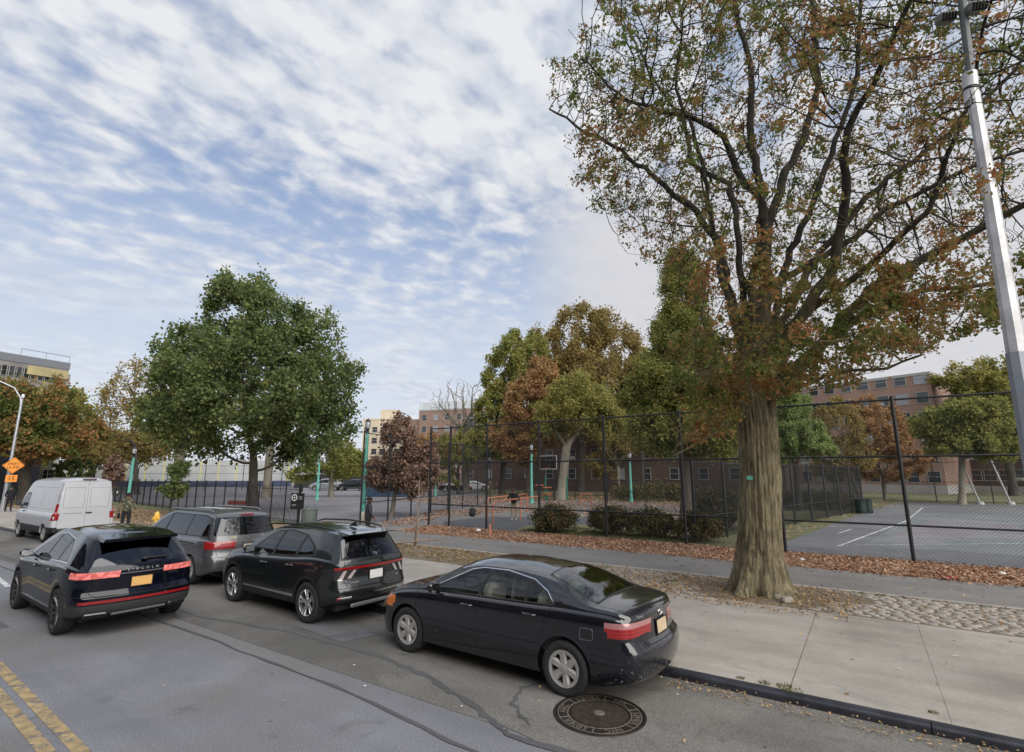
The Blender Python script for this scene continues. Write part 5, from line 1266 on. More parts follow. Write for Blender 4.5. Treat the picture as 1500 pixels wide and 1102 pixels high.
# red bench seen through the pickets
r0_ = G(344, 752, .1); root = thing('park_bench', 'small red bench behind the picket fence by the green tree', 'bench', (r0_.x, r0_.y, .1), .3)
b = MB(); b.box((0, 0, .42), (1.7, .38, .06), bev=.01); b.build('seat', M('bench_red', (.45, .10, .07), .6, 0, 0, .15, 5), root)
b = MB(); b.box((0, .2, .66), (1.7, .05, .26), bev=.01); b.build('backrest', MATS['bench_red'], root)
for s_ in (-.7, .7): b = MB(); b.box((s_, 0, .2), (.06, .34, .4)); b.build('leg', BLACKMETAL, root)

# orange parallel bars
ORG = M('orange_bar_paint', (.50, .165, .085), .5, 0, .3, .1, 6)
A0 = G(721, 775, .1); B0 = G(831, 752, .1); A1 = G(713, 768, .1); B1 = G(822, 755, .1)
A0 = G(722, 772, .1); B0 = G(789, 757, .1); A1 = G(714, 762, .1); B1 = G(772, 750, .1)
root = thing('parallel_bars', 'orange tubular parallel exercise bars with the man standing at them', 'exercise bars', (A0.x, A0.y, .1))
for (p, q) in ((A0, B0), (A1, B1)):
    p = p-A0; q = q-A0; u_ = (q-p).normalized(); hh = 1.2; b = MB()
    b.tube([p, p+Vector((0, 0, hh-.16)), p+u_*.05+Vector((0, 0, hh-.05)), p+u_*.17+Vector((0, 0, hh)), q-u_*.17+Vector((0, 0, hh)), q-u_*.05+Vector((0, 0, hh-.05)), q+Vector((0, 0, hh-.16)), q], .036, 10)
    b.build('bar', ORG, root, auto=60)
for t_ in (.55,):
    p = (B0-A0)*t_; b = MB(); b.tube([p, p+Vector((0, 0, 1.2))], .04, 8); b.build('leg', ORG, root, auto=60)
c0 = G(718, 786, .1)-A0; b = MB(); b.tube([c0, c0+Vector((0, 0, .35)), c0+Vector((-.25, .3, .42))], .04, 8); b.build('foot_bar', ORG, root, auto=60)
# green exercise frames with orange steps
EXG = M('exercise_green', (.02, .16, .10), .5)
def station(label, x, y, posts, steps):
    root = thing('exercise_station', label, 'exercise frame', (x, y, .1), HEAD, 'green exercise stations')
    for (px_, h_) in posts:
        b = MB(); b.lathe([(.075, 0), (.075, h_), (.06, h_+.04), (.001, h_+.05)], c=(px_, 0, 0), n=10); b.build('post', EXG, root, auto=40)
    for (px_, z_) in steps:
        b = MB(); b.box((px_, -.1, z_), (.85, .3, .10), bev=.04); b.build('step', ORG, root, auto=40)
    return root
p = G(789, 734); station('single green exercise post with orange foot plate right of the teal lamp', p.x, p.y, [(0, 2.3), (.8, .9)], [(0.1, 1.45), (.8, .55)])
p = G(826, 735); station('pair of green exercise posts with two orange plates beside the pale tree', p.x-.9, p.y, [(-.9, 2.3), (1.1, 2.2)], [(-.75, 1.25), (-.75, .75)])
p = G(858, 741); root = thing('exercise_station', 'low orange step frame between the round shrub and the shrub row', 'exercise frame', (p.x, p.y, .1), HEAD, 'green exercise stations')
b = MB(); b.tube([(-.4, 0, 0), (-.4, 0, .9), (.5, 0, .95), (.5, 0, 0)], .05, 8); b.build('frame', ORG, root, auto=60)
b = MB(); b.box((0, .1, .45), (.7, .3, .06), bev=.02); b.build('step', ORG, root)
# basketball hoops
def hoop(label, px, py, top, z0=.1, rz=0.0):
    p = G(px, py); root = thing('basketball_hoop', label, 'basketball hoop', (p.x, p.y, z0), rz, 'basketball hoops of the pink court')
    b = MB(); b.tube([(0, 0, 0), (0, 0, 3.2), (0, -.3, 3.6), (0, -1.0, 3.65)], .07, 8); b.build('post', BLACKMETAL, root, auto=60)
    b = MB()
    for (x_, z_, a_, c_) in ((0, 4.15, 1.8, .07), (0, 2.95, 1.8, .07), (-.88, 3.55, .07, 1.2), (.88, 3.55, .07, 1.2)): b.box((x_, -1.05, z_), (a_, .06, c_))
    bb = b.build('backboard_frame', M('backboard_pale', (.36, .37, .37), .5, 0, 0, .1, 5), root)
    b = MB(); b.box((0, -1.04, 3.55), (1.7, .02, 1.14)); b.build('backboard', glass_mat('scratched_acrylic', (.75, .77, .77), .09) if 'scratched_acrylic' not in MATS else MATS['scratched_acrylic'], bb)
    b = MB(); b.box((0, -1.085, 3.3), (.6, .01, .04)); b.box((0, -1.085, 3.72), (.6, .01, .04)); b.box((.29, -1.085, 3.5), (.04, .01, .45)); b.box((-.29, -1.085, 3.5), (.04, .01, .45)); b.build('target_square', INK, bb)
    b = MB(); b.tube([(.225*cos(a), -1.36+.225*sin(a), 3.05) for a in np.linspace(0, 2*pi, 17)], .012, 5, caps=False); b.build('rim', M('hoop_orange', (.55, .16, .05), .5), root)
hoop('basketball hoop with pale square backboard beside the pale trunked tree', 812, 735, 3.9)
hoop('basketball hoop with a dark narrow board far across the pink court', 628, 729, 3.9, rz=.9)
# exercise punch bag / backpack on the court post
bp = G(692, 757); root = thing('backpack', 'black backpack set down on the leaves beside the inner fence', 'backpack', (bp.x, bp.y, .1), .4)
b = MB(); b.box((0, 0, .26), (.42, .26, .5), bev=.1, ry=.1); b.box((0, -.16, .2), (.3, .12, .28), bev=.05); b.build('bag', M('black_nylon', (.015, .015, .017), .8), root, auto=50)
b = MB(); b.tube([(-.08, 0, .5), (0, 0, .58), (.08, 0, .5)], .014, 6); b.build('handle', MATS['black_nylon'], root)
# green drum bins at the court corner
for (px, py, lab) in ((1262, 752.5, 'left one of two dark green drum bins at the far court corner'), (1271, 752, 'right one of two dark green drum bins at the far court corner')):
    p = G(px, py); b = MB(); b.lathe([(.30, 0), (.32, .04), (.31, .28), (.33, .30), (.31, .32), (.31, .58), (.33, .60), (.31, .62), (.31, .86), (.33, .9), (.28, .9), (.27, .3), (.001, .3)], n=18)
    o = b.build('drum_bin', M('drum_green', (.012, .03, .025), .5, .2, 0, .2, 6), None, auto=35); o.location = p; prop(o, lab, 'bin', 'drum bins at the court corner')
# litter
p = G(1393, 849); b = MB(); b.lathe([(.001, 0), (.11, .01), (.14, .05), (.15, .05), (.12, .0)], n=14); b.box((.02, 0, .05), (.2, .12, .015), rz=.4)
o = b.build('food_tray', M('red_paper', (.35, .04, .04), .6), None, auto=50); o.location = p; prop(o, 'crushed red takeaway tray at the path edge right of the big tree', 'litter')
for (px, py, r, lab) in ((701, 779, .10, 'crumpled white bag on the leaves at the foot of the tall fence'), (1175, 822, .07, 'crumpled white paper on the leaves just right of the big tree'), (1468, 842, .07, 'crumpled pale paper on the leaves at far right')):
    p = G(px, py); bm = bmesh.new(); bmesh.ops.create_icosphere(bm, subdivisions=3, radius=r); rr_ = random.Random(px)
    for v in bm.verts: v.co *= 1+rr_.uniform(-.28, .2); v.co.z *= .7
    me = bpy.data.meshes.new('paper'); bm.to_mesh(me); bm.free(); o = link('crumpled_paper', me, None, [M('white_paper', (.7, .69, .66), .8)]); o.location = p+Vector((0, 0, r*.5)); prop(o, lab, 'litter')

# manhole cover
p = G(878, 1047, 0.0); root = thing('manhole_cover', 'round iron manhole cover with lettered ring in the parking lane', 'manhole cover', (p.x, p.y, .0065), HEAD)
IRON = M('manhole_iron', (.045, .036, .03), .55, .6, 0, .35, 9, .3, 50); IRONL = M('manhole_worn', (.22, .195, .165), .6, .5, 0, .25, 12); 
b = MB(); b.lathe([(.001, .004), (.33, .004), (.335, .001), (.345, .001), (.35, .007), (.475, .007), (.478, .0), (.49, .0), (.495, .009), (.52, .009), (.525, .002)], n=64); cov_ = b.build('frame_ring', IRON, root)
b = MB(); n_ = 13
for i in range(-n_, n_+1):
    y = i*.0235; w_ = sqrt(max(0, .315**2-y*y))
    if w_ > .05: b.box((0, y, .0085), (2*w_, .0105, .009))
b.build('ribbed_lid', M('manhole_ribs', (.085, .068, .055), .6, .6, 0, .4, 14), root)
b = MB(); b.lathe([(.001, .016), (.058, .016), (.065, .012)], n=24); b.build('centre_boss', IRONL, root)
for i in range(6):
    a = i*pi/3+.2; b = MB(); b.box((.413*cos(a), .413*sin(a), .0085), (.13, .012, .006), rz=a); b.build('ring_bar', IRONL, root)
word = 'SEWER'
txts = ['D.P.W.', 'NYC', 'SEWER', '1998', 'CITY OF', 'N.Y.']
for i, wd in enumerate(['NYC', 'SEWER', 'NYC', 'SEWER', 'NYC', 'SEWER']):
    n_ = len(wd)
    for k, ch in enumerate(wd):
        a = i*pi/3+.2+pi/6+(k-(n_-1)/2)*-.155
        o = link('lettering', text_mesh(ch, .105, .0015), cov_, [IRONL]); o.location = (.413*cos(a), .413*sin(a), .0095); o.rotation_euler = (0, 0, a-pi/2)
b = MB(); b.lathe([(.352, .0085), (.362, .0105), (.368, .0085)], n=64); b.lathe([(.462, .0085), (.468, .0105), (.474, .0085)], n=64); b.build('worn_rings', IRONL, root)

# ---------------------------------------------------------------- buildings
def brick_mat(name, c1, c2, mortar, scale=1.0):
    m, t, b = new_mat(name); oc = t.new('ShaderNodeTexCoord').outputs['Object']
    sp_ = t.new('ShaderNodeSeparateXYZ', inp={0: oc})
    v = t.new('ShaderNodeCombineXYZ', inp={0: t.math('ADD', sp_.outputs[0], sp_.outputs[1]), 1: sp_.outputs[2]}).outputs[0]
    br = t.new('ShaderNodeTexBrick', inp={'Vector': v, 'Color1': (*c1, 1), 'Color2': (*c2, 1), 'Mortar': (*mortar, 1), 'Scale': 1.0, 'Mortar Size': .012, 'Brick Width': .23, 'Row Height': .08})
    f = t.noise(t.mapping(oc, sc=(.3, .3, .12)), 1.0, 5, .6)
    c = t.mix(.5, br.outputs[0], t.ramp(f, [(.35, (.35, .35, .35)), (.65, (.62, .62, .62))]), 'OVERLAY')
    t.l.new(c, b.inputs['Base Color']); b.inputs['Roughness'].default_value = .9; return m
BR1 = brick_mat('red_brick', (.27, .145, .105), (.34, .19, .14), (.30, .25, .21))
BR2 = brick_mat('dark_brown_brick', (.075, .042, .032), (.11, .065, .05), (.09, .07, .06))
BR3 = brick_mat('orange_brick', (.25, .14, .105), (.31, .175, .13), (.3, .24, .2))
PALE = M('pale_render', (.52, .45, .33), .85, 0, 0, .1, .3); LIME = M('limestone_base', (.34, .33, .31), .85, 0, 0, .12, .6)
WFR = M('window_frame_paint', (.36, .35, .33), .6); WGL = M('window_glass_dark', (.03, .035, .04), .08, 0, 0, 0, 4, spec=.8); WSH = M('window_blind', (.30, .31, .33), .6)
AIRC = M('air_conditioner', (.36, .36, .35), .6)
def building(name, label, p0, p1, depth, H, wall, cols, rows, z1=1.9, dz=2.75, ww=1.25, wh=1.35, base=0.0, basem=None, parapet=.35, roofbox=None, seed=0, skip=(), wallname='wall', side_cols=0):
    """facade from p0 to p1 seen from the camera; local x runs along it, local +y goes away"""
    a = Vector(p0[:2]); b_ = Vector(p1[:2]); L = (b_-a).length; rz = atan2(b_.y-a.y, b_.x-a.x)
    root = thing(name, label, 'building', (a.x, a.y, 0), rz); rg_ = random.Random(seed)
    m = MB(); m.box((L/2, depth/2, H/2), (L, depth, H)); m.build(wallname, wall, root)
    m = MB(); m.box((L/2, depth/2, H+parapet/2), (L+.16, depth+.16, parapet)); m.build('parapet', basem or LIME, root)
    if base: m = MB(); m.box((L/2, depth/2, base/2), (L+.12, depth+.12, base)); m.build('plinth', basem or LIME, root)
    cs = cols if hasattr(cols, '__len__') else [L*(i+.5)/cols for i in range(cols)]
    for i, cx_ in enumerate(cs):
        for r in range(rows):
            if (i, r) in skip: continue
            z = z1+r*dz; f = MB()
            for (dx, dzz, sx, sz) in ((0, wh/2+.03, ww+.12, .06), (0, -wh/2-.04, ww+.2, .08), (-ww/2-.03, 0, .06, wh), (ww/2+.03, 0, .06, wh), (0, .02, ww, .05)):
                f.box((cx_+dx, -.02, z+dzz), (sx, .10, sz))
            fo = f.build('window', WFR, root)
            g_ = MB(); g_.box((cx_, .0, z), (ww, .05, wh)); g_.build('pane', WGL if rg_.random() < .78 else WSH, fo)
            if rg_.random() < .16: a_ = MB(); a_.box((cx_+rg_.choice((-.2, .2)), -.2, z-wh/2+.22), (.62, .4, .4), bev=.02); a_.build('air_conditioner', AIRC, fo)
    for k in range(side_cols):
        for r in range(rows):
            z = z1+r*dz; yy = depth*(k+.5)/side_cols; f = MB(); f.box((L, yy, z), (.08, ww+.12, wh+.12)); fo = f.build('window', WFR, root)
            g_ = MB(); g_.box((L+.03, yy, z), (.06, ww, wh)); g_.build('pane', WGL, fo)
    if roofbox:
        for (x0, x1, y0, y1, hh, mm) in roofbox: m = MB(); m.box(((x0+x1)/2, (y0+y1)/2, H+parapet+hh/2), (x1-x0, y1-y0, hh)); m.build('roof_bulkhead', mm, root)
    return root
def at_d(px, d): v = RAY(px, 693, d); return (v.x, v.y)
# right-hand red brick block
q1 = RAY(1384, 693, 84); q0 = RAY(1150, 693, 91)
building('brick_apartment_block', 'red brick apartment block with pale stone base behind the painted court', q0, q1, 14, 15.2, BR1, 9, 6, z1=2.2, dz=2.52, base=1.15, seed=3)
building('brick_wing', 'dark brick wing set back at the far right behind the green tree', at_d(1378, 96), at_d(1560, 92), 14, 15.5, BR2, 8, 5, z1=2.4, dz=2.82, base=1.0, seed=4)
# long dark building behind the trees
building('dark_brick_building', 'long dark brown brick building half hidden behind the park trees', at_d(676, 88), at_d(1150, 70), 14, 11.8, BR2, 13, 4, z1=2.6, dz=2.8, ww=1.1, wh=1.4, base=0, seed=5)
# mid distance red brick with white roof fence
b2 = building('brick_tower_block', 'mid distance brick block with pale roof railing behind the bare tree', at_d(611, 128), at_d(735, 118), 16, 17.6, BR3, 7, 6, z1=2.0, dz=2.8, seed=6)
m = MB(); m.box((9, .3, 18.9), (18, .08, 1.7)); m.box((.3, 8, 18.9), (.08, 16, 1.7)); m.build('roof_railing', M('roof_mesh_panel', (.55, .58, .6), .7), b2)
building('brick_stair_block', 'lower brick block stepping down at the left end of the brick tower', at_d(594, 131), at_d(611, 130), 12, 15.6, BR3, 1, 5, z1=2.0, dz=2.8, seed=7)
building('pale_apartment_building', 'pale yellow apartment building behind the red brown tree', at_d(528, 138), at_d(588, 136), 14, 16.2, PALE, 5, 5, z1=2.5, dz=2.8, seed=8, roofbox=[(4, 8.5, 2, 6, 2.6, PALE)], basem=PALE)
b3L = (Vector(at_d(76, 104))-Vector(at_d(-60, 100))).length
b3 = building('tall_grey_building', 'tall grey and yellow building under repair above the left trees', at_d(-60, 100), at_d(76, 104), 6, 18.4, M('scaffold_grey', (.22, .21, .20), .8, 0, 0, .3, .4), 12, 6, z1=2.5, dz=2.9, ww=1.4, seed=9, basem=M('grey_cornice', (.16, .17, .19), .7), parapet=1.1)
m = MB(); m.box((b3L-2.6, -.15, 17.5), (5.0, .3, 1.3)); m.build('yellow_netting', M('yellow_net', (.36, .31, .16), .8, 0, 0, .25, .5), b3)
m = MB()
for x in (b3L-6, b3L-3, b3L): m.tube([(x, .2, 19.2), (x, .2, 20.6)], .06, 5)
m.tube([(b3L-6, .2, 20.5), (b3L, .2, 20.5)], .06, 5); m.build('scaffold_pipes', STEEL, b3)
m = MB(); m.box((b3L-14, 3, 20.4), (4, 4, 2.2)); m.box((b3L-15, 3, 22), (1.2, 1.2, 2)); m.build('water_tank', M('tank_grey', (.35, .35, .36), .8), b3)
# long pale handball wall with yellow stripes
w0, w1 = at_d(52, 128), at_d(432, 112)
a = Vector(w0); c = Vector(w1); L_ = (c-a).length
root = thing('handball_wall', 'long pale grey handball wall with yellow stripes beyond the courts', 'wall', (a.x, a.y, .1), atan2(c.y-a.y, c.x-a.x))
m = MB(); m.box((L_/2, .15, 2.5), (L_, .3, 5.0)); m.build('wall', M('handball_concrete', (.36, .375, .37), .8, 0, 0, .12, .25), root)
for i in range(14):
    m = MB(); m.box((L_*(i+.6)/14, -.012, 2.5), (.16, .02, 4.6)); m.build('stripe', M('wall_yellow', (.55, .5, .12), .8), root)
m = MB(); m.box((L_/2, -.6, .55), (L_*.98, .12, 1.1)); m.build('blue_kickboard', M('dark_blue_board', (.035, .05, .10), .7, 0, 0, .2, .5), root)
# dark covered wall at far left
b_ = MB(); v0, v1 = at_d(-80, 66), at_d(58, 70); a = Vector(v0); c = Vector(v1)
o = b_.box(((c-a).length/2, .2, 2.1), ((c-a).length, .3, 4.0)).build('site_hoarding', M('dark_hoarding', (.016, .018, .026), .8, 0, 0, .3, .6), None); o.location = (a.x, a.y, .1); o.rotation_euler = (0, 0, atan2(c.y-a.y, c.x-a.x)); prop(o, 'dark blue black hoarding behind the speed sign', 'hoarding')
# blue container and parked cars far behind the pink court
p = G(572, 727.5); root = thing('skip_container', 'dark blue ribbed container behind the gateway lamp', 'container', (p.x, p.y, .1), HEAD+.1)
m = MB(); m.box((0, 0, 1.2), (5.5, 2.2, 2.3)); m.build('body', M('container_blue', (.02, .05, .09), .6, .1, 0, .2, 2), root)
m = MB()
for i in range(12): m.box((-2.6+i*.47, -1.12, 1.2), (.12, .08, 2.2))
m.build('ribs', MATS['container_blue'], root)
# houses across the street, behind the camera: they are what the car flanks reflect
building('row_houses', 'brick row across the street behind the camera', (24, -13.5), (-60, -13.5), 9, 15.5, BR2, 20, 4, z1=2.5, dz=3.2, seed=11)

# ---------------------------------------------------------------- trees
def bark_mat(name, c0, c1, c2, vs=9.0, bump=1.0):
    m, t, b = new_mat(name); oc = t.new('ShaderNodeTexCoord').outputs['Object']
    st = t.noise(t.mapping(oc, sc=(1, 1, .2)), vs, 6, .65, .6); f2 = t.noise(oc, 1.1, 4, .6)
    f = t.math('ADD', t.math('MULTIPLY', st, .7), t.math('MULTIPLY', f2, .3))
    t.l.new(t.ramp(f, [(.36, c0), (.5, c1), (.64, c2)]), b.inputs['Base Color']); b.inputs['Roughness'].default_value = .95
    bn = t.new('ShaderNodeBump', inp={'Height': st, 'Strength': bump, 'Distance': .04}); t.l.new(bn.outputs[0], b.inputs['Normal']); return m
BARK_OAK = bark_mat('oak_bark', (.05, .04, .024), (.185, .155, .09), (.33, .285, .18), 13, 1.4)
BARK_DARK = bark_mat('dark_bark', (.035, .03, .024), (.06, .05, .04), (.10, .085, .065), 6)
BARK_GREY = bark_mat('grey_bark', (.10, .09, .07), (.18, .16, .125), (.26, .235, .19), 5)
BARK_PALE = bark_mat('pale_bark', (.15, .14, .105), (.24, .22, .17), (.33, .31, .25), 3, .6)
def colonize(nodes, par, att, step, kill, infl, iters, up=0.0, rng=None, maxn=9000):
    nodes = [np.array(n, float) for n in nodes]; par = list(par); att = np.array(att, float)
    N = np.array(nodes); best = np.full(len(att), 1e9); bi = np.zeros(len(att), int)
    for s in range(0, len(N), 200):
        D = np.linalg.norm(att[:, None]-N[None, s:s+200], axis=2); j = D.argmin(1); d = D[np.arange(len(att)), j]
        u = d < best; best[u] = d[u]; bi[u] = j[u]+s
    alive = best > kill
    for it in range(iters):
        act = alive & (best < infl)
        if not act.any():
            if not alive.any(): break
            act = alive & (best < best[alive].min()*1.15+step)
        idx = bi[act]; dirs = att[act]-np.array(nodes)[idx]; dirs /= np.linalg.norm(dirs, axis=1)[:, None]+1e-9
        uq, inv = np.unique(idx, return_inverse=True); S = np.zeros((len(uq), 3)); np.add.at(S, inv, dirs)
        S += rng.normal(0, .18, S.shape); S[:, 2] += up; ln = np.linalg.norm(S, axis=1); S /= ln[:, None]+1e-9
        base = len(nodes); new = np.array(nodes)[uq]+S*step
        for k, u in enumerate(uq): nodes.append(new[k]); par.append(int(u))
        for s in range(0, len(new), 200):
            D = np.linalg.norm(att[:, None]-new[None, s:s+200], axis=2); j = D.argmin(1); d = D[np.arange(len(att)), j]
            u = d < best; best[u] = d[u]; bi[u] = base+s+j[u]
        alive &= best > kill
        if len(nodes) > maxn: break
    return np.array(nodes), np.array(par)
def radii(par, rt, R):
    n = len(par); cnt = np.zeros(n); ch = [[] for _ in range(n)]
    for i in range(n-1, 0, -1):
        if not ch[i]: cnt[i] = 1
        cnt[par[i]] += cnt[i]; ch[par[i]].append(i)
    cnt[0] = max(cnt[0], 1); e = math.log(R/rt)/math.log(max(cnt[0], 2)); return rt*np.maximum(cnt, 1)**e, ch, cnt
def branch_mesh(N, par, rad, ch, thick=.05, rmin=0.0):
    V = []; F = []; VI = 0; stack = [(0, None)]
    while stack:
        s, pr = stack.pop(); chain = ([pr] if pr is not None else [])+[s]; cur = s
        while ch[cur]:
            c = sorted(ch[cur], key=lambda q: -rad[q])
            for o in c[1:]: stack.append((o, cur))
            cur = c[0]; chain.append(cur)
        if rad[chain[1 if pr is not None else 0]] < rmin or len(chain) < 2: continue
        P = N[chain]; r = rad[chain].copy()
        if pr is not None: r[0] = min(r[0], r[1]*1.15)
        m = 3 if r.max() < .02 else (4 if r.max() < thick else (6 if r.max() < .15 else 10))
        T = np.gradient(P, axis=0); T /= np.linalg.norm(T, axis=1)[:, None]+1e-9
        u = np.cross(T[0], (.3, .9, .1)); rows = []
        for i in range(len(P)):
            u = u-T[i]*u.dot(T[i]); u /= np.linalg.norm(u)+1e-9; w = np.cross(T[i], u)
            a = np.arange(m)*2*pi/m; rows.append(P[i]+(np.cos(a)[:, None]*u+np.sin(a)[:, None]*w)*r[i])
        V.append(np.concatenate(rows)); k = np.arange(m); i = np.arange(len(P)-1)[:, None]*m
        F.append(np.stack([(i+k), (i+(k+1) % m), (i+m+(k+1) % m), (i+m+k)], -1).reshape(-1, 4)+VI); VI += len(P)*m
    return np.concatenate(V), np.concatenate(F)
def ellipsoid_pts(blobs, n, rng, shell=.5):
    vol = np.array([b[3]*b[4]*b[5] for b in blobs]); vol /= vol.sum(); out = []
    for b, v in zip(blobs, vol):
        k = max(3, int(n*v)); d = rng.normal(size=(k, 3)); d /= np.linalg.norm(d, axis=1)[:, None]; r = rng.random(k)**(1/3)
        r = r*(1-shell)+shell*np.maximum(r, .55+.45*rng.random(k)); out.append(np.array(b[:3])+d*r[:, None]*np.array(b[3:6]))
    return np.concatenate(out)
FWD = Vector((-sin(HEAD), cos(HEAD), 0))
def tree(name, label, base, d, pxblobs, leafm, nleaf, ls, R, bark=BARK_DARK, natt=420, seed=0, cat='tree', group=None, trunk_h=None, jit=.5, hang=0.0, flat=.1, depth=1.0, rt=.012, up=.02, lean=0.0, stem=True, aspect=.75, forks=None, crown='crown', z0=.1, step=None, topz=False):
    """base: pixel column of the foot (or point); d: horizontal distance; crown blobs given as px centre/half sizes at that distance"""
    rng = np.random.default_rng(seed+100)
    b0 = RAY(base, 693, d) if not isinstance(base, Vector) else base; b0 = Vector((b0.x, b0.y, z0))
    root = thing(name, label, cat, b0, group=group)
    B = []
    for (cx_, cy_, rx, ry) in pxblobs:
        c = RAY(cx_, cy_, d); dep = (c.x*FWD.x+c.y*FWD.y); k = dep/750; c = c-b0
        off = rng.normal(0, .12)*rx*k*depth
        B.append((c.x+FWD.x*off, c.y+FWD.y*off, c.z, rx*k, rx*k*depth, ry*k*1.02))
    mean = np.average([x[:3] for x in B], axis=0, weights=[x[3]*x[5] for x in B]); lowz = min(x[2]-x[5] for x in B); size = max(x[3] for x in B)
    att = ellipsoid_pts(B, natt, rng); att = att[att[:, 2] > .25]
    th = trunk_h if trunk_h is not None else max(.3, lowz+.25*(mean[2]-lowz)); st = step or max(.16, size/11)
    nseg = max(2, int(th/st)); nodes = []; par = []
    for i in range(nseg+1):
        t = i/nseg; nodes.append((mean[0]*t*.35+lean*t, mean[1]*t*.35, th*t)); par.append(i-1)
    n0 = len(nodes)
    if forks:
        for (fx, fy, fz, ln_) in forks:
            p = np.array(nodes[n0-1]); dirv = np.array((fx, fy, fz), float); dirv /= np.linalg.norm(dirv); q = n0-1
            for k in range(int(ln_/st)): p = p+dirv*st+rng.normal(0, .03, 3); nodes.append(tuple(p)); par.append(q); q = len(nodes)-1
    N, P = colonize(nodes, par, att, st, st*1.5, st*7, 70, up=up, rng=rng)
    rad, ch, cnt = radii(P, rt, R)
    for i in range(min(n0, 3)): rad[i] *= 1.0+.45*(1-i/3)
    if stem:
        V, F = branch_mesh(N, P, rad, ch); o = link('trunk', np_mesh('trunk', V, F), root, [bark], smooth=True)
    if nleaf:
        tips = np.where((cnt <= 6) & (np.arange(len(N)) >= n0))[0]
        if len(tips) == 0: tips = np.arange(len(N))
        w = rng.gamma(1.1, 1, len(tips)); w /= w.sum()
        C = N[rng.choice(tips, nleaf, p=w)]+rng.normal(0, st*jit, (nleaf, 3)); C = C[C[:, 2] > .08]
        leaf_mesh(crown, C, rng.uniform(ls*.6, ls*1.35, len(C)), rng, leafm, root, flat=flat, hang=hang, aspect=aspect)
    return root
LG = leafcol_mat('leaves_deep_green', [(0, (0.069, 0.100, 0.046)), (.35, (0.130, 0.177, 0.069)), (.65, (0.207, 0.254, 0.100)), (1, (0.368, 0.338, 0.130))], .46, clump=.4, cs=.35)
LO = leafcol_mat('leaves_olive', [(0, (0.124, 0.141, 0.053)), (.4, (0.265, 0.274, 0.088)), (.75, (0.443, 0.381, 0.124)), (1, (0.602, 0.424, 0.159))], .46, clump=.45, cs=.4)
LY = leafcol_mat('leaves_yellow_brown', [(0, (.11, .105, .045)), (.4, (.27, .22, .085)), (.75, (.38, .28, .11)), (1, (.42, .27, .12))], .46, clump=.45, cs=.3)
LR = leafcol_mat('leaves_orange', [(0, (.19, .12, .065)), (.4, (.38, .23, .115)), (.75, (.48, .29, .14)), (1, (.36, .33, .13))], .46, clump=.4, cs=.4)
LB = leafcol_mat('leaves_rust_brown', [(0, (0.100, 0.065, 0.050)), (.5, (0.240, 0.150, 0.110)), (1, (0.380, 0.260, 0.190))], .2, clump=.3, cs=.5)
LM = leafcol_mat('leaves_autumn_mixed', [(0, (0.264, 0.120, 0.054)), (.25, (0.408, 0.204, 0.096)), (.42, (0.324, 0.228, 0.090)), (.55, (0.168, 0.192, 0.060)), (.8, (0.120, 0.168, 0.048)), (1, (0.264, 0.288, 0.096))], .46, clump=.66, cs=.42)
LC = leafcol_mat('leaves_redwood', [(0, (0.104, 0.123, 0.046)), (.4, (0.218, 0.245, 0.075)), (.75, (0.358, 0.330, 0.104)), (1, (0.510, 0.339, 0.133))], .46, clump=.45, cs=.35)
LCG = leafcol_mat('leaves_bright_conifer', [(0, (0.112, 0.168, 0.066)), (.5, (0.262, 0.338, 0.121)), (1, (0.450, 0.468, 0.188))], .46, clump=.4, cs=.5)
LGY = leafcol_mat('leaves_green_turning', [(0, (0.124, 0.150, 0.053)), (.45, (0.265, 0.292, 0.088)), (.8, (0.443, 0.390, 0.124)), (1, (0.602, 0.407, 0.159))], .46, clump=.45, cs=.35)
LS = leafcol_mat('shrub_leaves', [(0, (0.038, 0.051, 0.024)), (.45, (0.084, 0.098, 0.042)), (.75, (0.198, 0.135, 0.069)), (1, (0.348, 0.174, 0.105))], .2, clump=.35, cs=1.1)

dM = hypot(*G(376, 753).xy)
tree('green_tree', 'large rounded dark green tree behind the minivan and picket fence', 376, dM,
     [(372, 562, 135, 95), (368, 480, 82, 72), (285, 600, 78, 62), (455, 600, 72, 62), (262, 520, 46, 46), (450, 505, 52, 55), (500, 560, 30, 42), (240, 580, 36, 50), (330, 660, 46, 20), (420, 665, 46, 20),  (425, 455, 30, 35), (330, 450, 35, 35), (460, 655, 36, 24), (300, 650, 50, 24), (345, 425, 18, 22), (385, 418, 16, 18), (222, 540, 20, 22), (520, 530, 16, 22), (515, 600, 18, 22), (405, 425, 18, 20), (250, 480, 18, 18), (480, 470, 18, 18)],
     LG, 66000, .22, .27, natt=1150, seed=1, trunk_h=2.7, jit=.55, hang=.35)
tree('autumn_tree', 'spreading brown orange street tree at far left behind the speed sign', 45, 59,
     [(60, 598, 56, 46), (5, 598, 55, 52), (100, 635, 48, 36), (-40, 620, 60, 60), (30, 650, 70, 28)], LM, 28500, 0.255, .42, natt=620, seed=2, trunk_h=3.0, jit=.8)
tree('sparse_tree', 'thin sparse tree with pale yellow leaves behind and left of the green tree', 205, 78,
     [(168, 580, 28, 30), (180, 620, 40, 30), (200, 560, 34, 38), (150, 655, 34, 22)], LY, 4940, 0.289, .26, natt=420, seed=3, trunk_h=6, jit=.9)
tree('background_tree', 'yellow green tree filling the gap above the pale wall at left', 130, 100, [(150, 655, 60, 26), (110, 640, 40, 30), (215, 655, 40, 24)], LY, 13300, 0.425, .4, natt=300, seed=4, jit=1.0)
tree('background_tree', 'olive tree behind the far left autumn tree', 60, 92, [(40, 650, 60, 34), (90, 600, 36, 36), (-10, 640, 60, 40)], LO, 13300, 0.408, .4, natt=300, seed=5, jit=1.0)
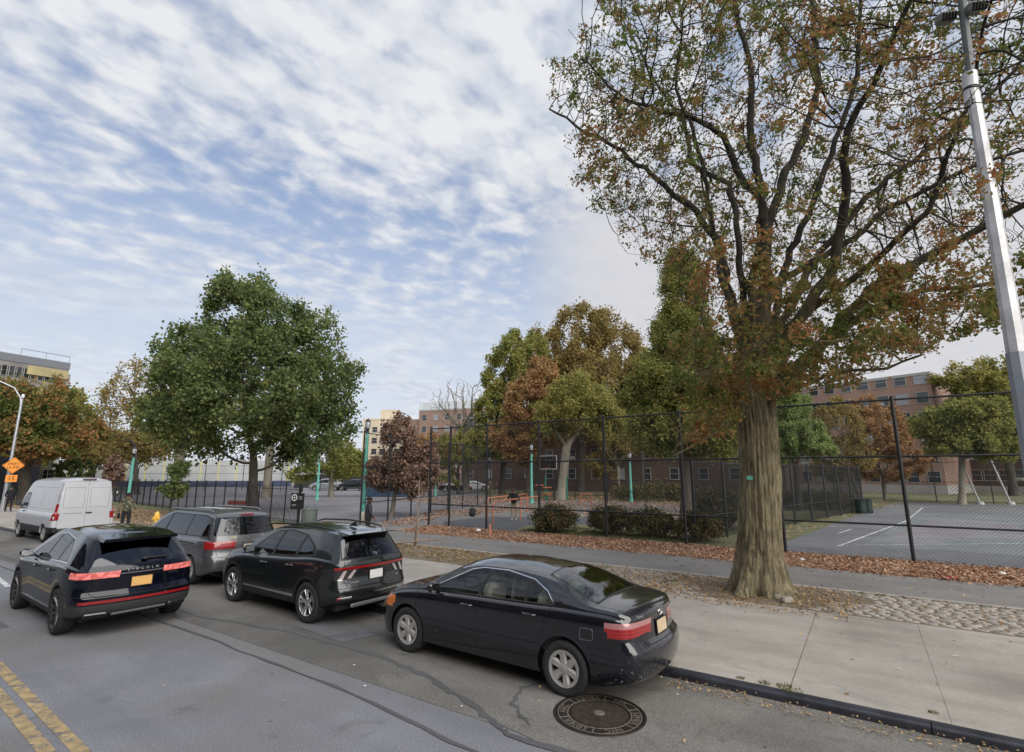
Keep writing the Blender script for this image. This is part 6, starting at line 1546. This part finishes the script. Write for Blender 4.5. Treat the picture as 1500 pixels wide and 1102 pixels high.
tree('small_green_tree', 'small round green tree behind the white van roof', 106, 62, [(106, 688, 26, 17)], LG, 4940, 0.204, .1, natt=140, seed=6, trunk_h=2.0)
tree('red_sapling', 'small rust leaved sapling between the van and the teal lamp', 167, hypot(*G(167, 762).xy), [(167, 688, 15, 22), (166, 712, 10, 8)], LB, 1710, 0.145, .045, natt=130, seed=7, trunk_h=1.6)
tree('green_sapling', 'slim green sapling on the mulch bed in front of the picket fence', 256, hypot(*G(258, 765).xy), [(258, 690, 17, 15), (256, 716, 19, 14)], LG, 2850, 0.145, .035, natt=110, seed=8, trunk_h=1.2)
tree('trunk_tree', 'tree behind the fence whose thick trunk shows left of the green tree', 262, 64, [(262, 610, 60, 55)], LO, 9500, 0.281, .48, BARK_GREY, natt=260, seed=9, trunk_h=5.5)
tree('trunk_tree', 'tree behind the fence whose grey trunk shows right of the green tree trunk', 393, 62, [(400, 600, 60, 55)], LO, 9500, 0.281, .42, BARK_GREY, natt=260, seed=10, trunk_h=5.5)
tree('yellow_green_tree', 'small yellow green tree on the pink court left of the gateway lamp', 487, 60, [(482, 668, 44, 30), (440, 695, 26, 15), (515, 680, 26, 24)], LGY, 12350, 0.230, .24, BARK_GREY, natt=320, seed=11, trunk_h=3.0, jit=.7)
tree('rust_tree', 'rust brown oak just right of the gateway lamp post', 576, hypot(*G(574, 758).xy), [(585, 645, 28, 36), (600, 690, 42, 36), (560, 690, 26, 28), (625, 670, 20, 26), (590, 615, 14, 14)], LB, 16150, 0.170, .13, BARK_GREY, natt=560, seed=12, trunk_h=1.9, jit=.9)
tree('bare_tree', 'leafless vase shaped tree with a brown clump in its top', 684, 68, [(672, 600, 36, 34), (655, 590, 30, 26), (700, 590, 26, 36), (675, 570, 30, 16)], LB, 0, 0.170, .42, BARK_GREY, natt=900, seed=13, trunk_h=5.0, rt=.02, up=.12)
tree('low_yellow_tree', 'low yellow green foliage round the foot of the bare tree', 672, 64, [(672, 660, 44, 26), (690, 640, 26, 20), (650, 700, 30, 12)], LGY, 7980, 0.255, .2, natt=240, seed=14)
tree('green_turning_tree', 'blue green tree at the left side of the autumn clump', 735, 66, [(738, 550, 34, 50), (765, 520, 42, 40), (725, 600, 34, 36), (740, 645, 50, 30), (712, 640, 26, 20), (770, 580, 40, 40)], LGY, 40000, .30, .34, natt=800, seed=15, jit=.7)
tree('tall_yellow_tree', 'tallest yellow brown tree in the middle of the autumn clump', 850, 74, [(850, 492, 52, 46), (808, 512, 42, 38), (905, 510, 42, 44), (870, 565, 80, 44), (825, 560, 60, 44), (885, 468, 26, 24), (930, 555, 36, 40), (890, 610, 60, 36)], LY, 60000, .34, .42, natt=1200, seed=16, jit=.65)
tree('orange_tree', 'orange tree in front of the tall yellow brown tree', 772, 58, [(782, 592, 48, 42), (745, 640, 36, 28), (792, 555, 30, 34), (818, 620, 30, 34), (765, 660, 30, 18)], LR, 30000, .26, .28, natt=600, seed=17, jit=.7)
pl_ = G(820, 733); tree('plane_tree', 'plane tree with thick pale forked trunk beside the basketball hoop', 820, hypot(pl_.x, pl_.y), [(850, 600, 58, 38), (815, 612, 40, 30), (890, 622, 36, 26), (845, 575, 42, 30)], LO, 22000, .23, .42, BARK_PALE, natt=460, seed=18, trunk_h=5.1, jit=.8, forks=[(-.8, -.3, 1.6, 3.2), (.9, .6, 1.5, 3.0), (.15, .1, 1.5, 2.4)])
tree('brown_tree', 'thin brown leaved tree behind the shrub row', 905, 62, [(905, 640, 36, 34), (880, 680, 30, 20), (925, 600, 22, 30)], LY, 9880, 0.221, .2, BARK_GREY, natt=320, seed=19, jit=.8)
tree('redwood_tree', 'tall olive and green feathery conifer left of the big oak', 1003, 36, [(1000, 430, 38, 54), (993, 380, 22, 36), (1005, 500, 54, 54), (985, 560, 62, 48), (1005, 615, 80, 44), (955, 635, 40, 38), (1050, 630, 46, 46), (948, 585, 36, 42), (1045, 555, 36, 40)], LC, 140000, 0.21, .34, natt=1700, seed=20, jit=.8, hang=.5, aspect=.4)
tree('redwood_tree', 'bright green feathery conifer just right of the big oak trunk', 1166, 42, [(1160, 600, 26, 38), (1165, 640, 42, 30), (1195, 655, 28, 22), (1140, 655, 30, 30)], LCG, 42000, 0.19, .2, natt=420, seed=21, jit=.8, hang=.5, aspect=.4)
tree('sparse_yellow_tree', 'sparse yellow green young tree at the end of the black side fence', 1258, 50, [(1222, 622, 36, 42), (1245, 665, 32, 32), (1215, 680, 30, 24), (1200, 640, 24, 34)], LY, 4000+6840, 0.178, .12, BARK_GREY, natt=360, seed=22, trunk_h=2.2, jit=.8)
tree('red_orange_tree', 'red orange tree against the brick block', 1292, 66, [(1290, 635, 42, 42), (1312, 675, 40, 30), (1272, 605, 30, 28), (1262, 672, 26, 30)], LR, 17100, 0.230, .16, BARK_GREY, natt=320, seed=23, jit=.7)
t_ = G(1402, 739); tree('court_tree', 'round green tree with slim pale trunk at the far side of the painted court', 1402, hypot(t_.x, t_.y), [(1420, 615, 52, 32), (1370, 625, 36, 30), (1465, 640, 30, 34), (1410, 655, 56, 20), (1445, 600, 30, 22)], LGY, 36100, 0.230, .24, BARK_PALE, natt=520, seed=24, trunk_h=3.6, jit=.7)
tree('dark_back_tree', 'tall dark olive tree at the far right behind the round green tree', 1480, 84, [(1425, 560, 40, 32), (1475, 560, 40, 42), (1500, 620, 40, 44), (1395, 555, 26, 22), (1450, 590, 60, 36)], LO, 24700, 0.323, .4, natt=460, seed=25, jit=.7)
for i, (px, py, rx, ry, lab) in enumerate(((812, 780, 35, 20, 'round dark shrub with reddish tips just left of a fence post'), (893, 783, 34, 21, 'second dark shrub from the left in the row behind the tall fence'), (952, 787, 34, 21, 'dark shrub in the middle of the shrub row behind the tall fence'), (1020, 792, 34, 23, 'dark shrub at the right end of the row beside the black side fence'))):
    g = G(px, py); tree('shrub', lab, px, hypot(g.x, g.y), [(px, py-18, rx, ry), (px-10, py-26, rx*.6, ry*.6), (px+12, py-24, rx*.6, ry*.55)], LS, 9500, .085, .05, natt=330, seed=30+i, trunk_h=.15, cat='shrub', group='dark shrubs behind the tall fence', jit=.75, crown='foliage', rt=.006, step=.14)
for i, (px, d_, rx, ry, py, lab) in enumerate(((1052, 27, 36, 26, 745, 'dark shrub mass behind the black side fence left of the oak trunk'), (1180, 46, 60, 14, 735, 'low dark green hedge along the far part of the black side fence'), (960, 54, 70, 12, 722, 'low dark hedge at the foot of the dark brick building'))):
    tree('shrub', lab, px, d_, [(px, py, rx, ry)], LS, 7000, .012*d_**.7, .05, natt=260, seed=40+i, trunk_h=.15, cat='shrub', jit=.8, crown='foliage', rt=.008)
# background trees standing between the buildings
for i, (px, d_, bl, mm, lab) in enumerate(((540, 105, [(545, 690, 40, 16), (510, 680, 30, 20)], LO, 'low olive tree beyond the pink court left of the rust oak'), (640, 100, [(640, 660, 40, 26), (620, 680, 30, 20)], LR, 'reddish tree in front of the mid distance brick block'), (1120, 62, [(1110, 620, 50, 60), (1080, 560, 40, 40)], LO, 'olive tree seen right behind the oak trunk'), (940, 70, [(950, 560, 40, 50), (935, 620, 30, 40)], LO, 'olive tree filling the gap left of the tall conifer'))):
    tree('background_tree', lab, px, d_, bl, mm, 7000, .0045*d_, .25, natt=260, seed=50+i, jit=.8)
# nest-like brown clump in the bare tree
# staked sapling on the verge
g = G(614, 800); root = tree('bare_sapling', 'leafless staked sapling on the verge left of the tall fence corner', 612, hypot(g.x, g.y), [(612, 712, 24, 26), (630, 725, 16, 12)], LB, 60, .06, .022, BARK_GREY, natt=260, seed=60, trunk_h=1.15, rt=.004, step=.12, up=.1)
st_ = MB(); st_.tube([(.06, 0, 0), (.08, .02, 2.35)], .022, 6); st_.build('stake', M('raw_wood_stake', (.30, .23, .16), .8, 0, 0, .2, 10), root)
st_ = MB(); st_.tube([(-.95, -.35, .05), (1.0, .25, .28)], .03, 6); st_.build('fallen_stake', MATS['raw_wood_stake'], root)
st_ = MB(); st_.tube([(-.12, .05, 0), (.0, 0, .75)], .02, 6); st_.build('stake', MATS['raw_wood_stake'], root)
# ivy-dark verge saplings along the inner fence
for i, (px, py, h_) in enumerate(((655, 757, 60), (720, 752, 50))):
    g = G(px, py); tree('twiggy_bush', ('bare twiggy bush on the leaves by the first bay of the inner fence', 'bare twiggy bush on the leaves behind the second tall fence bay')[i], px, hypot(g.x, g.y), [(px, py-28, 14, 22)], LB, 50, .07, .02, BARK_GREY, natt=200, seed=70+i, trunk_h=.1, rt=.006, cat='shrub', step=.16)

# ---- the big oak
rng = np.random.default_rng(5)
B0 = Vector((TREE.x, TREE.y, .1)); dT = hypot(B0.x, B0.y)
oak = thing('oak_tree', 'huge oak with thick furrowed trunk and sparse orange green crown on the sidewalk strip', 'tree', B0)
def hp(px, py, off=0.0):
    v = RAY(px, py, dT); s_ = (dT+off)/dT
    return np.array([v.x*s_-B0.x, v.y*s_-B0.y, CAM_H+(v.z-CAM_H)*s_-B0.z])
# trunk: ridged grid
fork = hp(1115, 556); nz_, na = 110, 150; V = []
zs_ = np.linspace(-.05, fork[2]+.25, nz_)
ph_ = rng.uniform(0, 2*pi, 8)
c0 = hp(1112, 640); 
for z in zs_:
    t = max(z, 0); fl = .39+.23*math.exp(-t*1.6)+.05*math.exp(-((t-5.2)/.9)**2)
    cx_ = np.interp(t, [0, 2.5, fork[2]], [0, c0[0]*.8, fork[0]*.6]); cy_ = np.interp(t, [0, 2.5, fork[2]], [0, c0[1]*.8, fork[1]*.6])
    a = np.linspace(0, 2*pi, na, endpoint=False)
    lob = (.13*math.exp(-t*1.2)+.14*math.exp(-t*4))*(np.sin(5*a+ph_[0])+.7*np.sin(8*a+ph_[1])+.5*np.sin(3*a+ph_[2]))
    rid = np.abs(np.sin(11*a+ph_[3]+1.1*np.sin(z*1.3+3*a)+.6*np.sin(z*3.1)))*.6+np.abs(np.sin(19*a+ph_[4]+1.3*np.sin(z*2.1+2*a)))*.4
    r = fl*(1+lob)+.045*rid+.012*np.sin(7*a+z*2.2)+rng.normal(0, .0035, na)
    V.append(np.stack([cx_+r*np.cos(a), cy_+r*np.sin(a), np.full(na, z)], 1))
V = np.concatenate(V); k = np.arange(na); i = np.arange(nz_-1)[:, None]*na
F = np.stack([i+k, i+(k+1) % na, i+na+(k+1) % na, i+na+k], -1).reshape(-1, 4)
link('trunk', np_mesh('trunk', V, F), oak, [BARK_OAK], smooth=True)
limbs = [
 ([(1110, 560), (1114, 494), (1119, 424), (1117, 300), (1080, 250), (1060, 200), (1020, 175), (960, 160), (925, 150)], -2.2, .20),
 ([(1100, 550), (1076, 469), (1050, 350), (1010, 300), (965, 265), (900, 215), (850, 190), (805, 160)], 1.0, .17),
 ([(1095, 520), (1080, 340), (1070, 270), (1015, 240), (1000, 175), (960, 120), (930, 60), (900, 10)], 2.8, .13),
 ([(1110, 540), (1100, 420), (1119, 310), (1100, 200), (1100, 100), (1080, 25), (1070, -60), (1060, -150)], .3, .18),
 ([(1120, 530), (1124, 335), (1150, 250), (1180, 200), (1200, 125), (1190, 0), (1190, -90), (1200, -180)], 2.0, .18),
 ([(1135, 545), (1160, 490), (1224, 384), (1240, 280), (1242, 190), (1279, 125), (1300, 75), (1335, 0), (1350, -70)], -2.6, .20),
 ([(1140, 560), (1208, 500), (1275, 424), (1350, 380), (1445, 330), (1500, 300), (1580, 270), (1660, 230)], -1.2, .20),
 ([(1125, 530), (1144, 410), (1250, 350), (1300, 305), (1434, 240), (1500, 220), (1580, 190)], 1.8, .15),
 ([(1150, 560), (1200, 510), (1264, 459), (1350, 425), (1458, 414), (1500, 415), (1590, 395)], .2, .13),
 ([(1130, 500), (1200, 370), (1300, 260), (1400, 190), (1480, 110), (1530, 30), (1580, -60)], 3.2, .14),
 ([(1090, 480), (1040, 332), (990, 330), (950, 322), (905, 345)], -.6, .06),
 ([(1085, 500), (1060, 420), (1030, 240), (990, 130), (1000, 40), (985, -50)], -1.2, .12),
 ([(1115, 470), (1190, 300), (1250, 130), (1260, 20), (1270, -80), (1260, -170)], .9, .14),
 ([(1150, 480), (1260, 400), (1360, 310), (1420, 150), (1440, 40), (1450, -60)], -3.4, .14),
 ([(1098, 585), (1060, 625), (1020, 650), (985, 668)], -1.6, .035),
 ([(1150, 575), (1230, 545), (1300, 540), (1350, 520)], -1.5, .06),
 ([(1095, 560), (1040, 560), (1000, 545)], -1.8, .05)]
nodes = [tuple(hp(1113, 600)*np.array([.6, .6, 1]))]; par = [-1]; LR_ = {}
for (pts, off, r0) in limbs:
    q = 0; prev = np.array(nodes[0]); P3 = [hp(x, y, off*(i/(len(pts)-1))**1.0) for i, (x, y) in enumerate(pts)]
    tot = sum(np.linalg.norm(P3[i+1]-P3[i]) for i in range(len(P3)-1)); run = 0
    for i, p in enumerate(P3):
        L_ = np.linalg.norm(p-prev); n = max(1, int(L_/.30))
        for k in range(1, n+1):
            w = prev+(p-prev)*k/n+(rng.normal(0, .028, 3) if k < n else 0)
            nodes.append(tuple(w)); par.append(q); q = len(nodes)-1
            run += L_/n; LR_[q] = .78*r0*(1-.9*min(1, run/(tot+1.5)))+.008
        prev = p
cen = hp(1185, 120); cen[2] = 10.2
def crown_pts(n):
    d = rng.normal(size=(n, 3)); d /= np.linalg.norm(d, axis=1)[:, None]; r = (rng.random(n)**(1/3))[:, None]
    p = d*np.maximum(r, .35)*np.array([7.6, 7.4, 7.6]); p[:, 2] = np.where(p[:, 2] < 0, p[:, 2]*.72, p[:, 2]); return cen*np.array([.7, .7, 1])+p
att = crown_pts(21000)
left = np.concatenate([hp(900, 200)[None]+rng.normal(0, 1, (500, 3))*[1.4, 1.4, 1.8], hp(870, 100)[None]+rng.normal(0, 1, (300, 3))*[1.0, 1.2, 1.3]])
right = np.concatenate([hp(1400, 330)[None]+rng.normal(0, 1, (700, 3))*[2.2, 2.0, 1.7], hp(1330, 480)[None]+rng.normal(0, 1, (260, 3))*[1.3, 1.2, .55], hp(1480, 150)[None]+rng.normal(0, 1, (500, 3))*[1.6, 1.8, 1.8]])
lowm = np.concatenate([hp(1060, 545, -1.4)[None]+rng.normal(0, 1, (700, 3))*[.9, .9, .38], hp(1170, 540, -1.6)[None]+rng.normal(0, 1, (750, 3))*[1.1, 1.0, .42], hp(1020, 640, -1.8)[None]+rng.normal(0, 1, (170, 3))*[.42, .42, .42], hp(1110, 400, -1.0)[None]+rng.normal(0, 1, (420, 3))*[.7, .7, .7]])
att = np.concatenate([att, left, right, lowm]); att = att[att[:, 2] > 3.3]
# the crown's outline: keep what lies inside it as seen from the street
Q = att+np.array([B0.x, B0.y, B0.z-CAM_H]); fx = Q[:, :2] @ np.array([FWD.x, FWD.y]); rx_ = Q[:, :2] @ np.array([cos(HEAD), sin(HEAD)])
dp = fx*cos(PITCH)+Q[:, 2]*sin(PITCH); pxx = 750+750*rx_/dp; pyy = 551-750*(-fx*sin(PITCH)+Q[:, 2]*cos(PITCH))/dp
lim = np.interp(pyy, [-900, -300, 0, 60, 160, 230, 300, 345, 400, 470, 520, 560, 690], [1000, 900, 862, 835, 812, 850, 868, 905, 985, 1010, 985, 985, 960])
lowb = np.interp(pxx, [960, 1070, 1100, 1200, 1300, 1400, 1500, 1600], [690, 680, 590, 570, 555, 490, 470, 450])
att = att[(pxx > lim+8+14*np.sin(pyy/23)+10*np.sin(pyy/9.0)+rng.normal(0, 14, len(att))) & (pyy < lowb)]
n_l = len(nodes); N, P = colonize(nodes, par, att, .20, .23, 1.3, 80, up=.03, rng=rng, maxn=52000)
cnt0 = None
rad, ch, cnt = radii(P, .0065, .24)
for q, r in LR_.items(): rad[q] = r
for i in range(n_l, len(rad)): rad[i] = min(rad[i], .045, rad[P[i]]*.93)
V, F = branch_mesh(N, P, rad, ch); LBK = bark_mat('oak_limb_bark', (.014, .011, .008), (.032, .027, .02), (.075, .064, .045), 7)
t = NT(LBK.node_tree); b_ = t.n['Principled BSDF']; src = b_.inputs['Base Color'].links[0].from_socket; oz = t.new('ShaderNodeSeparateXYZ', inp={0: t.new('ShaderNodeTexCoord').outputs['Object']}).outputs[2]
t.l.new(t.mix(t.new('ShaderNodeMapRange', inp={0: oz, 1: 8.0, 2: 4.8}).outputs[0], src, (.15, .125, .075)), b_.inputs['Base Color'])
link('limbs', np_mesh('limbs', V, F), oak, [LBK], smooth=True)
tips = np.where((cnt <= 5) & (np.arange(len(N)) >= n_l))[0]
w = rng.gamma(.35, 1, len(tips)); z_ = N[tips][:, 2]
# barer towards the outer left, fuller low down round the fork and in the top
fwd = np.array([FWD.x, FWD.y]); rt_ = np.array([cos(HEAD), sin(HEAD)]); lat = N[tips][:, :2] @ rt_
w *= np.clip(1.0+.18*(lat+3.0), .12, 1.25); w *= np.where(z_ < 6.4, 3.0, 1.0)*np.where((z_ > 6.6) & (z_ < 9), .35, 1.0)*np.where(z_ > 11, 1.15, 1)
w *= np.clip(.4+1.3*np.sin(N[tips][:, 0]*1.3+1)*np.sin(N[tips][:, 1]*1.1)*np.sin(z_*1.2+.5)+.5, .08, 2)
w /= w.sum(); nl = 88000
K_ = 11000; cc = N[rng.choice(tips, K_, p=w)]; C = cc[rng.integers(0, K_, nl)]+rng.normal(0, .085, (nl, 3))
leaf_mesh('crown', C, rng.uniform(.055, .125, nl), rng, LM, oak, flat=.1, hang=.2, aspect=.62)
# small green tag on the bark, facing the street
p_ = hp(1098, 700); dv = np.array([-B0.x, -B0.y]); dv /= np.linalg.norm(dv)
tg = MB(); tg.box((0, 0, 0), (.12, .012, .09), bev=.003); tgo = tg.build('tag', M('tag_green', (.10, .38, .27), .5), oak); tgo.location = (p_[0]+dv[0]*.52, p_[1]+dv[1]*.52, p_[2]); tgo.rotation_euler = (0, 0, atan2(dv[1], dv[0])+pi/2)
# small stones round the root flare
for i, (px, py) in enumerate(((1128, 876), (1142, 878), (1153, 883))):
    g = G(px, py); b = MB(); b.box((0, 0, .05), (.22, .15, .12), rz=.3*i, bev=.03); o = b.build('loose_block', STONE, None, auto=40); o.location = g
    prop(o, ('left', 'middle', 'right')[i]+' one of three loose stone blocks at the foot of the big oak', 'stone', 'loose blocks at the oak')

# ---------------------------------------------------------------- people
SKIN = M('skin_tone', (.22, .12, .08), .6)
def person(label, loc, rz, J, R, cols, extras=(), group=None):
    """one continuous skinned body; J joints, edges fixed, cols maps body zones to materials"""
    root = thing('person', label, 'person', loc, rz, group)
    E = [('pel', 'belly'), ('belly', 'chest'), ('chest', 'neck'), ('neck', 'head'), ('head', 'crown')]
    for s in 'LR': E += [('chest', 'sh'+s), ('sh'+s, 'el'+s), ('el'+s, 'wr'+s), ('wr'+s, 'ha'+s), ('pel', 'hip'+s), ('hip'+s, 'kn'+s), ('kn'+s, 'an'+s), ('an'+s, 'to'+s)]
    names = list(J); me = bpy.data.meshes.new('body'); me.from_pydata([J[n] for n in names], [(names.index(a), names.index(b)) for a, b in E], [])
    o = link('body', me, root)
    sk = o.modifiers.new('s', 'SKIN'); 
    lay = me.skin_vertices[0] if me.skin_vertices else None
    if lay is None:
        bm = bmesh.new(); bm.from_mesh(me); bm.verts.layers.skin.verify(); bm.to_mesh(me); bm.free(); lay = me.skin_vertices[0]
    for i, n in enumerate(names):
        r = R[n[:2] if n not in R else n]; lay.data[i].radius = (r, r) if not hasattr(r, '__len__') else r; lay.data[i].use_root = (n == 'pel')
    sb = o.modifiers.new('u', 'SUBSURF'); sb.levels = 2; sb.render_levels = 2
    dg = bpy.context.evaluated_depsgraph_get(); m2 = bpy.data.meshes.new_from_object(o.evaluated_get(dg)); o.modifiers.clear(); o.data = m2; m2.name = 'body'
    # fingers and thumb joined into the same mesh
    f = MB()
    for s in 'LR':
        h = Vector(J['ha'+s]); w_ = Vector(J['wr'+s]); d = (h-w_).normalized(); sd = d.cross(Vector((0, 1, 0)) if abs(d.y) < .8 else Vector((1, 0, 0))).normalized(); nn = d.cross(sd)
        for k in range(4):
            b0 = h+nn*((k-1.5)*.019); f.tube([b0-d*.02, b0+d*(.035+.006*(k in (1, 2))), b0+d*.06+sd*.015, b0+d*.072+sd*.035], [.010, .009, .008, .006], 6)
        f.tube([h-d*.03+nn*.03, h+nn*.045+d*.01, h+nn*.045+d*.035+sd*.01], [.011, .010, .007], 6)
    bm = bmesh.new(); bm.from_mesh(m2); t_ = bpy.data.meshes.new('t'); t_.from_pydata(f.v, [], f.f); bm.from_mesh(t_); bm.to_mesh(m2); bm.free()
    mats = [cols['skin'], cols['top'], cols['legs'], cols['shoes']]
    for m in mats: m2.materials.append(m)
    segs = []
    for a, b in E:
        z = 0 if a in ('neck', 'head') or a[:2] == 'wr' else 1
        if a[:3] == 'hip' or a[:2] == 'kn' or a == 'pel' and b[:3] == 'hip': z = 2
        if a[:2] == 'an': z = 3
        segs.append((Vector(J[a]), Vector(J[b]), z))
    for p in m2.polygons:
        c = p.center; best = 9; bz = 1
        for a, b, z in segs:
            ab = b-a; t = max(0, min(1, (c-a).dot(ab)/ab.length_squared)); dd = (c-(a+ab*t)).length
            if dd < best: best = dd; bz = z
        if c.z < .11: bz = 3
        p.material_index = bz
    m2.shade_smooth()
    hd = Vector(J['head'])
    fc = MB()
    for s in (-1, 1): fc.sphere((hd.x+s*.033, hd.y-.094, hd.z+.02), (.014, .008, .009), 8, 0)
    fc.sphere((hd.x, hd.y-.104, hd.z-.015), (.014, .022, .026), 8, 1); fc.box((hd.x, hd.y-.096, hd.z-.055), (.05, .012, .010), mi=2, bev=.004)
    for s in (-1, 1): fc.sphere((hd.x+s*.082, hd.y, hd.z), (.014, .022, .034), 8, 1)
    fc.build('face', [DARKVOID, cols['skin'], M('lips', (.18, .07, .06), .6)], root, smooth=True)
    for (nm, mb, mt) in extras: mb.build(nm, mt, root, auto=50)
    return root
def stand(h=1.74, armL=(.05, -.05), armR=(.05, -.05), bend=0.0, stride=0.0, head=(0, 0)):
    k = h/1.74; J = {}
    J['pel'] = (0, 0, .95); J['belly'] = (0, -.01-bend*.08, 1.10); J['chest'] = (0, -.02-bend*.2, 1.36); J['neck'] = (0, -.02-bend*.27, 1.50)
    J['head'] = (head[0], -.03-bend*.32+head[1], 1.62); J['crown'] = (head[0], -.02-bend*.34+head[1], 1.70)
    for s, sg, arm in (('L', 1, armL), ('R', -1, armR)):
        J['sh'+s] = (sg*.175, -.02-bend*.22, 1.42); J['el'+s] = (sg*(.23+arm[0]), -.0+arm[1]*.6-bend*.2, 1.14); J['wr'+s] = (sg*(.22+arm[0]*.6), arm[1]*2.6-.02-bend*.2, .93+abs(arm[1])*1.0)
        d = Vector(J['wr'+s])-Vector(J['el'+s]); J['ha'+s] = tuple(Vector(J['wr'+s])+d.normalized()*.075)
        st = stride*sg; J['hip'+s] = (sg*.095, 0, .90); J['kn'+s] = (sg*.105, -st*.4-.02, .50); J['an'+s] = (sg*.11, -st*.9+.01, .09); J['to'+s] = (sg*.12, -st*.9-.15, .045)
    return {n: (v[0]*k, v[1]*k, v[2]*k) for n, v in J.items()}
RAD = dict(pel=(.15, .11), belly=(.145, .11), chest=(.16, .12), neck=.06, head=(.085, .105), crown=(.06, .07), sh=.075, el=.052, wr=.038, ha=(.038, .022), hi=.095, kn=.065, an=.045, to=.042)
def cap_mb(J, r=.105, brim=True):
    h = Vector(J['head']); b = MB(); b.sphere((h.x, h.y+.005, h.z+.045), (r*.92, r*1.02, r*.78), 14)
    if brim: b.box((h.x, h.y-.13, h.z+.045), (.15, .11, .014), bev=.004)
    return b
BLACKCL = M('black_cloth', (.012, .012, .014), .85); 
m_ = new_mat('camouflage_cloth'); MATS['camouflage_cloth'] = m_[0]; t = m_[1]
oc = t.new('ShaderNodeTexCoord').outputs['Object']; t.l.new(t.ramp(t.noise(oc, 9, 3, .5), [(.42, (.045, .05, .03)), (.5, (.13, .125, .08)), (.58, (.22, .19, .13))], 'CONSTANT'), m_[2].inputs['Base Color']); m_[2].inputs['Roughness'].default_value = .9
g = G(181, 783); J = stand(1.76, (.06, -.06), (.06, -.02))
person('person in camouflage jacket and black cap standing beside the silver van', g, radians(70), J, RAD, dict(skin=SKIN, top=MATS['camouflage_cloth'], legs=BLACKCL, shoes=BLACKCL),
       [('cap', cap_mb(J), BLACKCL), ('bag', MB().box((-.26, -.06, .80), (.10, .22, .24), bev=.03), BLACKCL)])
g = G(537, 797); J = stand(1.70, (.05, -.03), (.05, -.05), stride=.18)
hair = cap_mb(J, .115, False); 
person('person in dark padded jacket walking away with pale tote bag, behind the dark SUV', g, radians(150), J, {**RAD, 'chest': (.19, .15), 'belly': (.18, .14), 'sh': .085}, dict(skin=SKIN, top=M('navy_jacket', (.02, .023, .032), .7), legs=BLACKCL, shoes=BLACKCL),
       [('hat', hair, BLACKCL), ('tote_bag', MB().box((.28, .02, .95), (.10, .34, .40), bev=.03).tube([(.27, -.12, 1.12), (.2, 0, 1.48), (.27, .14, 1.12)], .012, 5), M('cream_canvas', (.5, .46, .37), .9))])
g = G(753, 763); J = stand(1.76, (.10, -.14), (.10, -.16), bend=.9, head=(0, -.05))
person('person in black hoodie and khaki trousers leaning on the orange bars', g, radians(-8)+HEAD, J, {**RAD, 'chest': (.19, .14), 'belly': (.17, .13), 'sh': .085}, dict(skin=SKIN, top=BLACKCL, legs=M('khaki_cloth', (.30, .24, .155), .85), shoes=M('grey_shoes', (.35, .35, .36), .7)),
       [('cap', cap_mb(J), M('dark_red_cap', (.05, .015, .015), .8))])
g = G(11, 750); J = stand(1.74, (.05, -.03), (.05, -.05), stride=.12)
person('person in black walking on the sidewalk behind the speed hump sign', g, radians(95), J, RAD, dict(skin=SKIN, top=BLACKCL, legs=BLACKCL, shoes=BLACKCL), [('hat', cap_mb(J, .11, False), BLACKCL)])

# ---------------------------------------------------------------- things seen far behind the pink court
hb = MB(); hb.box((15, .1, 1.3), (30, .15, 2.6)); p = at_d(432, 100); q = at_d(606, 96)
o = MB().box((hypot(q[0]-p[0], q[1]-p[1])/2, 0, 1.15), (hypot(q[0]-p[0], q[1]-p[1]), .12, 2.3)).build('dark_screen_fence', M('dark_windscreen', (.02, .022, .026), .85, 0, 0, .35, .7), None)
o.location = (p[0], p[1], .1); o.rotation_euler = (0, 0, atan2(q[1]-p[1], q[0]-p[0])); prop(o, 'dark cloth screened fence beyond the parked cars at the far court edge', 'fence')
def far_car(src, label, px, d, yaw, paint=None):
    c = copy_tree(src); v = RAY(px, 693, d); c.location = (v.x, v.y, .1); c.rotation_euler = (0, 0, yaw); prop(c, label, 'car', 'cars parked beyond the pink court')
    if paint:
        for ch in c.children:
            if ch.name.startswith('body'):
                ch.data = ch.data.copy(); ch.data.materials[0] = paint
    return c
far_car(c3, 'grey car parked left of the blue container far behind the pink court', 505, 84, HEAD+pi+.1, M('far_silver_paint', (.3, .31, .33), .3, .4, .8))
far_car(c2, 'dark car parked second from left far behind the pink court', 540, 82, HEAD+pi, None)
far_car(c1, 'black car parked far behind the inner fence right of the rust oak', 642, 74, HEAD+.1, None)
far_car(c1, 'white car parked far behind the inner fence right of the black one', 672, 80, HEAD+.1, M('far_white_paint', (.6, .6, .6), .3, 0, .8))
far_car(c1, 'silver car parked far behind the tall fence left of the tree trunk', 600, 86, HEAD+pi+.05, M('far_silver_paint'))
for (px, lab) in ((1425, 'left of two leaning white poles at the far side of the painted court'), (1470, 'right of two leaning white poles at the far side of the painted court')):
    v = G(px+11, 739); root = thing('white_pole', lab, 'pole', v, HEAD, 'leaning white poles'); b = MB(); b.tube([(0, 0, 0), (-1.1, .2, 4.4)], .075, 8); b.build('pole', M('white_pole_paint', (.40, .41, .41), .6, 0, 0, .15, 2), root, auto=60)
    b = MB(); b.lathe([(.3, 0), (.25, .2), (.001, .22)], n=10); b.build('footing', MATS['white_pole_paint'], root, auto=60)
